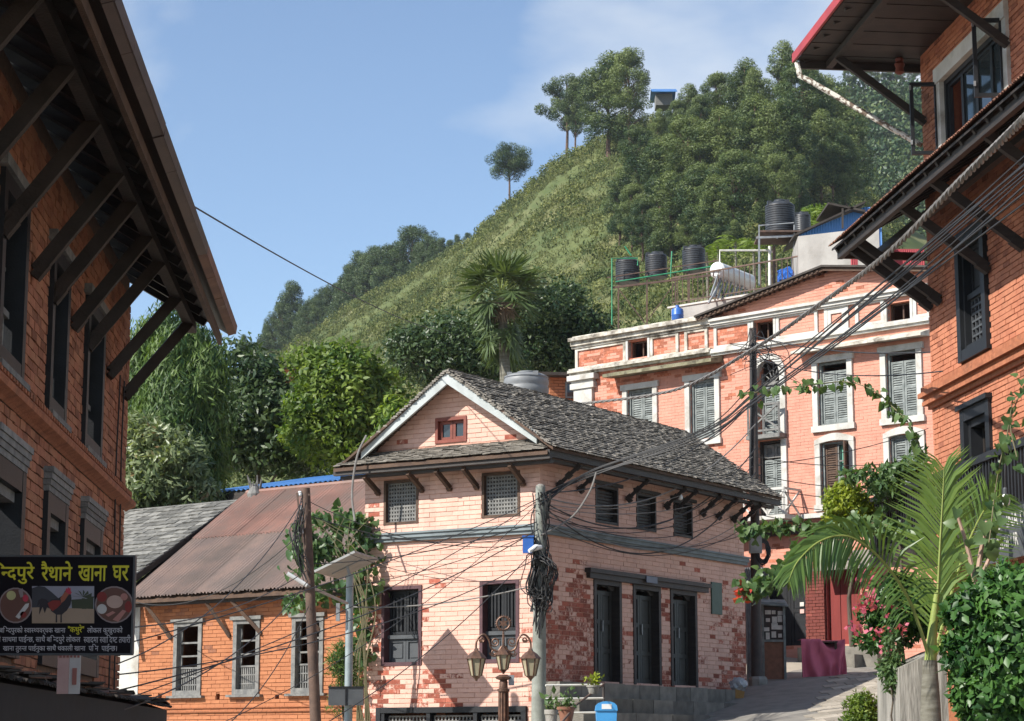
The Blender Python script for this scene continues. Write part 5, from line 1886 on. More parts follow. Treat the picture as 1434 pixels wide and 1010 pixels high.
for (u0, v0), (u1, v1) in (((1112, 331), (1212, 284)), ((1160, 286), (1212, 297))):
    a0, a1 = at(u0, v0, 58.3), at(u1, v1, 58.3)
    mbx.hexa([a0, a1, a1 + Vector((0, 2.4, .1)), a0 + Vector((0, 2.4, .1)), a0 + UP * .06, a1 + UP * .06, a1 + Vector((0, 2.4, .16)), a0 + Vector((0, 2.4, .16))])
mbx.bar(at(1180, 292, 58.3), at(1180, 320, 58.3), .05, .05)
mbx.build('roof', MAT['dark_sheet'], bsd)
mbx = MB(); p0, p1 = at(1192, 388, 56.4), at(1300, 388, 56.0)
vs_ = []; fs = []
for k in range(81):
    t = k / 80
    vs_ += [(p0.x + (p1.x - p0.x) * t, p0.y - .02 * (k % 2), p0.z - .4), (p0.x + (p1.x - p0.x) * t, p0.y - .02 * (k % 2), p0.z + .75)]
for k in range(80):
    fs.append((2 * k, 2 * k + 2, 2 * k + 3, 2 * k + 1))
mbx.add(vs_, fs); mbx.box(p0.x, p1.x, p0.y + .05, p0.y + .12, p0.z + .7, p0.z + .78)
solo(mbx, 'sheet_fence', MAT['red_sheet'], 'red corrugated sheet fence on the roof under the dark eaves', 'fence')

# small brick houses glimpsed between the trees
for nm, (u0, v0, u1, v1, Y), lab in (('brick_house', (384, 517, 412, 560, 95), 'small orange brick house wall between the two green trees'),
                                     ('brick_house', (770, 528, 822, 580, 62), 'orange brick house with dark window behind the grey tank')):
    a, b = at(u0, v1, Y), at(u1, v0, Y)
    hs = thing(nm, lab, 'house', (a.x, Y, a.z))
    ps = Pieces()
    frS = Fr((a.x, Y), (1, 0.12), (0.12, -1))
    hole = [] if u0 < 500 else [((b.x - a.x) * .42, (b.x - a.x) * .8, b.z - .62, b.z - .14)]
    bricks(ps, frS, a.z - 1.5, b.z, lambda z: (0, b.x - a.x), hole, h=.09, L=.26)
    mbx = MB()
    for c, t, p in ps.items:
        mbx._t = t; mbx._p = p; mbx.hexa(c)
    mbx.build('brickwork', MAT['brick_orange'], hs, kind='stuff')
    MB().fbox(frS, 0.01, b.x - a.x - .01, a.z - 1.5, b.z - .01, -3, -.05).build('wall', MAT['mortar_orange'], hs)
    MB().fbox(frS, -.35, b.x - a.x + .3, b.z, b.z + .09, -3.3, .35).build('roof', MAT['dark_sheet'], hs)
    for q in hole:
        w = frame_mb(frS, *q, .05, -.04, .04).build('window', MAT['shutter'], hs)
        MB().fbox(frS, q[0] + .05, q[1] - .05, q[2] + .05, q[3] - .05, -.03, -.01).build('pane', MAT['glass'], w)
# blue-roofed hut on the hilltop
hp = at(930, 128, 288)
ht = thing('hilltop_hut', 'small hut with blue roof among the pines on the hilltop', 'hut', hp)
a, b = at(915, 150, 288), at(944, 134, 288)
MB().box(a.x + .3, b.x - .3, 287, 290, a.z, b.z).build('wall', MAT['grey_wood'], ht)
mbx = MB(); z = b.z
for sg in (-1, 1):
    mbx.hexa([(a.x - .3, 288.5 + sg * 2.6, z - .1), (b.x + .3, 288.5 + sg * 2.6, z - .1), (b.x + .3, 288.5, z + 1.0), (a.x - .3, 288.5, z + 1.0),
              (a.x - .3, 288.5 + sg * 2.6, z), (b.x + .3, 288.5 + sg * 2.6, z), (b.x + .3, 288.5, z + 1.1), (a.x - .3, 288.5, z + 1.1)])
mbx.build('roof', MAT['blue_sheet'], ht)

# ------------------------------------------------------------------ tall brick house on the right
B_O = at(1303, 500, 32.0)
FBR = Fr(B_O, (0.1125, -0.99365), (-0.99365, -0.1125))
bh = thing('brick_house', 'tall terracotta brick house with dark eaves and balcony on the right', 'house', (B_O.x, B_O.y, 0))
S1 = 11.0
upW = (1.46, 2.72, 7.02, 8.9); drW = (1.4, 2.66, 4.35, 6.33); tpW = (0.86, 3.92, 10.35, 11.62)
hB = [upW, drW, tpW, (4.9, 6.1, 7.02, 8.9), (5.6, 7.0, 4.35, 6.33), (6.0, 8.8, 10.35, 11.62)]
core(MB(), FBR, 0.02, S1, 1.0, 13.6, hB).build('wall', MAT['mortar_orange'], bh)
mbx = MB()
fe = Fr(FBR.P(0, 0), -FBR.n, -FBR.d)
mbx.add([fe.P(0.02, 0, -.02), fe.P(6, 0, -.02), fe.P(6, 13.6, -.02), fe.P(0.02, 13.6, -.02)], [(0, 1, 2, 3)])
mbx.add([FBR.P(0, 0, -6), FBR.P(S1, 0, -6), FBR.P(S1, 13.6, -6), FBR.P(0, 13.6, -6)], [(0, 1, 2, 3)])
mbx.add([FBR.P(S1, 0, 0), FBR.P(S1, 0, -6), FBR.P(S1, 13.6, -6), FBR.P(S1, 13.6, 0)], [(0, 1, 2, 3)])
mbx.build('side_wall', MAT['mortar_orange'], bh)
ps = Pieces()
pR = lambda s, z: .6 if random.random() < .06 + (.25 if z > 8 else 0) else random.uniform(0, .3)
bricks(ps, FBR, 2.4, 6.58, lambda z: (0, S1), hB, h=.078, L=.24, m=.012, peel=pR)
bricks(ps, FBR, 6.92, 12.9, lambda z: (0, S1), hB, h=.078, L=.24, m=.012, peel=pR)
ps.finish(bh, 'brick', 'brickwork', MAT['brick_right'])
mbx = MB()
for o, za, zb in ((.05, 6.58, 6.64), (.12, 6.64, 6.70), (.09, 6.70, 6.76), (.17, 6.76, 6.83), (.13, 6.83, 6.92)):
    mbx.fbox(FBR, -o, S1, za, zb, -.06, o)
mbx.build('cornice', MAT['terracotta'], bh)
# lattice window, balcony door, big top window
for q in (upW, hB[3]):
    s0, s1, z0, z1 = q
    w = frame_mb(FBR, s0, s1, z0, z1, .16, -.2, .06).build('window', MAT['black_paint'], bh)
    frame_mb(FBR, s0 + .16, s1 - .16, z0 + .16, z1 - .16, .06, -.2, 0.0).build('inner_frame', MAT['black_paint'], w)
    lattice_mb(FBR, s0 + .24, s1 - .24, z0 + .24, z0 + .88, 5, 6, .03, -.12, -.09).build('lattice', MAT['box_grey'], w)
    MB().fbox(FBR, s0 + .22, s1 - .22, z0 + .88, z0 + .96, -.16, -.04).build('transom', MAT['black_paint'], w)
    m_ = (s0 + s1) / 2
    for a, b in ((s0 + .22, m_ - .005), (m_ + .005, s1 - .22)):
        leaf_door_mb(FBR, a, b, z0 + .96, z1 - .22, -.16, panels=1, fw=.06).build('shutter', MAT['black_paint'], w)
for q in (drW, hB[4]):
    s0, s1, z0, z1 = q
    w = frame_mb(FBR, s0, s1, z0, z1, .17, -.2, .05, False).build('balcony_door', MAT['black_paint'], bh)
    frame_mb(FBR, s0 + .17, s1 - .17, z0, z1 - .17, .1, -.22, -.02, False).build('inner_frame', MAT['black_paint'], w)
    leaf_door_mb(FBR, s0 + .27, s0 + .62, z0, z1 - .27, -.24, panels=3, fw=.06).build('door_leaf', MAT['dark_wood'], w)
    MB().fbox(FBR, s0 - .04, s1 + .04, z1, z1 + .07, -.1, .1).build('lintel', MAT['black_paint'], w)
for q in (tpW, hB[5]):
    s0, s1, z0, z1 = q
    mbx = MB()
    mbx.fbox(FBR, s0 - .05, s1 + .05, z1 - .24, z1, -.15, .07); mbx.fbox(FBR, s0 - .05, s0 + .18, z0, z1 - .24, -.15, .05)
    mbx.fbox(FBR, s1 - .18, s1 + .05, z0, z1 - .24, -.15, .05); mbx.fbox(FBR, s0 - .05, s1 + .05, z0 - .12, z0, -.15, .09)
    w = mbx.build('window', MAT['white_paint'], bh)
    s0 += .18; s1 -= .18; z1 -= .24
    frame_mb(FBR, s0, s1, z0, z1, .07, -.14, -.02).build('frame', MAT['black_paint'], w)
    n = 4
    for k in range(n):
        a = s0 + .07 + (s1 - s0 - .14) * k / n; b = s0 + .07 + (s1 - s0 - .14) * (k + 1) / n
        frame_mb(FBR, a, b, z0 + .07, z1 - .07, .05, -.12, -.06).build('sash', MAT['black_paint'], w)
        if k:
            MB().fbox(FBR, a + .05, b - .05, z0 + .12, z1 - .12, -.095, -.088).build('pane', MAT['glass'], w)
# open casement leaf, seen edge-on beside the top window
fc = Fr(FBR.P(0.86, 0, .02), (FBR.n * .985 - FBR.d * .17).to_tuple()[:2], (FBR.d * .985 + FBR.n * .17).to_tuple()[:2])
for ft, nm in ((fc, 'open_casement'), (Fr(FBR.P(3.78, 0, .02), (FBR.n * .985 - FBR.d * .17).to_tuple()[:2], (FBR.d * .985 + FBR.n * .17).to_tuple()[:2]), 'open_casement')):
    w = frame_mb(ft, 0, .42, 10.30, 11.42, .055, -.02, .03).build(nm, MAT['black_paint'], bh)
    MB().fbox(ft, .055, .365, 10.355, 11.365, 0, .006).build('pane', MAT['clear_glass'], w)
    for z in (10.45, 11.3):
        MB().fbox(ft, .40, .43, z, z + .07, .03, .05).build('hinge', MAT['steel'], w)


def eave_roof(parent, fr, s0, s1, o_e, z_e, o_w, z_w, sheet_mat, rafter=.55, deck_mat='dark_wood', r_in=.1, shw=.85, pitch=.078):
    """Lean-to or half of a pitched roof: deck, rafters and corrugated sheets."""
    mbx = MB()
    d = UP * .07
    mbx.hexa([fr.P(s0, z_e, o_e - .06) - d, fr.P(s1, z_e, o_e - .06) - d, fr.P(s1, z_w, o_w) - d, fr.P(s0, z_w, o_w) - d,
              fr.P(s0, z_e, o_e - .06) - d * .5, fr.P(s1, z_e, o_e - .06) - d * .5, fr.P(s1, z_w, o_w) - d * .5, fr.P(s0, z_w, o_w) - d * .5])
    r = mbx.build('roof', MAT[deck_mat], parent)
    b = (fr.P(0, z_w, o_w) - fr.P(0, z_e, o_e)); lb = b.length; b.normalize()
    nn = fr.d.cross(b); nn = nn if nn.z > 0 else -nn
    s = s0
    while s < s1 - .05:
        w_ = min(shw + .06, s1 - s)
        mbx = MB(); mbx._t = random.random()
        sheet(mbx, fr.P(s, z_e, o_e) - nn * random.uniform(0, .008), fr.d, b, w_, lb, .012, pitch, 2, ragged=.03)
        mbx.build('roof_sheet', MAT[sheet_mat], r, smooth=True)
        s += shw
    s = s0 + .1
    while s < s1:
        mbx = MB(); mbx._t = random.random()
        mbx.bar(fr.P(s, z_e + (z_w - z_e) * r_in / (o_e - o_w), o_e - r_in) - UP * .13, fr.P(s, z_w, o_w) - UP * .13, .07, .1)
        mbx.build('rafter', MAT[deck_mat], r)
        s += rafter
    return r


skirt = eave_roof(bh, FBR, -.38, 10.8, 1.44, 9.14, 0.03, 9.98, 'rust_edge', .5, 'dark_wood')
mbx = MB(); mbx.fbox(FBR, -.36, 10.8, 8.94, 9.06, 1.22, 1.3); mbx.fbox(FBR, -.36, 10.8, 9.0, 9.1, .6, .7)
mbx.build('eave_beam', MAT['dark_wood'], skirt)
for s in (0.18, .62, 2.8, 4.2, 6.4, 8.0):
    strut_mb(FBR.P(s, 8.14, .04), FBR.P(s - .04, 9.0, 1.22), .1, .13).build('strut', MAT['dark_wood'], skirt)
mbx = MB(); mbx.fbox(FBR, -.37, -.31, 8.95, 9.07, -.5, 1.22)
mbx.build('end_beam', MAT['brown_wood'], skirt)
strut_mb(FBR.P(.02, 8.2, -.1), FBR.P(-.3, 9.0, .62), .09, .12).build('strut', MAT['dark_wood'], skirt)
top = eave_roof(bh, FBR, -.45, 10.8, 1.86, 12.2, -3.0, 14.1, 'rust_edge', .6, 'dark_wood')
mbx = MB(); mbx.fbox(FBR, -.5, 10.8, 12.1, 12.24, 1.86, 1.9)
mbx.build('fascia', MAT['red_fascia'], top)
mbx = MB(); mbx.fbox(FBR, -.35, 10.8, 11.98, 12.08, 1.3, 1.4)
mbx.build('purlin', MAT['dark_wood'], top)
mbx = MB(); mbx.fbox(FBR, -.44, -.38, 11.98, 12.12, -2.5, 1.8)
mbx.build('end_beam', MAT['dark_wood'], top)
k = 0
while -.4 + k * .3 < 10.6:                             # soffit boards under the eaves
    mbx = MB(); mbx._t = random.random()
    mbx.fbox(FBR, -.4 + k * .3, -.4 + k * .3 + .285, 12.10 + .006 * (k % 2), 12.125 + .006 * (k % 2), -2.5 if k < 2 else .0, 1.84)
    mbx.build('soffit_board', MAT['dark_wood'], top)
    k += 1
for s in (.2, 3.95, 7.5):
    strut_mb(FBR.P(s, 11.02, .04), FBR.P(s - .05, 12.0, 1.35), .08, .11).build('strut', MAT['dark_wood'], top)
mbx = MB(); mbx.tube([FBR.P(-.42, 12.08, 1.84), FBR.P(-.42, 11.86, 1.8), FBR.P(-.38, 11.8, 1.7), FBR.P(.2, 10.75, .32), FBR.P(.3, 10.6, .12)], .045, 8)
mbx.build('downpipe', MAT['peeling_pipe'], top, smooth=True)
# hanging bell lantern under the top eaves
hl = thing('hanging_bell', 'small carved wooden bell lamp hanging under the top eaves', 'bell', FBR.P(0.05, 11.6, .1))
pz = FBR.P(-.1, 12.0, .3)
MB().tube([pz + UP * .3, pz + UP * .2], .008, 5).build('chain', MAT['cable'], hl)
MB().lathe(pz - UP * .16, [(.03, 0), (.075, .03), (.06, .1), (.085, .16), (.06, .2), (.07, .24), (.03, .3), (.015, .36)], 10).build('body', MAT['red_brown'], hl, smooth=35)
# balcony
bal = MB(); bal.fbox(FBR, -.15, S1, 4.22, 4.34, 0.02, 1.0)
bal = bal.build('balcony', MAT['dark_wood'], bh)
mbx = MB(); mbx.fbox(FBR, -.18, S1, 5.10, 5.2, .93, 1.03); mbx.fbox(FBR, -.16, S1, 4.40, 4.46, .95, 1.0); mbx.fbox(FBR, -.18, -.1, 4.3, 5.25, 0.05, .93)
mbx.build('handrail', MAT['black_paint'], bal)
k = 0
while k * .115 < 8.4:
    s = -.1 + k * .115
    MB().fbox(FBR, s, s + .045, 4.46, 5.10, .955, .995).build('baluster', MAT['black_paint'], bal)
    k += 1


# hotel board on the balcony
sgn = thing('balcony_sign', 'dark board with white capital letters on the balcony front at right', 'sign', FBR.P(6.2, 3.85, 1.05))
MB().fbox(FBR, 4.9, 8.2, 3.80, 4.40, 1.03, 1.07).build('board', MAT['box_grey'], sgn)
for body, s_l, s_r, z0, h in (('HOTEL', 5.25, 5.88, 4.18, .16), ('INA D', 6.12, 6.75, 4.18, .16), ('BANDIPUR', 5.5, 6.5, 3.94, .16)):
    VF = LATIN[body]
    mbx = MB(); letters(mbx, VF, fit_box(VF, FBR.P(s_l, z0, 1.074), FBR.d, UP, s_r - s_l, h), FBR.n)
    mbx.build('lettering', MAT['white_paint'], sgn)

# ------------------------------------------------------------------ shaded brick house on the left
A_O = at(175, 700, 23.0)
FA = Fr(A_O, (0.05765, -0.99834), (0.99834, 0.05765))
lh = thing('left_brick_house', 'shaded red brick house with deep strutted eaves at the left', 'house', (A_O.x, A_O.y, 0))
SA = 17.0
upA = [(2.24, 3.45), (4.62, 5.58), (6.83, 7.95), (9.1, 10.2), (11.4, 12.5)]
loA = [(1.96, 3.29), (4.29, 5.45), (6.54, 7.9), (9.0, 10.2)]
hA = [(a, b, 4.31, 5.72) for a, b in upA] + [(a, b, 2.25, 3.86) for a, b in loA]
core(MB(), FA, .02, SA, 0, 6.6, hA).build('wall', MAT['mortar'], lh)
mbx = MB()
for P4 in ((FA.P(.02, 0, -.02), FA.P(.02, 0, -7), FA.P(.02, 6.6, -7), FA.P(.02, 6.6, -.02)), (FA.P(0, 0, -7), FA.P(SA, 0, -7), FA.P(SA, 6.6, -7), FA.P(0, 6.6, -7)),
           (FA.P(SA, 0, 0), FA.P(SA, 0, -7), FA.P(SA, 6.6, -7), FA.P(SA, 6.6, 0))):
    mbx.add(P4, [(0, 1, 2, 3)])
mbx.build('side_wall', MAT['mortar'], lh)
ps = Pieces()
pA_ = lambda s, z: .62 if random.random() < .45 else random.uniform(.1, .45)
bricks(ps, FA, 1.0, 4.08, lambda z: (0, 12.5), hA, h=.08, L=.235, m=.011, peel=pA_, jit=.005)
bricks(ps, FA, 4.28, 6.4, lambda z: (0, 12.5), hA, h=.08, L=.235, m=.011, peel=pA_, jit=.005)
ps.finish(lh, 'brick', 'brickwork', MAT['brick_left'])
mbx = MB()
prof = [(0, 4.08), (.03, 4.1), (.1, 4.13), (.11, 4.17), (.09, 4.2), (.05, 4.22), (.05, 4.245), (.02, 4.27), (0, 4.28)]
for (o0, z0), (o1, z1) in zip(prof, prof[1:]):
    mbx.add([FA.P(-.1, z0, o0), FA.P(SA, z0, o0), FA.P(SA, z1, o1), FA.P(-.1, z1, o1)], [(0, 1, 2, 3)])
mbx.add([FA.P(-.1, z, o) for o, z in prof], [tuple(range(len(prof)))])
mbx.build('cornice', MAT['terracotta'], lh)
mbx = MB()
for k in range(100):
    s = k * .13
    mbx._t = random.random()
    mbx.fbox(FA, s, s + .075, 4.23, 4.275, .0, .075)
mbx.build('dentil_course', MAT['terracotta'], lh, kind='stuff')
for i, (s0, s1, z0, z1) in enumerate(hA[:5]):
    w = frame_mb(FA, s0, s1, z0, z1, .13, -.2, .04).build('window', MAT['black_paint'], lh)
    MB().fbox(FA, s0 - .05, s1 + .05, z0 - .05, z0 - .003, -.1, .08).build('sill', MAT['grey_wood'], w)
    MB().fbox(FA, s0 - .1, s1 + .1, z1 + .003, z1 + .09, -.1, .07).build('lintel', MAT['grey_wood'], w)
    mbx = MB()
    for k in range(10):
        s = s0 + .15 + (s1 - s0 - .3) * (k + .5) / 10
        mbx.fbox(FA, s - .016, s + .016, z0 + .13, z0 + .48, -.13, -.1)
    mbx.fbox(FA, s0 + .13, s1 - .13, z0 + .48, z0 + .53, -.15, -.07)
    mbx.fbox(FA, s0 + .13, s1 - .13, z0 + .85, z0 + .88, -.15, -.11)
    mbx.build('balustrade', MAT['grey_wood'], w)
    for a, b in ((s0 + .13, s0 + .35),):
        leaf_door_mb(FA, a, b, z0 + .55, z1 - .13, -.18, panels=1, fw=.05).build('shutter', MAT['black_paint'], w)
for i, (s0, s1, z0, z1) in enumerate(hA[5:]):
    w = frame_mb(FA, s0, s1, z0, z1 - .2, .16, -.2, .04, True).build('window', MAT['black_paint'], lh)
    mbx = MB()
    for k in range(4):
        mbx._t = random.random()
        mbx.fbox(FA, s0 - .012 * k, s1 + .012 * k, z1 - .2 + .05 * k + .002, z1 - .2 + .05 * (k + 1), -.12, .045 + .012 * k)
    mbx.build('stepped_lintel', MAT['grey_wood'], w)
    MB().fbox(FA, s0 + .16, s1 - .16, z1 - .44, z1 - .36, -.18, -.02).build('transom', MAT['grey_wood'], w)
    m_ = (s0 + s1) / 2
    leaf_door_mb(FA, m_, s1 - .16, z0 + .16, z1 - .44, -.19, panels=2, fw=.06).build('shutter', MAT['black_paint'], w)
rA = eave_roof(lh, FA, -.3, 16.5, 1.1, 6.14, -3.6, 8.9, 'rust_edge', .6, 'dark_wood', r_in=.3, pitch=.16)
mbx = MB(); mbx.fbox(FA, -.28, 16.5, 5.95, 6.05, .93, .97)
mbx.build('eave_board', MAT['brown_wood'], rA)
mbx = MB(); mbx.fbox(FA, -.28, 16.4, 6.08, 6.18, .59, .69)
mbx.build('purlin', MAT['eave_wood'], rA)
s = -.3
while s < 15:                                        # folded metal flashing along the eave, in lengths
    mbx = MB(); mbx._t = random.random()
    z = 6.10 + random.uniform(-.006, .006)
    z = 6.055 + random.uniform(-.005, .005)
    mbx.hexa([FA.P(s, z + .0, 1.04), FA.P(s + .972, z + .0, 1.04), FA.P(s + .972, z + .02, 1.11), FA.P(s, z + .02, 1.11),
              FA.P(s, z + .01, 1.04), FA.P(s + .972, z + .01, 1.04), FA.P(s + .972, z + .03, 1.11), FA.P(s, z + .03, 1.11)])
    mbx.hexa([FA.P(s, z + .02, 1.112), FA.P(s + .972, z + .02, 1.112), FA.P(s + .972, z + .11, 1.125), FA.P(s, z + .11, 1.125),
              FA.P(s, z + .02, 1.122), FA.P(s + .972, z + .02, 1.122), FA.P(s + .972, z + .11, 1.135), FA.P(s, z + .11, 1.135)])
    mbx.build('flashing', MAT['flashing'] if s > 3.2 else MAT['rust_edge'], rA)
    s += .985
for s, bend in ((.47, -.2), (1.81, -.2), (3.35, -.1), (4.3, 0), (5.52, 0), (6.45, 0), (7.89, 0), (9.2, 0), (10.6, 0)):
    mbx = strut_mb(FA.P(s, 5.28, .04), FA.P(s - .03 + bend, 6.1, .65), .09, .11)
    mbx.build('strut', MAT['eave_wood'], rA)
# low canopy over the street front
can = eave_roof(lh, FA, -.6, 13, .5, 2.02, 0.03, 2.16, 'dark_sheet', .6, 'dark_wood')
can.name = 'street_canopy'
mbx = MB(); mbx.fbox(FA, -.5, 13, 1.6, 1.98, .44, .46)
mbx.build('canopy_shade_strip', MAT['canopy_shade'], can)  # near-black strip standing in for the deep shade under the canopy
for k in range(60):                                  # torn ends of old sheet on the canopy
    s = -.4 + k * .19 + random.uniform(-.1, .1)
    mbx = MB(); mbx._t = random.random()
    L_ = random.uniform(.2, .45)
    mbx.bar(FA.P(s, 2.06 + random.uniform(-.02, .03), random.uniform(.2, .45)), FA.P(s + L_, 2.05 + random.uniform(-.02, .05), random.uniform(.35, .54)), random.uniform(.08, .2), .012)
    mbx.build('torn_sheet', MAT['dark_sheet'] if k % 3 else MAT['rust_edge'], can)
# wires stapled down the wall
for k, s in enumerate((.55, .95)):
    pts = [FA.P(s + .05 * math.sin(z * 3 + k), z, .02) for z in [5.4 - .15 * i for i in range(23)]]
    MB().tube(pts, .009, 5).build('wall_wire', MAT['cable'], lh, smooth=True)

# ------------------------------------------------------------------ street sign with Devanagari lettering
YS = 12.0
sg = thing('restaurant_sign', 'black hanging signboard with yellow lettering and a rooster picture', 'sign', at(70, 916, YS))
S = lambda u, v, o=0.0: at(u, v, YS) + Vector((0, -o, 0))
pxm = (S(100, 850) - S(0, 850)).x / 100
a, b = S(-62, 915.5), S(187.5, 779.5)
mbx = MB(); mbx.box(a.x, b.x, YS, YS + .05, a.z, b.z)
mbx.build('board', MAT['sign_black'], sg)
mbx = MB()
for q in ((a.x - .004, b.x + .006, b.z - .002, b.z + .008), (a.x - .004, b.x + .006, a.z - .008, a.z + .002), (b.x - .002, b.x + .008, a.z, b.z)):
    mbx.box(q[0], q[1], YS - .004, YS + .054, q[2], q[3])
mbx.build('rim', MAT['box_grey'], sg)
MB().bar(Vector((a.x + .1, YS + .03, b.z - .1)), FA.P(FA.o.y - YS, b.z - .1, 0), .03, .03).build('bracket', MAT['rusty_steel'], sg)
OUT = Vector((0, -1, 0)); EX = Vector((1, 0, 0))


def deva(key, u0, u1, v0, v1, mat, nm):
    VF = DEVA[key]
    P0 = S(u0, v1, .0025); P1 = S(u1, v0, .0025)
    mbx = MB(); letters(mbx, VF, fit_box(VF, P0, EX, UP, P1.x - P0.x, P1.z - P0.z), OUT, .0015)
    return mbx.build(nm, MAT[mat], sg)


deva('t1', -27, 49, 787, 818, 'sign_yellow', 'title_word')
deva('t2', 57, 102, 786, 814, 'sign_yellow', 'title_word')
deva('t3', 109, 150, 792, 814, 'sign_yellow', 'title_word')
deva('t4', 157, 181, 792, 814, 'sign_yellow', 'title_word')
deva('a1', -14, 92, 877, 889, 'sign_white', 'text_line')
deva('a2', 95, 118, 875, 889, 'sign_yellow', 'text_word')
deva('a3', 122, 172, 877, 889, 'sign_white', 'text_line')
deva('b1', -4, 113, 889.5, 902, 'sign_white', 'text_line')
deva('b2', 117, 183, 889, 901, 'sign_white', 'text_line')
deva('c1', 4, 120, 902.5, 914, 'sign_white', 'text_line')
deva('c2', 124, 164, 902, 913, 'sign_white', 'text_line')


def flat_poly(pts, o, mat, nm, parent=None):
    mbx = MB(); mbx.prism([S(u, v, o) for u, v in pts], OUT * .0012)
    return mbx.build(nm, mat, parent or sg)


def disc(u, v, r_, o, mat, nm, ry=None, n=22, parent=None):
    return flat_poly([(u + r_ * math.cos(2 * math.pi * k / n), v + (ry or r_) * math.sin(2 * math.pi * k / n)) for k in range(n)], o, mat, nm, parent)


c_sky = flat('print_pale_sky', (.28, .28, .33)); c_gnd = flat('print_tan_ground', (.33, .24, .17)); c_hill = flat('print_dark_hill', (.045, .045, .055))
c_tree = flat('print_dark_green', (.05, .06, .035)); c_red = flat('print_dark_red', (.22, .03, .025)); c_red2 = flat('print_bright_red', (.45, .04, .07))
c_blk = flat('print_black_feathers', (.03, .025, .03)); c_rust = flat('print_rust_feathers', (.32, .1, .06)); c_plate = flat('print_plate_brown', (.13, .06, .045))
c_rim = flat('print_plate_rim', (.25, .2, .2)); c_wht = flat('print_white_bowl', (.5, .48, .46)); c_rice = flat('print_rice', (.48, .33, .27)); c_yel = flat('print_yellow_bowl', (.45, .42, .2)); c_pink = flat('print_pink_food', (.42, .19, .16))
pic = flat_poly([(45, 821), (132, 821), (132, 873), (45, 873)], .002, c_sky, 'picture')
flat_poly([(45, 850), (132, 853), (132, 873), (45, 873)], .0034, c_gnd, 'ground_print', pic)
flat_poly([(45, 824), (54, 821), (63, 822), (72, 829), (80, 836), (84, 840), (78, 850), (45, 851)], .0036, c_hill, 'hill_print', pic)
for k in range(7):
    an = -2.8 + k * .42
    flat_poly([(116, 836), (116 + 17 * math.cos(an), 836 + 13 * math.sin(an) + 3), (116 + 14 * math.cos(an + .2), 838 + 13 * math.sin(an + .2) + 4)], .0038, c_tree, 'palm_print', pic)
flat_poly([(100, 840), (131, 838), (131, 853), (101, 852)], .0037, c_tree, 'bush_print', pic)
flat_poly([(115, 838), (119, 838), (121, 853), (115, 853)], .004, c_tree, 'trunk_print', pic)
flat_poly([(68, 846), (72, 840), (82, 838), (88, 834), (91, 828), (94, 826), (99, 828), (100.5, 838), (99, 847), (94, 855), (87, 861), (79, 861), (72, 856)], .0044, c_blk, 'rooster_body', pic)
flat_poly([(67, 845), (74, 841), (84, 841), (86, 846), (80, 852), (74, 856), (70, 852)], .0058, c_red, 'rooster_wing', pic)
flat_poly([(85, 838), (91, 829), (95, 828), (97, 832), (91, 841), (86, 845)], .006, c_rust, 'rooster_neck', pic)
flat_poly([(92, 829), (93, 824), (95, 825), (96, 822), (97.5, 824.5), (99, 823), (99.5, 828), (101, 830), (98.5, 833), (95, 831)], .0072, c_red2, 'rooster_comb', pic)
flat_poly([(70, 846), (66, 840), (59, 838), (54, 841), (52, 850), (56, 846), (55, 861), (60, 850), (63, 859), (66, 851), (71, 853)], .0046, c_blk, 'rooster_tail', pic)
for u in (79.5, 86):
    flat_poly([(u - .8, 860), (u + .8, 860), (u + 1, 872), (u - 1.2, 872)], .0062, c_blk, 'rooster_leg', pic)
p1 = disc(22, 848, 23.5, .002, c_rim, 'plate_picture', 25)
disc(22, 848, 21.5, .0034, c_plate, 'plate_print', 23, parent=p1); disc(16, 834, 6.5, .005, c_yel, 'bowl_print', parent=p1)
flat_poly([(22, 864), (36, 846), (41, 845), (40, 850), (27, 867)], .005, c_wht, 'radish_print', p1); disc(36, 838, 4, .005, c_red2, 'tomato_print', 5, parent=p1)
disc(33, 861, 4.5, .005, c_red, 'sauce_print', parent=p1); flat_poly([(26, 827), (32, 824), (33, 836), (29, 837)], .005, c_rim, 'leaf_print', p1)
p2 = disc(160, 847, 27, .002, c_rim, 'plate_picture', 26)
disc(160, 847, 25, .0034, c_plate, 'plate_print', 24, parent=p2); disc(161, 843, 11.5, .005, c_rice, 'rice_print', 9, parent=p2); disc(143, 853, 6.8, .0052, c_wht, 'bowl_print', parent=p2)
disc(143, 836, 7, .005, c_red, 'curry_print', parent=p2); flat_poly([(158, 868), (172, 854), (177, 856), (166, 871)], .005, c_pink, 'bread_print', p2); disc(180, 850, 5, .005, c_red, 'pickle_print', 8, parent=p2)
flat_poly([(148, 861), (158, 856), (162, 858), (152, 864)], .005, c_pink, 'greens_print', p2); disc(174, 836, 5, .005, c_pink, 'side_print', parent=p2)
# pale banner hanging behind the sign
bn = thing('banner', 'pale pink and white banner hanging below the black signboard', 'banner', at(96, 972, 14.5))
a, b = at(79, 972, 14.5), at(114, 900, 14.5)
mx_ = (a.x + b.x) / 2
MB().box(a.x, mx_, 14.5, 14.505, a.z, b.z).build('pink_half', MAT['banner_pink'], bn)
MB().box(mx_ + .002, b.x, 14.5, 14.505, a.z, b.z).build('white_half', MAT['banner_white'], bn)
mbx = MB()
for k in range(6):
    u = 83 + k * 5
    q = at(u, 921, 14.49); mbx.box(q.x, q.x + .015, 14.494, 14.4985, q.z, q.z + .02 + .012 * (k % 3))
q = at(101, 942, 14.49); mbx.box(q.x, q.x + .03, 14.494, 14.4985, q.z - .08, q.z + .03)
mbx.build('print', flat('banner_red_print', (.4, .16, .13)), bn)

# ------------------------------------------------------------------ trees
def px(n, Y):
    return n / FPX * Y


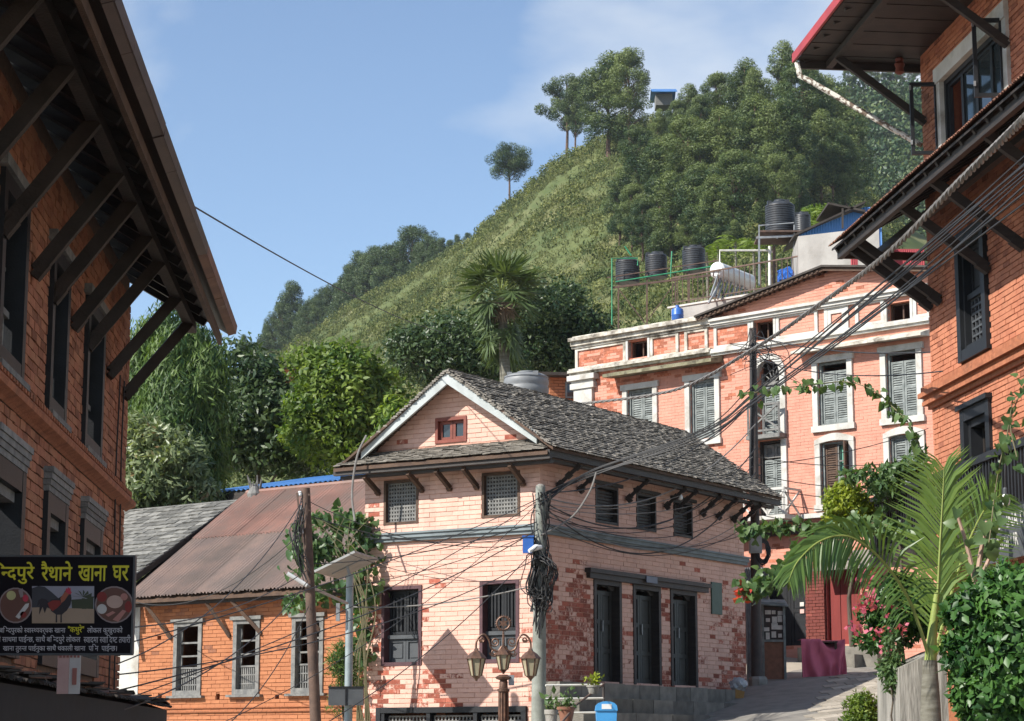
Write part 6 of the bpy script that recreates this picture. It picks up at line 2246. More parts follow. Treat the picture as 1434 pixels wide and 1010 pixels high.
def tree(name, label, cat, u, v_top, v_bot, hw, Y, mat, lump=(.5, 1.0), k=60, per=90, size=.2, aspect=.45, droop=.2, flat_=.8, seed=1,
         depth=.8, shell=.45, fill=.4, tone=.2, base_z=None, trunk_r=.16, extra=(), outward=.8, group=None, bark='bark', bottom=-.75, lobes=0):
    rng = np.random.default_rng(seed)
    c = at(u, (v_top + v_bot) / 2, Y)
    rx = px(hw, Y); rz = px((v_bot - v_top) / 2, Y)
    bz = base_z if base_z is not None else max(0, c.z - rz - 3.0)
    t = thing(name, label, cat, (c.x, c.y, bz), group)
    L = Leaves()
    P, rr = lumps_ellipsoid(c, rx * .86, rx * depth, rz * .86, k, lump[0], lump[1], rng, fill, bottom)
    if lobes:                                          # big rounded boughs first, leaf lumps over each of them
        P = []; rr = []
        d = unit(rng.normal(size=(lobes * 3, 3))); d = d[d[:, 2] > bottom][:lobes]
        for q in d:
            rad = rng.uniform(.5, .72); lr = rng.uniform(.3, .46)
            lc = np.array(c) + q * rad * np.array([rx, rx * depth, rz])
            P2, r2 = lumps_ellipsoid(lc, rx * lr, rx * lr * .9, rz * lr * .9, max(5, k // lobes), lump[0] * .7, lump[1] * .7, rng, .35, -.6)
            P.append(P2); rr.append(r2)
        P.append(np.array(c)[None] + rng.normal(0, .22, (k // 5, 3)) * np.array([rx, rx * depth, rz])); rr.append(np.full(k // 5, lump[1]))
        P = np.concatenate(P); rr = np.concatenate(rr)
    for (eu, ev, ew, eh, ek) in extra:
        ec = at(eu, ev, Y)
        P2, r2 = lumps_ellipsoid(ec, px(ew, Y), px(ew, Y) * depth, px(eh, Y), ek, lump[0] * .8, lump[1] * .8, rng, fill)
        P = np.concatenate([P, P2]); rr = np.concatenate([rr, r2])
    blob_leaves(L, P, rr, per, size, aspect, droop, flat_, shell, rng, tone, outward)
    L.build('crown', mat, t)
    limbs = [tuple(p) for p in P[::max(1, len(P) // 9)]]
    trunk_mb((c.x, c.y, bz), (c.x, c.y, c.z + rz * .35), trunk_r, trunk_r * .3, limbs).build('trunk', MAT[bark], t, smooth=True)
    return t


tree('weeping_conifer', 'tall weeping conifer with drooping green sprays behind the left eaves', 'tree', 250, 448, 720, 72, 58, MAT['leaf_weep'], (.35, .75), 110, 300, .24, .18, 1.3, 1.6, 11, fill=.3, outward=.5, tone=.26,
     extra=((212, 530, 34, 40, 22), (240, 480, 45, 35, 20)), bottom=-.9)
tree('magnolia_tree', 'pale glossy-leaved tree with some bronze leaves at the edge of the left house', 'tree', 224, 590, 735, 62, 50, MAT['leaf_magnolia'], (.25, .5), 120, 80, .2, .34, .55, .85, 12, fill=.22, tone=.15, lobes=14,
     extra=((205, 610, 26, 26, 14), (285, 695, 22, 14, 10), (190, 690, 25, 30, 14)))
tree('dark_tree', 'dense dark green tree between the weeping conifer and the bright tree', 'tree', 365, 500, 700, 72, 64, MAT['leaf_dark'], (.5, 1.1), 130, 85, .22, .45, .35, .8, 13, fill=.25, lobes=16, extra=((345, 520, 40, 30, 18), (400, 600, 40, 60, 25), (440, 650, 45, 40, 20)))
tree('bright_tree', 'round bright yellow-green tree above the rusty roof', 'tree', 475, 478, 665, 78, 61, MAT['leaf_bright'], (.4, .85), 170, 85, .2, .45, .45, .8, 14, fill=.22, tone=.18, lobes=17, extra=((440, 520, 30, 25, 16), (530, 560, 35, 50, 22), (500, 640, 50, 35, 20)))
tree('dark_shrub_tree', 'dark glossy bushy tree behind the gable with the fan palm rising from it', 'tree', 640, 425, 580, 100, 72, MAT['leaf_dark'], (.45, 1.0), 170, 85, .19, .42, .25, .85, 15, fill=.28, tone=.2, lobes=16, extra=((585, 500, 45, 40, 25), (720, 430, 60, 40, 30)))
tree('dark_shrub_tree', 'dark bushy tree right of the fan palm behind the slate ridge', 'tree', 780, 392, 565, 72, 74, MAT['leaf_dark'], (.45, 1.0), 150, 85, .19, .42, .25, .85, 16, fill=.28, tone=.2, lobes=14, extra=((830, 470, 25, 40, 16),))
tree('small_tree', 'small leafy green tree at the left foot of the slate gable', 'tree', 560, 560, 680, 45, 56, MAT['leaf_bright'], (.25, .5), 50, 70, .18, .45, .3, .8, 17, fill=.35)
# fan palm
fp = thing('fan_palm', 'fan palm with hanging dead brown leaves rising above the dark tree', 'palm', at(705, 600, 66))
c = at(702, 415, 66)
b_ = at(708, 620, 66)
MB().tube([b_, b_.lerp(c, .5) + Vector((.05, 0, 0)), c], [.2, .17, .15], 10).build('trunk', MAT['palm_trunk'], fp, smooth=True)
rng = np.random.default_rng(21)


def fan_leaf(L, stem, hub, dirv, R_, nb, rng, tone, droop=.25):
    hub = np.array(hub); d = np.array(dirv); d = d / np.linalg.norm(d)
    side = np.cross(d, [0, 0, 1.0]); side /= max(np.linalg.norm(side), 1e-6)
    ups = np.cross(side, d)
    an = np.linspace(-2.0, 2.0, nb)
    A = np.cos(an)[:, None] * d + np.sin(an)[:, None] * side + .15 * ups * rng.normal(size=(nb, 1))
    A[:, 2] -= droop * rng.random(nb)
    C = np.repeat(hub[None], nb, 0)
    V, F, T = leaf_arrays(C, A, R_ * (.8 + .3 * rng.random(nb)) * (.75 + .25 * np.cos(an)), .11, np.clip(tone + rng.normal(0, .12, nb), 0, 1), .3, rng, up=np.repeat(ups[None], nb, 0))
    L.add(V, F, T)


L = Leaves(); st = MB()
for k in range(34):
    an = rng.uniform(0, 2 * math.pi); el = rng.uniform(-.5, 1.35)
    d = np.array([math.cos(an) * math.cos(el), math.sin(an) * math.cos(el), math.sin(el)])
    hub = np.array(c) + d * rng.uniform(.65, 1.05)
    d2 = d.copy(); d2[2] -= .35
    fan_leaf(L, None, hub, d2, rng.uniform(.8, 1.1), 22, rng, .42 + .35 * max(0, d[2]), .3)
    st.tube([c, Vector(hub)], [.02, .012], 4)
L.build('fan_leaves', MAT['leaf_fan'], fp); st.build('petioles', MAT['rachis'], fp)
L = Leaves()
for k in range(30):
    an = rng.uniform(0, 2 * math.pi)
    hub = np.array(c) + np.array([math.cos(an) * .45, math.sin(an) * .45, rng.uniform(-1.8, -.3)])
    fan_leaf(L, None, hub, [math.cos(an) * .25, math.sin(an) * .25, -1], rng.uniform(.6, .95), 14, rng, .6, .5)
L.build('hanging_leaves', MAT['leaf_fan'], fp)
L = Leaves()
for k in range(14):
    an = rng.uniform(math.pi, 2 * math.pi)
    hub = np.array(c) + np.array([math.cos(an) * .3, math.sin(an) * .3, rng.uniform(-.55, -.2)])
    fan_leaf(L, None, hub, [math.cos(an) * .15, math.sin(an) * .15, -1], rng.uniform(.5, .8), 12, rng, .6, .5)
L.build('dead_leaves', MAT['leaf_dead'], fp)


# pines: three prototypes, copied over the hillside
def pine(name, H, seed, mat, crown_from=.34, wide=.21, k=60, per=70, cone=False, ball=False):
    rng = np.random.default_rng(seed)
    t = thing(name, 'pine', 'tree', (0, 0, 0))
    L = Leaves(); P = []; rr = []
    for i in range(k):
        h = crown_from + (1 - crown_from) * rng.random() ** .9
        if cone:
            w = wide * (1.08 - h) ** .8 * 1.25
        else:
            q = (h - crown_from) / (1 - crown_from)
            w = wide * (.45 + .75 * math.sin(math.pi * min(1, .18 + .8 * q)))
        an = rng.uniform(0, 2 * math.pi); r_ = w * rng.random() ** .5
        if ball:
            d = rng.normal(size=3); d = d / np.linalg.norm(d) * rng.random() ** .4
            P.append((d[0] * wide * H, d[1] * wide * H, (.68 + d[2] * .28) * H)); rr.append(H * rng.uniform(.05, .09))
            continue
        P.append((math.cos(an) * r_ * H, math.sin(an) * r_ * H, h * H)); rr.append(H * rng.uniform(.035, .075))
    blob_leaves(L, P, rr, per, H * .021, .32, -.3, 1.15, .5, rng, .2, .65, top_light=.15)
    L.build('crown', mat, t)
    trunk_mb((0, 0, 0), (0, 0, H * .95), H * .016, H * .004, [tuple(p) for p in P[::3]], 7, .02).build('trunk', MAT['pine_bark'], t, smooth=True)
    return t


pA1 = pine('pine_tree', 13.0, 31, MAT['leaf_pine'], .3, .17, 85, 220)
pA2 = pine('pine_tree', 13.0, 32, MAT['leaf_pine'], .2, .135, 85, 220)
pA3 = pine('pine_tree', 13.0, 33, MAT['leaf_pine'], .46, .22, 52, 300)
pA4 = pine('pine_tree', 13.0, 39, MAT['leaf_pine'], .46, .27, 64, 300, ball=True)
pC1 = pine('dark_conifer', 13.0, 34, MAT['leaf_pine_blue'], .04, .24, 110, 200, True)
pC2 = pine('dark_conifer', 13.0, 35, MAT['leaf_pine_blue'], .06, .29, 110, 200)
used = set()


def place(proto, u, v_base, v_top, label, group=None, pf=None, Y=None, wide=1.0, rz=None):
    """Stand a tree on the slope at pixel (u, v_base) so that it reaches v_top."""
    p = on_slope(hill_p, u, v_base) if Y is None else at(u, v_base, Y)
    H = (at(u, v_top, p.y).z - p.z) / 13.0 * 1.02
    rz = random.uniform(0, 6.28) if rz is None else rz
    if proto.name not in used:
        used.add(proto.name)
        o = proto; o.location = p; o.rotation_euler = (0, 0, rz); o.scale = (H * wide, H * wide, H); o['label'] = label
    else:
        o = copy_tree(proto, p, rz, (H * wide, H * wide, H), label)
    if group:
        o['group'] = group
    elif 'group' in o:
        del o['group']
    return o


place(pA4, 714, 284, 200, 'lone round-headed pine standing on the bare ridge', wide=1.2)
place(pA3, 794, 218, 110, 'leaning pine with bare trunk at the left of the ridge-top clump', wide=1.25)
place(pA1, 806, 212, 118, 'slim bare-trunked pine second from the left in the ridge-top clump', wide=.9)
place(pA2, 852, 226, 84, 'tall full pine in the middle of the ridge-top clump', wide=1.55)
place(pA1, 882, 215, 80, 'tall dark pine at the right of the ridge-top clump', wide=1.1)
G = 'pines of the hillside stand'
lab = 'green pine in the dense hillside stand above the rooftop tanks'
stand = [(948, 225, 146, 1.0), (922, 240, 160, 1.0), (965, 215, 126, 1.25), (1005, 210, 110, 1.25), (1045, 215, 92, 1.3), (1098, 200, 70, 1.1), (1125, 240, 100, 1.3), (1165, 255, 118, 1.3), (1200, 285, 160, 1.2),
         (895, 290, 185, 1.35), (868, 345, 250, 1.3), (925, 320, 205, 1.4), (965, 300, 172, 1.4), (1010, 295, 160, 1.3), (1060, 295, 145, 1.3), (1105, 290, 150, 1.2), (1150, 292, 165, 1.2), (1185, 305, 200, 1.2),
         (900, 365, 285, 1.3), (940, 368, 252, 1.5), (985, 365, 240, 1.5), (1028, 355, 222, 1.4), (1075, 335, 212, 1.2), (965, 375, 305, 1.4), (1010, 372, 300, 1.4), (1120, 318, 225, 1.1)]
stand += [(u + 17, vb + 8, vt + 14, wd * .9) for u, vb, vt, wd in stand[::2] if u < 1170]
for i, (u, vb, vt, wd) in enumerate(stand):
    place((pA1, pA2, pA2)[i % 3], u, vb, vt, lab, G, wide=wd)
G2 = 'dark conifers behind the left ridge'
for u, vb, vt, wd in ((340, 520, 472, 1.1), (362, 520, 478, 1.2), (385, 515, 448, 1.1), (432, 490, 425, 1.3), (455, 480, 408, 1.2), (478, 470, 395, 1.2), (500, 470, 360, 1.2), (522, 450, 352, 1.3),
                      (545, 440, 350, 1.3), (598, 420, 335, 1.2), (618, 400, 338, 1.3), (640, 380, 332, 1.1), (655, 360, 328, 1.1), (420, 505, 440, 1.2), (560, 432, 345, 1.2), (350, 525, 482, 1.4), (372, 520, 460, 1.3), (395, 510, 430, 1.2), (443, 490, 418, 1.4), (467, 478, 402, 1.4), (488, 475, 378, 1.4), (512, 460, 362, 1.4), (535, 450, 356, 1.4), (588, 425, 345, 1.4), (608, 410, 340, 1.4), (630, 392, 340, 1.4)):
    place((pC1, pC2)[int(u) % 2], u, vb, vt, 'dark conifer in the row behind the left grassy ridge', G2, Y=lerp_tab(RIDGE, u)[1] + 22, wide=wd * .9)
place(pC1, 407, 520, 403, 'tall pointed dark conifer at the left end of the ridge row', None, Y=425, wide=1.25)
place(pC2, 577, 440, 324, 'tallest broad dark conifer in the row behind the ridge', None, Y=385, wide=1.3)
for u, vt in ((1190, 96), (1212, 92), (1230, 90), (1248, 88), (1262, 92), (1280, 85)):
    p = at(u, 128, 690)
    place(pA3, u, 130, vt, 'hazy far pine on the crest of the distant hill', 'pines on the distant crest', Y=472, wide=1.0)
# young palms and leafy plants at the foot of the stand
for i, (u, v, Y) in enumerate(((990, 352, 70), (1005, 345, 71), (1030, 338, 72), (1055, 345, 70), (1155, 300, 66), (1140, 312, 66))):
    L = Leaves(); rng = np.random.default_rng(50 + i); c = at(u, v, Y)
    n = 14
    an = rng.uniform(0, 6.28, n); el = rng.uniform(-.1, .9, n)
    for a_, e_ in zip(an, el):
        for q in range(9):
            t = (q + 1) / 9
            pos = np.array(c) + np.array([math.cos(a_) * t * .75, math.sin(a_) * t * .75, e_ * t * .6 - .45 * t * t])
            sd = np.array([-math.sin(a_), math.cos(a_), -.3])
            Vv, Ff, Tt = leaf_arrays(np.stack([pos, pos]), np.stack([sd, -sd + np.array([0, 0, -.5])]), .22, .2, rng.uniform(.4, .8, 2), .2, rng)
            L.add(Vv, Ff, Tt)
    t = thing('young_palm', 'young feathery palm growing behind the roof railing', 'palm', (c.x, c.y, c.z - 6), 'young palms behind the railing')
    L.build('crown', MAT['leaf_bright'], t)
    MB().tube([(c.x, c.y, c.z - 6), (c.x, c.y, c.z)], [.07, .04], 6).build('trunk', MAT['palm_trunk'], t)
tree('hill_bush', 'yellow-green bush right of the big tank behind the blue shed', 'bush', 1150, 288, 330, 30, 75, MAT['leaf_bright'], (.3, .5), 30, 60, .18, .4, .1, .7, 71)


# ------------------------------------------------------------------ plants in the foreground
HEART = np.array([(0, .08), (.28, -.1), (.5, .16), (.34, .58), (0, 1.0), (-.34, .58), (-.5, .16), (-.28, -.1)])


def heart_leaves(L, C, A, N_, size, tone, rng):
    """Broad heart-shaped leaves, slightly folded and cupped."""
    n = len(C)
    A = unit(A); B = unit(np.cross(A, N_)); Nn = np.cross(B, A)
    V = []
    for hx, hy in HEART:
        V.append(C + A * (hy * size)[:, None] + B * (hx * size)[:, None] + Nn * ((abs(hx) * .3 - hy * hy * .25) * size)[:, None])
    V.append(C + A * (.35 * size)[:, None])
    V = np.stack(V, 1).reshape(-1, 3)
    i = np.arange(n) * 9
    F = []
    T = []
    for k in range(8):
        F.append(np.stack([i + 8, i + k, i + (k + 1) % 8], 1)); T.append(tone)
    L.add(V, np.concatenate(F), np.concatenate(T))


def smooth_path(P, n):
    P = [Vector(p) for p in P]
    out = []
    m = len(P)
    for k in range(n):
        x = k / (n - 1) * (m - 1); i = min(int(x), m - 2); t = x - i
        p0, p1, p2, p3 = P[max(i - 1, 0)], P[i], P[i + 1], P[min(i + 2, m - 1)]
        out.append(.5 * ((2 * p1) + (p2 - p0) * t + (2 * p0 - 5 * p1 + 4 * p2 - p3) * t * t + (3 * p1 - p0 - 3 * p2 + p3) * t ** 3))
    return out


def vine(label, pts, size, n, seed, mat='leaf_vine', spread=.05, stem='stem', r_=.007, flowers=0, cat='vine', hang=.6):
    rng = np.random.default_rng(seed)
    path = smooth_path([at(*p) for p in pts], 60)
    t = thing('vine', label, cat, path[0])
    L = Leaves()
    idx = np.sort(rng.uniform(0, 58.9, n))
    C = np.array([path[int(i)].lerp(path[int(i) + 1], i - int(i)) for i in idx]) + rng.normal(0, spread, (n, 3))
    A = rng.normal(0, .6, (n, 3)); A[:, 2] -= hang
    N_ = np.array([[0, -.8, .5]]) + rng.normal(0, .5, (n, 3))
    heart_leaves(L, C, A, N_, size * rng.uniform(.65, 1.2, n), np.clip(rng.normal(.5, .22, n), 0, 1), rng)
    L.build('leaves', MAT[mat], t)
    MB().tube(path, r_, 5).build('stem', MAT[stem], t, smooth=True)
    if flowers:
        L = Leaves(); C = np.array(path[0])[None] + rng.normal(0, .05, (flowers, 3))
        A = rng.normal(0, 1, (flowers, 3))
        L.add(*leaf_arrays(C, A, .11, .6, rng.random(flowers), .3, rng))
        L.build('flower', MAT['petal_red'], t)
    return t


vine('leafy vine garland hanging level across the lane with heart-shaped leaves', [(1038, 742, 27), (1080, 738, 27), (1130, 736, 27), (1170, 742, 26.5), (1215, 735, 26)], .105, 190, 81, spread=.05)
vine('vine arching up from a red flower towards the balcony', [(1042, 830, 26), (1075, 815, 26), (1110, 788, 26), (1150, 762, 26), (1195, 735, 25.5), (1250, 738, 25), (1300, 770, 24.5)], .11, 420, 82, spread=.08, flowers=26)
vine('heart-leaved vine strung high in front of the salmon windows', [(1042, 553, 26), (1085, 545, 26), (1130, 540, 26), (1185, 535, 26), (1225, 548, 25.5), (1250, 570, 25.5), (1272, 592, 25), (1290, 630, 25), (1300, 670, 25), (1312, 720, 24.5)], .105, 110, 83, spread=.04, hang=1.0)
vine('vine climbing past the balcony rail beside the white bulb', [(1418, 560, 23), (1410, 610, 23), (1400, 650, 23), (1392, 700, 23), (1385, 760, 22.5), (1372, 840, 22)], .115, 60, 84, spread=.05, hang=1.0)
vine('short vine with reddish buds at the right edge of the brick wall', [(1440, 530, 23), (1425, 560, 23), (1415, 595, 23), (1424, 640, 22.8)], .1, 18, 85, spread=.05)
# climber beside the pink house, hanging over the wires
cl = thing('climber', 'leafy climber hanging between the rusty pole and the pink house', 'climber', at(505, 1000, 38.8))
rng = np.random.default_rng(90)
L = Leaves(); P = []; rr = []
for (u, v, w_, h_, k) in ((480, 735, 42, 30, 28), (455, 770, 55, 34, 34), (500, 780, 34, 45, 28), (422, 760, 22, 30, 16), (412, 843, 12, 10, 6), (470, 830, 45, 22, 18), (512, 850, 18, 60, 22), (505, 925, 14, 60, 18)):
    for i in range(k):
        q = at(u + rng.normal(0, w_ * .5), v + rng.normal(0, h_ * .5), 39.9 + rng.uniform(-.3, .3)); P.append(tuple(q)); rr.append(rng.uniform(.1, .24))
P = np.array(P); n = 1450
idx = rng.integers(0, len(P), n)
C = P[idx] + unit(rng.normal(size=(n, 3))) * (np.array(rr)[idx] * rng.random(n) ** .4)[:, None]
A = rng.normal(0, .6, (n, 3)); A[:, 2] -= .8
heart_leaves(L, C, A, np.array([[-.3, -.8, .5]]) + rng.normal(0, .6, (n, 3)), rng.uniform(.08, .17, n), np.clip(rng.normal(.42, .24, n), 0, 1), rng)
L.build('leaves', MAT['leaf_vine'], cl)
mbx = MB()
for k in range(7):
    u = 500 + k * 3
    mbx.tube(smooth_path([at(u, 1010, 39), at(u + rng.normal(0, 6), 930, 38.9), at(u + rng.normal(0, 8), 850, 38.9), at(u - 20 + rng.normal(0, 20), 770, 38.9), at(470 + rng.normal(0, 30), 725, 38.9)], 16), [.02 - .001 * i for i in range(16)], 5)
mbx.build('stems', MAT['stem'], cl, smooth=True)
tree('small_conifer', 'small feathery yellow-green shrub at the foot of the climber', 'shrub', 480, 900, 1020, 18, 38.2, MAT['leaf_weep'], (.1, .18), 36, 60, .13, .14, -.3, 1.2, 91, base_z=.2, trunk_r=.03)


# near feather palm
def frond(parent, pts, n, length, tone0, seed, droop=.5, lean=(0, 0, 0), wid=.075, curl=0.0):
    rng = np.random.default_rng(seed)
    path = smooth_path([at(*p) for p in pts], 40)
    L = Leaves()
    C = []; A = []; S_ = []; T = []
    for i in range(n):
        t = .14 + .86 * (i + .5) / n
        x = t * 38.9; k = int(x)
        p = path[k].lerp(path[k + 1], x - k)
        tg = (path[min(k + 1, 39)] - path[max(k - 1, 0)]).normalized()
        sd = tg.cross(Vector((0.15, -1, .25))).normalized()
        for sg_ in (-1, 1):
            d = sd * sg_ * .9 + tg * (.55 + .5 * t) + Vector(lean) + Vector((rng.normal(0, .03), rng.normal(0, .07), rng.normal(0, .03)))
            d.z -= droop * (1 if sg_ < 0 else .8)
            C.append(p); A.append(d); S_.append(length * (math.sin(math.pi * (.12 + .8 * t)) ** .7) * rng.uniform(.88, 1.1)); T.append(np.clip(tone0 + rng.normal(0, .1), 0, 1))
    C = np.array(C); A = unit(np.array(A)); S_ = np.array(S_)
    # each leaflet is two segments so that it bends under its own weight
    n2 = len(C)
    mid = C + A * (S_ * .5)[:, None]
    A2 = A.copy(); A2[:, 2] -= .45 + curl; A2 = unit(A2)
    tip = mid + A2 * (S_ * .55)[:, None]
    side = unit(np.cross(A, np.array([[0.1, -1, .3]]) + rng.normal(0, .25, (n2, 3)))) * (S_ * wid * .5)[:, None]
    Vv = np.stack([C - side * .5, C + side * .5, mid + side, mid - side, tip], 1).reshape(-1, 3)
    i5 = np.arange(n2) * 5
    F = np.concatenate([np.stack([i5, i5 + 1, i5 + 2], 1), np.stack([i5, i5 + 2, i5 + 3], 1), np.stack([i5 + 3, i5 + 2, i5 + 4], 1)])
    L.add(Vv, F, np.tile(np.array(T), 3))
    f = L.build('frond', MAT['leaf_palm'], parent)
    MB().tube(path, [.022 * (1 - .85 * i / 39) for i in range(40)], 6).build('rachis', MAT['rachis'], f, smooth=True)
    return f


pm = thing('feather_palm', 'feather palm with arching fronds beside the concrete planter in front of the balcony', 'palm', at(1303, 1060, 24))
MB().tube([at(1305, 1060, 24), at(1303, 985, 24), at(1302, 925, 24)], [.13, .11, .08], 12).build('trunk', MAT['palm_trunk'], pm, smooth=True)
mbx = MB()
mbx.tube([at(1302, 940, 24), at(1306, 880, 24), at(1312, 830, 24)], [.075, .05, .03], 10)
mbx.build('crownshaft', MAT['rachis'], pm, smooth=True)
frond(pm, [(1304, 930, 24), (1275, 845, 23.8), (1235, 785, 23.5), (1190, 752, 23.2), (1150, 757, 23), (1118, 785, 22.8), (1105, 812, 22.7)], 60, .54, .4, 101, droop=.85, curl=.2, wid=.065)
frond(pm, [(1306, 930, 24), (1312, 850, 24), (1316, 770, 24), (1320, 700, 24), (1322, 655, 24)], 46, .74, .72, 102, droop=-.1, lean=(-.3, 0, .3), wid=.055)
frond(pm, [(1308, 920, 24.2), (1330, 840, 24.4), (1352, 770, 24.6), (1378, 715, 24.8), (1402, 692, 25)], 54, .66, .5, 103, droop=.1, lean=(.1, 0, .2), wid=.055)
frond(pm, [(1308, 920, 24.3), (1345, 860, 24.6), (1380, 830, 25), (1410, 835, 25.2)], 30, .38, .35, 104, droop=.5, wid=.055)
# pale-stemmed shrub with a few big leaves
ps_ = thing('pale_stem_shrub', 'forked pale-stemmed shrub with big grey-green leaves', 'shrub', at(1366, 960, 22.3))
mbx = MB()
for pts in ([(1368, 960), (1366, 880), (1366, 815)], [(1366, 818), (1358, 780), (1350, 750), (1340, 720)], [(1367, 815), (1374, 770), (1382, 730)], [(1367, 812), (1380, 795), (1388, 775)]):
    mbx.tube([at(u, v, 22.3) for u, v in pts], [.028 - .004 * i for i in range(len(pts))], 6)
mbx.build('stem', MAT['stem_pale'], ps_, smooth=True)
L = Leaves(); rng = np.random.default_rng(111)
C = np.array([at(u, v, 22.2) for u, v in ((1340, 712), (1338, 735), (1356, 755), (1360, 790), (1350, 775), (1366, 822), (1360, 835), (1372, 840), (1355, 850), (1388, 770), (1390, 760), (1362, 870), (1378, 752), (1380, 730), (1352, 842))])
n = len(C); A = rng.normal(0, .4, (n, 3)); A[:, 2] -= .9
heart_leaves(L, C, A, np.array([[0, -1, .3]]) + rng.normal(0, .3, (n, 3)), rng.uniform(.1, .17, n), np.clip(rng.normal(.55, .2, n), 0, 1), rng)
L.build('leaves', MAT['leaf_vine'], ps_)
# flowering bush
fb = tree('flowering_bush', 'bush with pink bougainvillea-like flowers above the concrete planter', 'bush', 1262, 805, 915, 52, 26, MAT['leaf_hedge'], (.09, .2), 70, 60, .085, .5, .25, .8, 121, base_z=2.0, trunk_r=.03, tone=.22, extra=((1290, 870, 30, 35, 20), (1225, 890, 25, 22, 14)))
L = Leaves(); rng = np.random.default_rng(122); C = []
for (u, v, k) in ((1215, 808, 26), (1218, 828, 30), (1208, 850, 26), (1204, 880, 20), (1222, 838, 18), (1235, 885, 18), (1262, 882, 14), (1240, 905, 8), (1250, 850, 12)):
    for i in range(k):
        C.append(tuple(at(u + rng.normal(0, 7), v + rng.normal(0, 5), 25.4 + rng.uniform(-.2, .3))))
C = np.array(C); L.add(*leaf_arrays(C, rng.normal(0, 1, C.shape), rng.uniform(.05, .09, len(C)), .75, np.clip(rng.normal(.5, .25, len(C)), 0, 1), .35, rng))
struct(L.build('flowers', MAT['petal'], fb), 'stuff')
tree('lime_bush', 'bright lime-green bush at the end of the balcony rail', 'bush', 1188, 683, 745, 30, 31, MAT['leaf_lime'], (.12, .22), 45, 80, .09, .5, .1, .8, 131, base_z=3.0, trunk_r=.04)
tree('balcony_plant', 'scraggly climbing plant over the balcony corner', 'bush', 1260, 640, 720, 48, 30.5, MAT['leaf_vine'], (.08, .18), 34, 30, .11, .45, .3, .7, 132, base_z=3.4, trunk_r=.03, extra=((1215, 665, 30, 10, 12), (1290, 650, 20, 25, 10)))
tree('hedge', 'dense glossy dark green hedge at the bottom right edge', 'hedge', 1412, 800, 1045, 62, 20, MAT['leaf_hedge'], (.12, .26), 190, 110, .1, .55, .3, .85, 141, base_z=0, trunk_r=.05, fill=.35, tone=.25, depth=.9,
     extra=((1365, 905, 28, 60, 30), (1425, 830, 30, 30, 20), (1400, 960, 50, 60, 40)))
tree('potted_shrub', 'small yellow-green shrub at the bottom beside the lane', 'shrub', 1205, 972, 1030, 26, 29, MAT['leaf_bright'], (.07, .14), 50, 60, .06, .4, -.2, .9, 142, base_z=1.0, trunk_r=.02)
tree('grey_bush', 'small grey-green leafy bush hanging over the planter edge', 'bush', 1248, 885, 985, 14, 25, MAT['leaf_vine'], (.06, .12), 30, 34, .07, .4, .6, 1.2, 143, base_z=1.6, trunk_r=.015)

# ------------------------------------------------------------------ planter and garden wall at right
pw = thing('concrete_planter', 'rough grey concrete planter wall under the flowering bush', 'planter', at(1290, 1060, 24.6))
a, b = at(1257, 1060, 24.8), at(1322, 905, 24.8)
mbx = MB()
mbx.hexa([(a.x, 24.6, .2), (b.x, 24.6, .2), (b.x, 26.2, .2), (a.x, 26.2, .2), (a.x + .03, 24.7, at(0, 935, 24.6).z), (b.x, 24.7, at(0, 905, 24.6).z), (b.x, 26.2, at(0, 905, 24.6).z), (a.x + .03, 26.2, at(0, 935, 24.6).z)])
mbx.build('body', M('streaked_concrete', (.34, .32, .28), (.2, .19, .165), scale=9, stretch=(2, 2, .25), bump=.6, bscale=20, dirt=(.1, .095, .08), dirt_scale=3, dirt_lo=.5, dirt_hi=.7), pw)
gp = MB(); gp.box(at(1323, 0, 25).x, at(1334, 0, 25).x, 25.0, 25.3, .2, at(0, 820, 25).z)
solo(gp, 'white_post', MAT['white_paint'], 'white square post behind the feather palm', 'post')
gw = MB(); gw.box(at(1334, 0, 25).x, at(1600, 0, 25).x, 25.1, 25.25, .2, at(0, 900, 25).z)
solo(gw, 'garden_wall', MAT['brick_right'], 'orange garden wall behind the hedge', 'wall')
kb = MB()
for k in range(7):
    y0 = 30.5 + k * .62
    kb.box(6.15, 6.5, y0, y0 + .6, lane_z(y0) - .1, lane_z(y0) + .3)
solo(kb, 'kerb_wall', MAT['concrete'], 'low grey kerb wall along the near side of the lane', 'kerb')

# ------------------------------------------------------------------ poles
YC = 36.6
cp = thing('concrete_pole', 'pale concrete utility pole wrapped in cables at the house corner', 'utility pole', at(752, 1150, YC))
tp_, bt_ = at(757, 682, YC), at(753, 1150, YC)
MB().tube([bt_, bt_.lerp(tp_, .5), tp_], [.14, .12, .085], 14).build('shaft', MAT['pole_concrete'], cp, smooth=40)
MB().lathe(tp_, [(.085, 0), (.07, .03), (.03, .05)], 12).build('cap', MAT['concrete'], cp, smooth=True)
mbx = MB(); rng = np.random.default_rng(5)
for k in range(16):                                   # cables running down the shaft
    a0 = rng.uniform(0, 6.28)
    pts = []
    for i in range(12):
        t = i / 11
        p = tp_.lerp(bt_, .02 + t * .36)
        rr_ = .1 + .05 * rng.random() + .03 * math.sin(i * 1.3 + k)
        pts.append(p + Vector((math.cos(a0 + i * .25) * rr_, math.sin(a0 + i * .25) * rr_ - .03, 0)))
    mbx.tube(smooth_path(pts, 30), .011, 4)
mbx.build('cable_wrap', MAT['cable'], cp, smooth=True)
mbx = MB(); cc = at(757, 812, YC - .14)
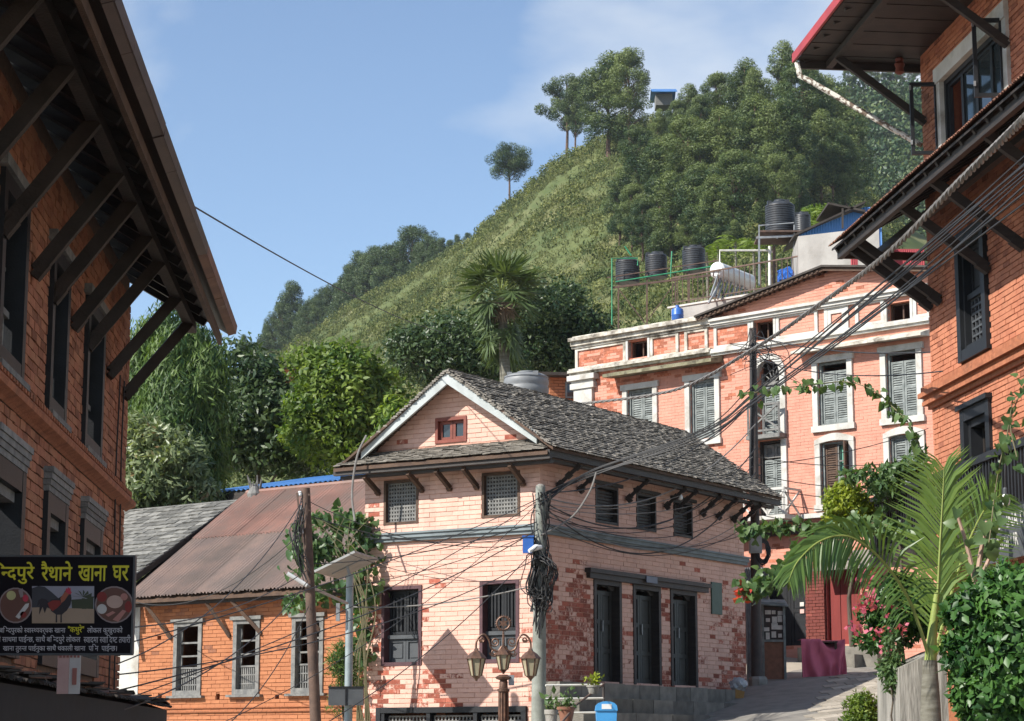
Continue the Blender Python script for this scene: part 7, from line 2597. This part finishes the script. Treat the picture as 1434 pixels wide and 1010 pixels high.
for k in range(22):                                   # coil of spare cable
    rx_, rz_ = rng.uniform(.12, .22), rng.uniform(.28, .48)
    ox, oy, oz = rng.normal(0, .05), rng.normal(0, .05), rng.normal(0, .07)
    mbx.tube([cc + Vector((ox + rx_ * math.cos(q * 6.2832 / 18) + .05 * math.sin(q), oy + .05 * math.sin(q * 2), oz + rz_ * math.sin(q * 6.2832 / 18))) for q in range(19)], .011, 4)
for k in range(10):
    mbx.tube([cc + Vector((rng.normal(0, .08), rng.normal(0, .04), -.3)), cc + Vector((rng.normal(-.05, .05), rng.normal(0, .04), -.7 - .3 * rng.random()))], .01, 4)
mbx.build('cable_coil', MAT['cable'], cp, smooth=True)
a, b = at(732, 775, YC - .1), at(747, 753, YC - .1)
bx_ = MB(); bx_.box(a.x, b.x, YC - .2, YC - .05, a.z, b.z); bxo = bx_.build('blue_box', MAT['blue_plastic'], cp)
mbx = MB(); mbx.box(a.x - .01, b.x + .01, YC - .215, YC - .045, b.z, b.z + .025); mbx.build('box_lid', MAT['blue_plastic'], bxo)
q = at(749, 770, YC - .2)
MB().tube([q + Vector((-.1, -.08, -.03)), q + Vector((.02, 0, .04)), q + Vector((.1, .08, .05))], [.03, .055, .04], 10).build('security_light', MAT['white_tank'], cp, smooth=40)

lp = thing('rusty_pole', 'leaning brown utility pole with insulators in front of the orange house', 'utility pole', at(446, 1150, 36.2))
tp2, bt2 = at(428, 684, 36.2), at(448, 1150, 36.2)
MB().tube([bt2, tp2], [.10, .075], 12).build('shaft', MAT['pole_rust'], lp, smooth=40)
mbx = MB()
for v in (692, 712, 728, 745):
    p = at(420 + (v - 690) * .04, v, 36.15)
    mbx.lathe(p + Vector((0, 0, -.04)), [(.02, 0), (.04, .015), (.04, .045), (.025, .055), (.035, .07), (.02, .09)], 10)
mbx.build('insulator', MAT['white_tank'], lp, smooth=40)
mbx = MB()
for v in (690, 712, 730):
    mbx.bar(at(416 + (v - 690) * .04, v + 3, 36.15), at(434 + (v - 690) * .04, v + 3, 36.15), .03, .03)
mbx.bar(at(416, 690, 36.12), at(424, 760, 36.12), .03, .03)
mbx.build('bracket', MAT['rusty_steel'], lp)
mbx = MB()
for k in range(14):
    u0 = 424 + rng.normal(0, 3)
    mbx.tube(smooth_path([at(u0, 695 + rng.uniform(0, 40), 36.05), at(u0 - rng.uniform(4, 16), 740 + rng.uniform(0, 30), 36.0), at(428 + rng.normal(0, 4), 790 + rng.uniform(-10, 30), 36.05)], 12), .008, 4)
mbx.build('loose_wires', MAT['cable'], lp, smooth=True)
# tube light arm
mbx = MB(); mbx.tube([at(402, 803, 36), at(430, 820, 36.05)], .035, 8); mbx.build('lamp_head', MAT['white_tank'], lp, smooth=True)
mbx = MB(); mbx.tube([at(430, 820, 36.05), at(486, 845, 37.7)], .028, 8); mbx.build('lamp_arm', MAT['steel'], lp, smooth=True)

rp = thing('dark_pole', 'dark iron utility pole on a concrete footing in front of the salmon building', 'utility pole', at(1060, 972, 45.5))
tp3, bt3 = at(1054, 460, 45.5), at(1060, 955, 45.5)
MB().tube([bt3, tp3], [.115, .075], 12).build('shaft', MAT['pole_dark'], rp, smooth=40)
fz = at(1062, 972, 45.5)
mbx = MB(); mbx.lathe((fz.x, fz.y, fz.z - .3), [(.21, 0), (.2, .6), (.17, .66)], 8); mbx.build('footing', MAT['concrete'], rp)
a, b = at(1049, 775, 45.3), at(1066, 750, 45.3)
mbx = MB(); mbx.box(a.x, b.x, 45.2, 45.36, a.z, b.z); mbx.box(a.x + .02, b.x - .02, 45.18, 45.2, a.z + .04, b.z - .05); mbx.build('meter_box', MAT['panel'], rp)
mbx = MB(); cc = at(1068, 772, 45.3)
for k in range(12):
    rx_ = rng.uniform(.08, .15); rz_ = rng.uniform(.18, .32)
    mbx.tube([cc + Vector((rng.normal(0, .01) + rx_ * math.cos(q * .35), .03 * math.sin(q), rz_ * math.sin(q * .35))) for q in range(19)], .012, 4)
mbx.build('cable_coil', MAT['cable'], rp, smooth=True)
mbx = MB()
for k in range(22):
    p = at(1056 + rng.normal(0, 3), 470 + rng.uniform(0, 25), 45.3)
    mbx.tube(smooth_path([p, p + Vector((rng.normal(.1, .3), rng.normal(-.1, .1), rng.normal(-.15, .2))), p + Vector((rng.normal(.2, .4), rng.normal(-.1, .1), rng.normal(-.4, .2)))], 9), .008, 4)
mbx.build('wire_tangle', MAT['cable'], rp, smooth=True)
MB().tube([at(1050, 690, 45.4), at(1052, 560, 45.4), at(1053, 480, 45.4)], .03, 6).build('riser', MAT['cable'], rp, smooth=True)

# solar street light
sl = thing('solar_street_light', 'solar street light with tilted panel beside the pink house', 'street light', at(487, 1150, 37.8))
MB().tube([at(486, 1150, 37.8), at(490, 805, 37.8)], [.075, .065], 12).build('post', MAT['pole_galv'], sl, smooth=40)
c = at(486, 793, 37.8)
ax = Vector((.78, -.2, .36)).normalized(); ay = Vector((.25, .9, -.02)).normalized(); an_ = ax.cross(ay).normalized()
if an_.z < 0:
    an_ = -an_
hw, hh = .40, .62
mbx = MB(); q = [c - ax * hw - ay * hh, c + ax * hw - ay * hh, c + ax * hw + ay * hh, c - ax * hw + ay * hh]
mbx.hexa(q + [p + an_ * .04 for p in q])
pn = mbx.build('panel', MAT['panel'], sl)
mbx = MB(); q = [p + an_ * .043 - (p - c) * .06 for p in q]; mbx.hexa(q + [p + an_ * .004 for p in q]); mbx.build('solar_cells', MAT['panel_cell'], pn)
mbx = MB(); mbx.bar(c - ax * .3, c + ax * .3, .04, .04); mbx.bar(at(490, 806, 37.8), c, .05, .05); mbx.build('panel_bracket', MAT['steel'], sl)
a, b = at(460, 988, 37.6), at(509, 963, 37.6)
mbx = MB(); mbx.box(a.x, b.x, 37.55, 37.75, a.z, b.z); bxo = mbx.build('battery_box', MAT['box_grey'], sl)
mbx = MB(); mbx.box((a.x + b.x) / 2 - .01, (a.x + b.x) / 2 + .01, 37.53, 37.55, a.z, b.z); mbx.box(a.x - .01, b.x + .01, 37.53, 37.76, b.z, b.z + .02); mbx.build('box_seam', MAT['black_paint'], bxo)
MB().box(at(483, 0, 37.7).x, at(488, 0, 37.7).x, 37.65, 37.75, at(0, 870, 37.7).z, at(0, 845, 37.7).z).build('clamp', MAT['steel'], sl)

# ------------------------------------------------------------------ three-armed street lamp
YL = 30.0
lm = thing('street_lamp', 'ornate bronze street lamp with three lanterns and a sun emblem', 'street lamp', at(705, 1100, YL))
u1 = px(1, YL)
c0 = at(705, 940, YL)


def rel(u, v, dy=0.0):
    return at(u, v, YL) + Vector((0, dy, 0))


zb = at(705, 1120, YL)
prof = [(.14, 0), (.14, .3), (.1, .4), (.075, .5)]
H_ = (rel(705, 945) - zb).z
prof += [(.062, H_ * .6), (.06, H_ * .86), (.085, H_ * .865), (.085, H_ * .885), (.06, H_ * .89), (.058, H_ * .94), (.05, H_ * .955), (.1, H_ * .965), (.115, H_ * .98), (.07, H_ * .995), (.06, H_)]
MB().lathe((zb.x, zb.y, zb.z), prof, 16).build('post', MAT['bronze'], lm, smooth=35)
mbx = MB()
for k in range(10):                                    # flutes of the shaft
    an = k * .628
    mbx.tube([zb + Vector((math.cos(an) * .066, math.sin(an) * .066, .5)), zb + Vector((math.cos(an) * .06, math.sin(an) * .06, H_ * .86))], .012, 4)
mbx.build('flutes', MAT['bronze'], lm)


def lantern(cu, v_top, v_bot, hang):
    top = rel(cu, v_top); bot = rel(cu, v_bot)
    h = (top - bot).z
    r_ = h * .265
    lt = MB()
    lt.lathe(bot + UP * h * .68, [(r_ * 1.25, 0), (r_ * 1.2, h * .03), (r_ * .75, h * .16), (r_ * .3, h * .24), (r_ * .2, h * .32)], 6)
    lt.lathe(bot, [(.012, 0), (.02, h * .05), (r_ * .45, h * .13), (r_ * .62, h * .16)], 6)
    for k in range(6):
        an = k * math.pi / 3
        a = bot + Vector((math.cos(an) * r_ * .62, math.sin(an) * r_ * .62, h * .16)); b = bot + Vector((math.cos(an) * r_ * 1.05, math.sin(an) * r_ * 1.05, h * .68))
        lt.bar(a, b, .014, .014)
    o = lt.build('lantern', MAT['bronze'], lm)
    MB().lathe(bot + UP * h * .155, [(r_ * .58, 0), (r_ * 1.0, h * .53)], 6).build('glass', MAT['amber'], o)


lantern(667, 908, 954, True)
lantern(743, 908, 954, True)
lantern(705, 905, 944, False)
for sg_ in (-1, 1):
    mbx = MB()
    P_ = [rel(705 + sg_ * dx, v) for dx, v in ((2, 905), (8, 912), (17, 908), (20, 897), (26, 889), (33, 891), (38, 900), (38, 912))]
    mbx.tube(smooth_path(P_, 28), .016, 6)
    for (dx, v, r_) in ((12, 899, 7), (13, 914, 6), (30, 896, 4)):
        pts = []
        for q in range(20):
            an = q * .5; rr_ = r_ * (1 - q / 26)
            pts.append(rel(705 + sg_ * (dx + rr_ * math.cos(an)), v + rr_ * math.sin(an)))
        mbx.tube(pts, .011, 5)
    mbx.build('arm', MAT['bronze'], lm, smooth=True)
mbx = MB(); mbx.tube([rel(705, 906), rel(705, 884)], [.022, .014], 8); mbx.build('finial', MAT['bronze'], lm)
mbx = MB(); ce = rel(705, 873)
ring = [ce + Vector((math.cos(q * .2618) * u1 * 9, 0, math.sin(q * .2618) * u1 * 9)) for q in range(25)]
mbx.tube(ring, .014, 6)
for k in range(22):
    an = k * 2 * math.pi / 22
    mbx.tube([ce + Vector((math.cos(an) * u1 * 9, 0, math.sin(an) * u1 * 9)), ce + Vector((math.cos(an + .12) * u1 * 12, 0, math.sin(an + .12) * u1 * 12))], [.012, .003], 4)
star = [ce + Vector((math.cos(math.pi / 2 + k * math.pi / 6) * u1 * (7.5 if k % 2 == 0 else 3.6), -.01, math.sin(math.pi / 2 + k * math.pi / 6) * u1 * (7.5 if k % 2 == 0 else 3.6))) for k in range(12)]
mbx.prism(star, (0, .02, 0))
mbx.build('sun_emblem', MAT['bronze'], lm)
a = rel(712, 960); mbx = MB(); mbx.box(a.x, a.x + .08, YL - .04, YL + .04, a.z, a.z + .14); mbx.build('switch_box', MAT['steel'], lm)

# ------------------------------------------------------------------ railing, pots, bin by the steps
YR = 36.2
rl = thing('step_railing', 'pale pipe railing with dark end post beside the steps', 'railing', at(805, 1040, YR))
for v in (960, 979, 999):
    MB().tube([at(764, v, YR), at(846 if v < 999 else 838, v - 1, YR + .3)], .018, 8).build('rail', MAT['white_pipe'], rl, smooth=True)
MB().tube([at(846, 1050, YR + .3), at(845, 957, YR + .3)], .022, 8).build('post', MAT['pole_dark'], rl, smooth=True)
MB().tube([at(846, 958, YR + .3), at(806, 988, YR - .6), at(780, 1020, YR - 1.2)], .02, 8).build('sloping_rail', MAT['rusty_steel'], rl, smooth=True)


def pot(name, label, u, v_top, v_bot, Y, hw, mat, leaf, n, size, seed, plant_h):
    rng = np.random.default_rng(seed)
    b = at(u, v_bot, Y); t_ = at(u, v_top, Y); h = (t_ - b).z; r_ = px(hw, Y)
    t = thing(name, label, 'potted plant', b)
    MB().lathe(b, [(r_ * .65, 0), (r_ * .95, h * .8), (r_ * 1.08, h * .82), (r_ * 1.08, h), (r_ * .9, h), (r_ * .85, h * .9)], 14).build('pot', mat, t, smooth=40)
    L = Leaves()
    C = np.array(t_) + np.abs(rng.normal(0, 1, (n, 3))) * np.array([0, 0, plant_h * .5]) + rng.normal(0, 1, (n, 3)) * np.array([r_ * .6, r_ * .6, 0])
    A = rng.normal(0, .7, (n, 3)); A[:, 2] += .3
    L.add(*leaf_arrays(C, A, size * rng.uniform(.7, 1.2, n), .5, np.clip(rng.normal(.5, .2, n), 0, 1), .25, rng))
    L.build('foliage', leaf, t)
    mbx = MB()
    for k in range(6):
        mbx.tube([t_ - UP * .02, Vector(C[k])], .006, 4)
    mbx.build('stalks', MAT['stem'], t)
    return t


pot('potted_plant', 'yellow-green plant in a pale pot hung on the railing end', 831, 960, 972, YR - .1, 9, MAT['concrete'], MAT['leaf_lime'], 60, .09, 151, .22)
pot('potted_plant', 'flowering plant in a brown pot below the railing', 793, 990, 1012, YR - .7, 12, MAT['clay_pot'], MAT['leaf_vine'], 70, .1, 152, .25)
pot('potted_plant', 'spiky plant in a pale square pot beside the concrete pole', 772, 994, 1030, YR - .4, 9, MAT['concrete'], MAT['leaf_vine'], 30, .16, 153, .2)
bn_ = thing('blue_bin', 'sky blue plastic litter bin with domed lid by the steps', 'bin', at(848, 1040, YR - .8))
Yb2 = YR - .8
a, b = at(834, 1045, Yb2), at(864, 996, Yb2)
mbx = MB(); w2 = (b.x - a.x) / 2; cx_ = (a.x + b.x) / 2
mbx.hexa([(cx_ - w2 * .8, Yb2 - .15, a.z), (cx_ + w2 * .8, Yb2 - .15, a.z), (cx_ + w2 * .8, Yb2 + .15, a.z), (cx_ - w2 * .8, Yb2 + .15, a.z),
          (cx_ - w2 * .95, Yb2 - .18, b.z), (cx_ + w2 * .95, Yb2 - .18, b.z), (cx_ + w2 * .95, Yb2 + .18, b.z), (cx_ - w2 * .95, Yb2 + .18, b.z)])
mbx.build('body', MAT['sky_plastic'], bn_)
mbx = MB(); pr = []
for k in range(9):
    an = math.pi * k / 8
    pr.append((cx_ - math.cos(an) * w2 * 1.02, Yb2 - .2, b.z + .005 + math.sin(an) ** .6 * .15))
mbx.prism(pr, (0, .4, 0)); mbx.build('lid', MAT['sky_plastic'], bn_)
mbx = MB(); mbx.box(cx_ - w2 * .45, cx_ + w2 * .45, Yb2 - .205, Yb2 - .2, b.z + .03, b.z + .11); mbx.build('flap', MAT['white_tank'], bn_)

# ------------------------------------------------------------------ stall, cloth, rubbish near the dark pole
gs = thing('sheet_screen', 'grey corrugated sheet screen behind the dark pole', 'screen', at(1060, 950, 48.2))
mbx = MB(); p0, p1 = at(1046, 960, 48.2), at(1080, 960, 48.2); zt = at(1060, 795, 48.2).z
vs_ = []; fs = []
for k in range(25):
    x = p0.x + (p1.x - p0.x) * k / 24
    vs_ += [(x, 48.2 - .03 * (k % 2), p0.z - .3), (x, 48.2 - .03 * (k % 2), zt)]
for k in range(24):
    fs.append((2 * k, 2 * k + 2, 2 * k + 3, 2 * k + 1))
mbx.add(vs_, fs); mbx.build('sheet', MAT['steel'], gs)
kc = thing('display_cabinet', 'small grey display cabinet with papered glass beside the dark pole', 'cabinet', at(1080, 955, 47))
a, b = at(1066, 955, 47), at(1097, 845, 47)
zm = at(0, 900, 47).z
mbx = MB()
for x in (a.x, b.x - .05):
    mbx.box(x, x + .05, 46.7, 46.76, a.z, b.z); mbx.box(x, x + .05, 47.1, 47.16, a.z, b.z)
for z in (zm, b.z - .05):
    mbx.box(a.x + .05, b.x - .05, 46.705, 46.755, z, z + .05)
mbx.build('frame', MAT['shutter'], kc)
mbx = MB(); mbx.hexa([(a.x - .06, 46.6, b.z - .06), (b.x + .06, 46.6, b.z - .1), (b.x + .06, 47.25, b.z + .06), (a.x - .06, 47.25, b.z + .06), (a.x - .06, 46.6, b.z - .03), (b.x + .06, 46.6, b.z - .07), (b.x + .06, 47.25, b.z + .1), (a.x - .06, 47.25, b.z + .1)])
mbx.build('roof', MAT['shutter'], kc)
mbx = MB()
for i in range(3):
    for j in range(4):
        x = a.x + .07 + i * (b.x - a.x - .12) / 3; z = zm + .07 + j * (b.z - zm - .15) / 4
        jx, jz = random.uniform(-.03, .03), random.uniform(-.03, .03)
        mbx.box(x + jx, x + jx + random.uniform(.08, .14), 46.75 - .002 * i - .0005 * j, 46.755, z + jz, z + jz + random.uniform(.07, .15))
mbx.build('notices', MAT['paper'], kc)
MB().box(a.x + .05, b.x - .05, 46.77, 46.775, zm + .05, b.z - .05).build('pane', MAT['glass'], kc)
MB().box(a.x + .05, b.x - .05, 46.74, 46.77, a.z + .05, zm).build('lower_panel', MAT['clay_pot'], kc)
ct = thing('cloth_covered_table', 'low stall table covered with a pink cloth beside the lane', 'table', at(1127, 952, 47.5))
x0, x1 = at(1098, 0, 47.5).x, at(1156, 0, 47.5).x
zt = at(0, 897, 47.5).z; zb_ = at(0, 950, 47.5).z
MB().box(x0 + .08, x1 - .15, 47.2, 47.9, zt - .06, zt - .03).build('table_top', MAT['brown_wood'], ct)
for x in (x0 + .1, x1 - .22):
    for y in (47.22, 47.82):
        MB().box(x, x + .05, y, y + .05, zb_ - .1, zt - .06).build('leg', MAT['brown_wood'], ct)
V_ = []; F_ = []
nu, nv = 48, 22
for j in range(nv + 1):
    t = j / nv
    for i in range(nu + 1):
        s_ = i / nu
        x = x0 + (x1 - x0) * s_
        sag = .24 * max(0, math.sin(math.pi * (s_ - .45) / .55)) if s_ > .45 else 0
        if t < .25:
            q = t / .25
            y = 47.9 - .72 * q; z = zt - sag * q + .02
        else:
            q = (t - .25) / .75
            fold = .085 * q * math.sin(s_ * 26 + 2.5 * math.sin(s_ * 5 + q * 2.0)) + .03 * math.sin(q * 9 + s_ * 14) * (s_ > .4)
            y = 47.18 - .1 * q - fold
            z = (zt - sag + .02) + (zb_ + .02 * math.sin(s_ * 9) - zt + sag - .02) * q
        V_.append((x, y, z))
for j in range(nv):
    for i in range(nu):
        F_.append((j * (nu + 1) + i, j * (nu + 1) + i + 1, (j + 1) * (nu + 1) + i + 1, (j + 1) * (nu + 1) + i))
mbx = MB(); mbx.add(V_, F_)
solo(mbx, 'cloth', MAT['pink_cloth'], 'pink cloth draped in folds over the low table by the lane', 'cloth', smooth=80)
bg = thing('rubbish_bag', 'clear grey plastic bag with orange card at the foot of the dark pole', 'bag', at(1033, 975, 43.4))
c = at(1034, 960, 43.4)
bm = bmesh.new(); bmesh.ops.create_icosphere(bm, subdivisions=3, radius=1)
V_ = []
for v in bm.verts:
    d = v.co
    k = 1 + .18 * math.sin(d.x * 7 + d.z * 5) * math.sin(d.y * 6 + 1) + .08 * math.sin(d.z * 15 + d.x * 9)
    V_.append((c.x + d.x * .17 * k, c.y + d.y * .15 * k, c.z + d.z * (.16 if d.z > 0 else .13) * k))
F_ = [tuple(v.index for v in f.verts) for f in bm.faces]; bm.free()
mbx = MB(); mbx.add(V_, F_); mbx.build('bag', MAT['bag'], bg, smooth=True)
q = at(1034, 970, 43.25)
mbx = MB(); mbx.hexa([q + Vector((-.12, 0, -.1)), q + Vector((.08, -.03, -.13)), q + Vector((.1, .02, -.12)), q + Vector((-.1, .05, -.1)), q + Vector((-.07, 0, .07)), q + Vector((.12, -.03, .02)), q + Vector((.13, .02, .02)), q + Vector((-.06, .05, .07))])
mbx.build('card', MAT['card'], bg)
q = at(1408, 697, 24.2)
lb = thing('light_bulb', 'clear white light bulb hanging beside the balcony rail', 'light bulb', q)
MB().lathe(q - UP * .1, [(.01, 0), (.045, .02), (.055, .06), (.045, .1), (.025, .14)], 12).build('bulb', MAT['bulb'], lb, smooth=True)
MB().lathe(q + UP * .035, [(.027, 0), (.027, .06), (.015, .08)], 10).build('socket', MAT['box_grey'], lb)
MB().tube([q + UP * .1, q + UP * .5 + Vector((.02, 0, 0))], .006, 4).build('flex', MAT['cable'], lb)
q = FR_.P(4.75, 6.42, .3)
lb = thing('light_bulb', 'white light bulb under the slate eaves above the dark doors', 'light bulb', q)
MB().lathe(q - UP * .1, [(.01, 0), (.04, .02), (.05, .06), (.03, .11)], 12).build('bulb', MAT['bulb'], lb, smooth=True)
MB().tube([q, q + UP * .15], .015, 6).build('socket', MAT['box_grey'], lb)

# ------------------------------------------------------------------ cables
def cable(a, b, sag, r_, label, group, mat='cable', n=22, wob=0.0):
    a = Vector(a); b = Vector(b)
    pts = []
    for i in range(n + 1):
        t = i / n
        p = a.lerp(b, t); p.z -= 4 * sag * t * (1 - t)
        if wob:
            p += Vector((math.sin(t * 21 + a.x) * wob, 0, math.cos(t * 17 + b.z) * wob))
        pts.append(p)
    return solo(MB().tube(pts, r_, 5), 'cable', MAT[mat], label, 'cable', group, smooth=True)


rng = np.random.default_rng(77)
GB, LB = 'bundle over the lane', 'black overhead cable rising right from the concrete pole over the lane'
def strung(pts, r_, label, group, mat='cable', n=40):
    return solo(MB().tube(smooth_path([at(*p) for p in pts], n), r_, 5), 'cable', MAT[mat], label, 'cable', group, smooth=True)


for k in range(9):
    j = rng.normal(0, 1, 4)
    strung([(757 + 3 * j[0], 692 + 2 * k, YC - .1), (830, 664 + 2 * j[1] - k * .6, 37), (985, 612 + 3 * j[2] - k * 1.2, 36), (1060, 566 + 3 * j[3] - k * 3.2, 34), (1240, 432 - k * 5 + 5 * j[1], 27), (1470, 240 - k * 6 + 7 * j[2], 20)], .008 + .005 * rng.random(), LB, GB)
for k in range(4):
    a = at(757, 690 + k * 5, YC - .1); b = at(1058, 560 + k * 34, 45.3)
    cable(a, b, .5 + .25 * k, .013, 'cable slung from the concrete pole to the dark pole', 'cables between the two poles', 'cable_grey' if k == 1 else 'cable')
for k in range(9):
    a = at(757 + rng.normal(0, 3), 700 + rng.uniform(0, 40), YC - .1); b = at(1054, 640 + k * 13, 45.3)
    cable(a, b, .25 + rng.uniform(0, .5), .008, 'thin wire sagging across the shaded pink wall', 'thin wires across the pink wall', 'cable_grey' if k % 3 == 0 else 'cable')
tw = MB()                                             # thick twisted service cable
base = smooth_path([at(*p) for p in ((1475, 118, 16), (1434, 166, 17.5), (1340, 258, 21), (1240, 358, 26), (1150, 425, 33), (1055, 489, 42), (946, 546, 50), (811, 566, 56))], 420)
for s_ in range(3):
    tw.tube([p + Vector((math.cos(i * .62 + s_ * 2.094) * .021, 0, math.sin(i * .62 + s_ * 2.094) * .021)) for i, p in enumerate(base)], .02, 5)
solo(tw, 'twisted_cable', MAT['cable_grey'], 'thick grey twisted cable crossing in front of the right house', 'cable', smooth=True)
for (a, b, sg_, r_) in (((1056, 470, 45.4), (1434, 480, 28), .25, .012), ((1056, 500, 45.4), (1320, 520, 30), .2, .01)):
    cable(at(*a), at(*b), sg_, r_, 'black cable from the dark pole to the right brick house', 'cables to the right house')
for k, (v0, v1) in enumerate(((640, 640), (665, 678), (682, 690), (700, 722), (652, 600), (720, 745))):
    cable(at(1060, v0, 45.4), at(1300, v1, 49.0), .1 + .1 * rng.random(), .009, 'thin wire running along the salmon facade', 'wires along the salmon facade')
GL, LL = 'wires to the left', 'thin black wire fanning left from the concrete pole'
ends = [(428, 700, 36.2), (428, 720, 36.2), (426, 745, 36.2), (430, 790, 36.2), (432, 830, 36.2), (162, 968, 22.6), (160, 985, 22.5), (200, 1060, 24), (330, 1080, 27), (164, 905, 22.8), (510, 752, 39.6), (164, 945, 22.8)]
for k, e in enumerate(ends):
    cable(at(752 + rng.normal(0, 3), 695 + rng.uniform(0, 120), YC - .1), at(*e), .12 + .3 * rng.random(), .005 + .004 * rng.random(), LL, GL)
for k, (a, b) in enumerate((((428, 800, 36.1), (164, 880, 22.8)), ((430, 815, 36.1), (140, 1005, 18.6)), ((424, 700, 36.1), (164, 930, 22.8)), ((428, 740, 36.1), (185, 842, 44)), ((432, 850, 36.1), (190, 1070, 23)))):
    cable(at(*a), at(*b), .2 + .1 * k, .008, 'black cable from the leaning pole towards the left house', 'cables left of the leaning pole')
cable(at(490, 850, 38.2), at(748, 820, YC - .1), .12, .012, 'pale grey cable between the solar light and the concrete pole', None, 'cable_grey')
cable(FA.P(6.2, 6.2, .7), at(648, 470, 72), .3, .009, 'single black wire crossing the sky from the left eaves', None)
cable(at(500, 630, 44), at(515, 640, 39.5), .3, .012, 'short grey wire at the left corner of the slate roof', None, 'cable_grey')
pts = smooth_path([at(513, 610, 39.3), at(500, 640, 39.2), at(493, 690, 39.2), at(497, 730, 39)], 20)
solo(MB().tube(pts, .02, 6), 'cable', MAT['cable_grey'], 'grey conduit hanging down beside the left gable corner', 'cable', smooth=True)
pts = smooth_path([at(757, 750, YC - .15), at(800, 725, YC + .2), at(825, 690, YC + .3), at(835, 662, YC + .3)], 20)
solo(MB().tube(pts, .016, 6), 'cable', MAT['cable_grey'], 'pale looping cable right of the concrete pole', 'cable', smooth=True)

# ------------------------------------------------------------------ haze
hz = MB(); hz.box(-520, 520, -60, 560, -6, 172)
ho = hz.build('haze', None)
ho['kind'] = 'stuff'
hm = bpy.data.materials.new('thin_haze'); hm.use_nodes = True
hn = hm.node_tree.nodes; hn.clear()
hout = hn.new('ShaderNodeOutputMaterial'); hv = hn.new('ShaderNodeVolumePrincipled')
hv.inputs['Color'].default_value = (0.78, 0.86, 0.95, 1)
hv.inputs['Density'].default_value = 0.00014
hv.inputs['Anisotropy'].default_value = 0.2
hm.node_tree.links.new(hv.outputs[0], hout.inputs['Volume'])
ho.data.materials.append(hm)
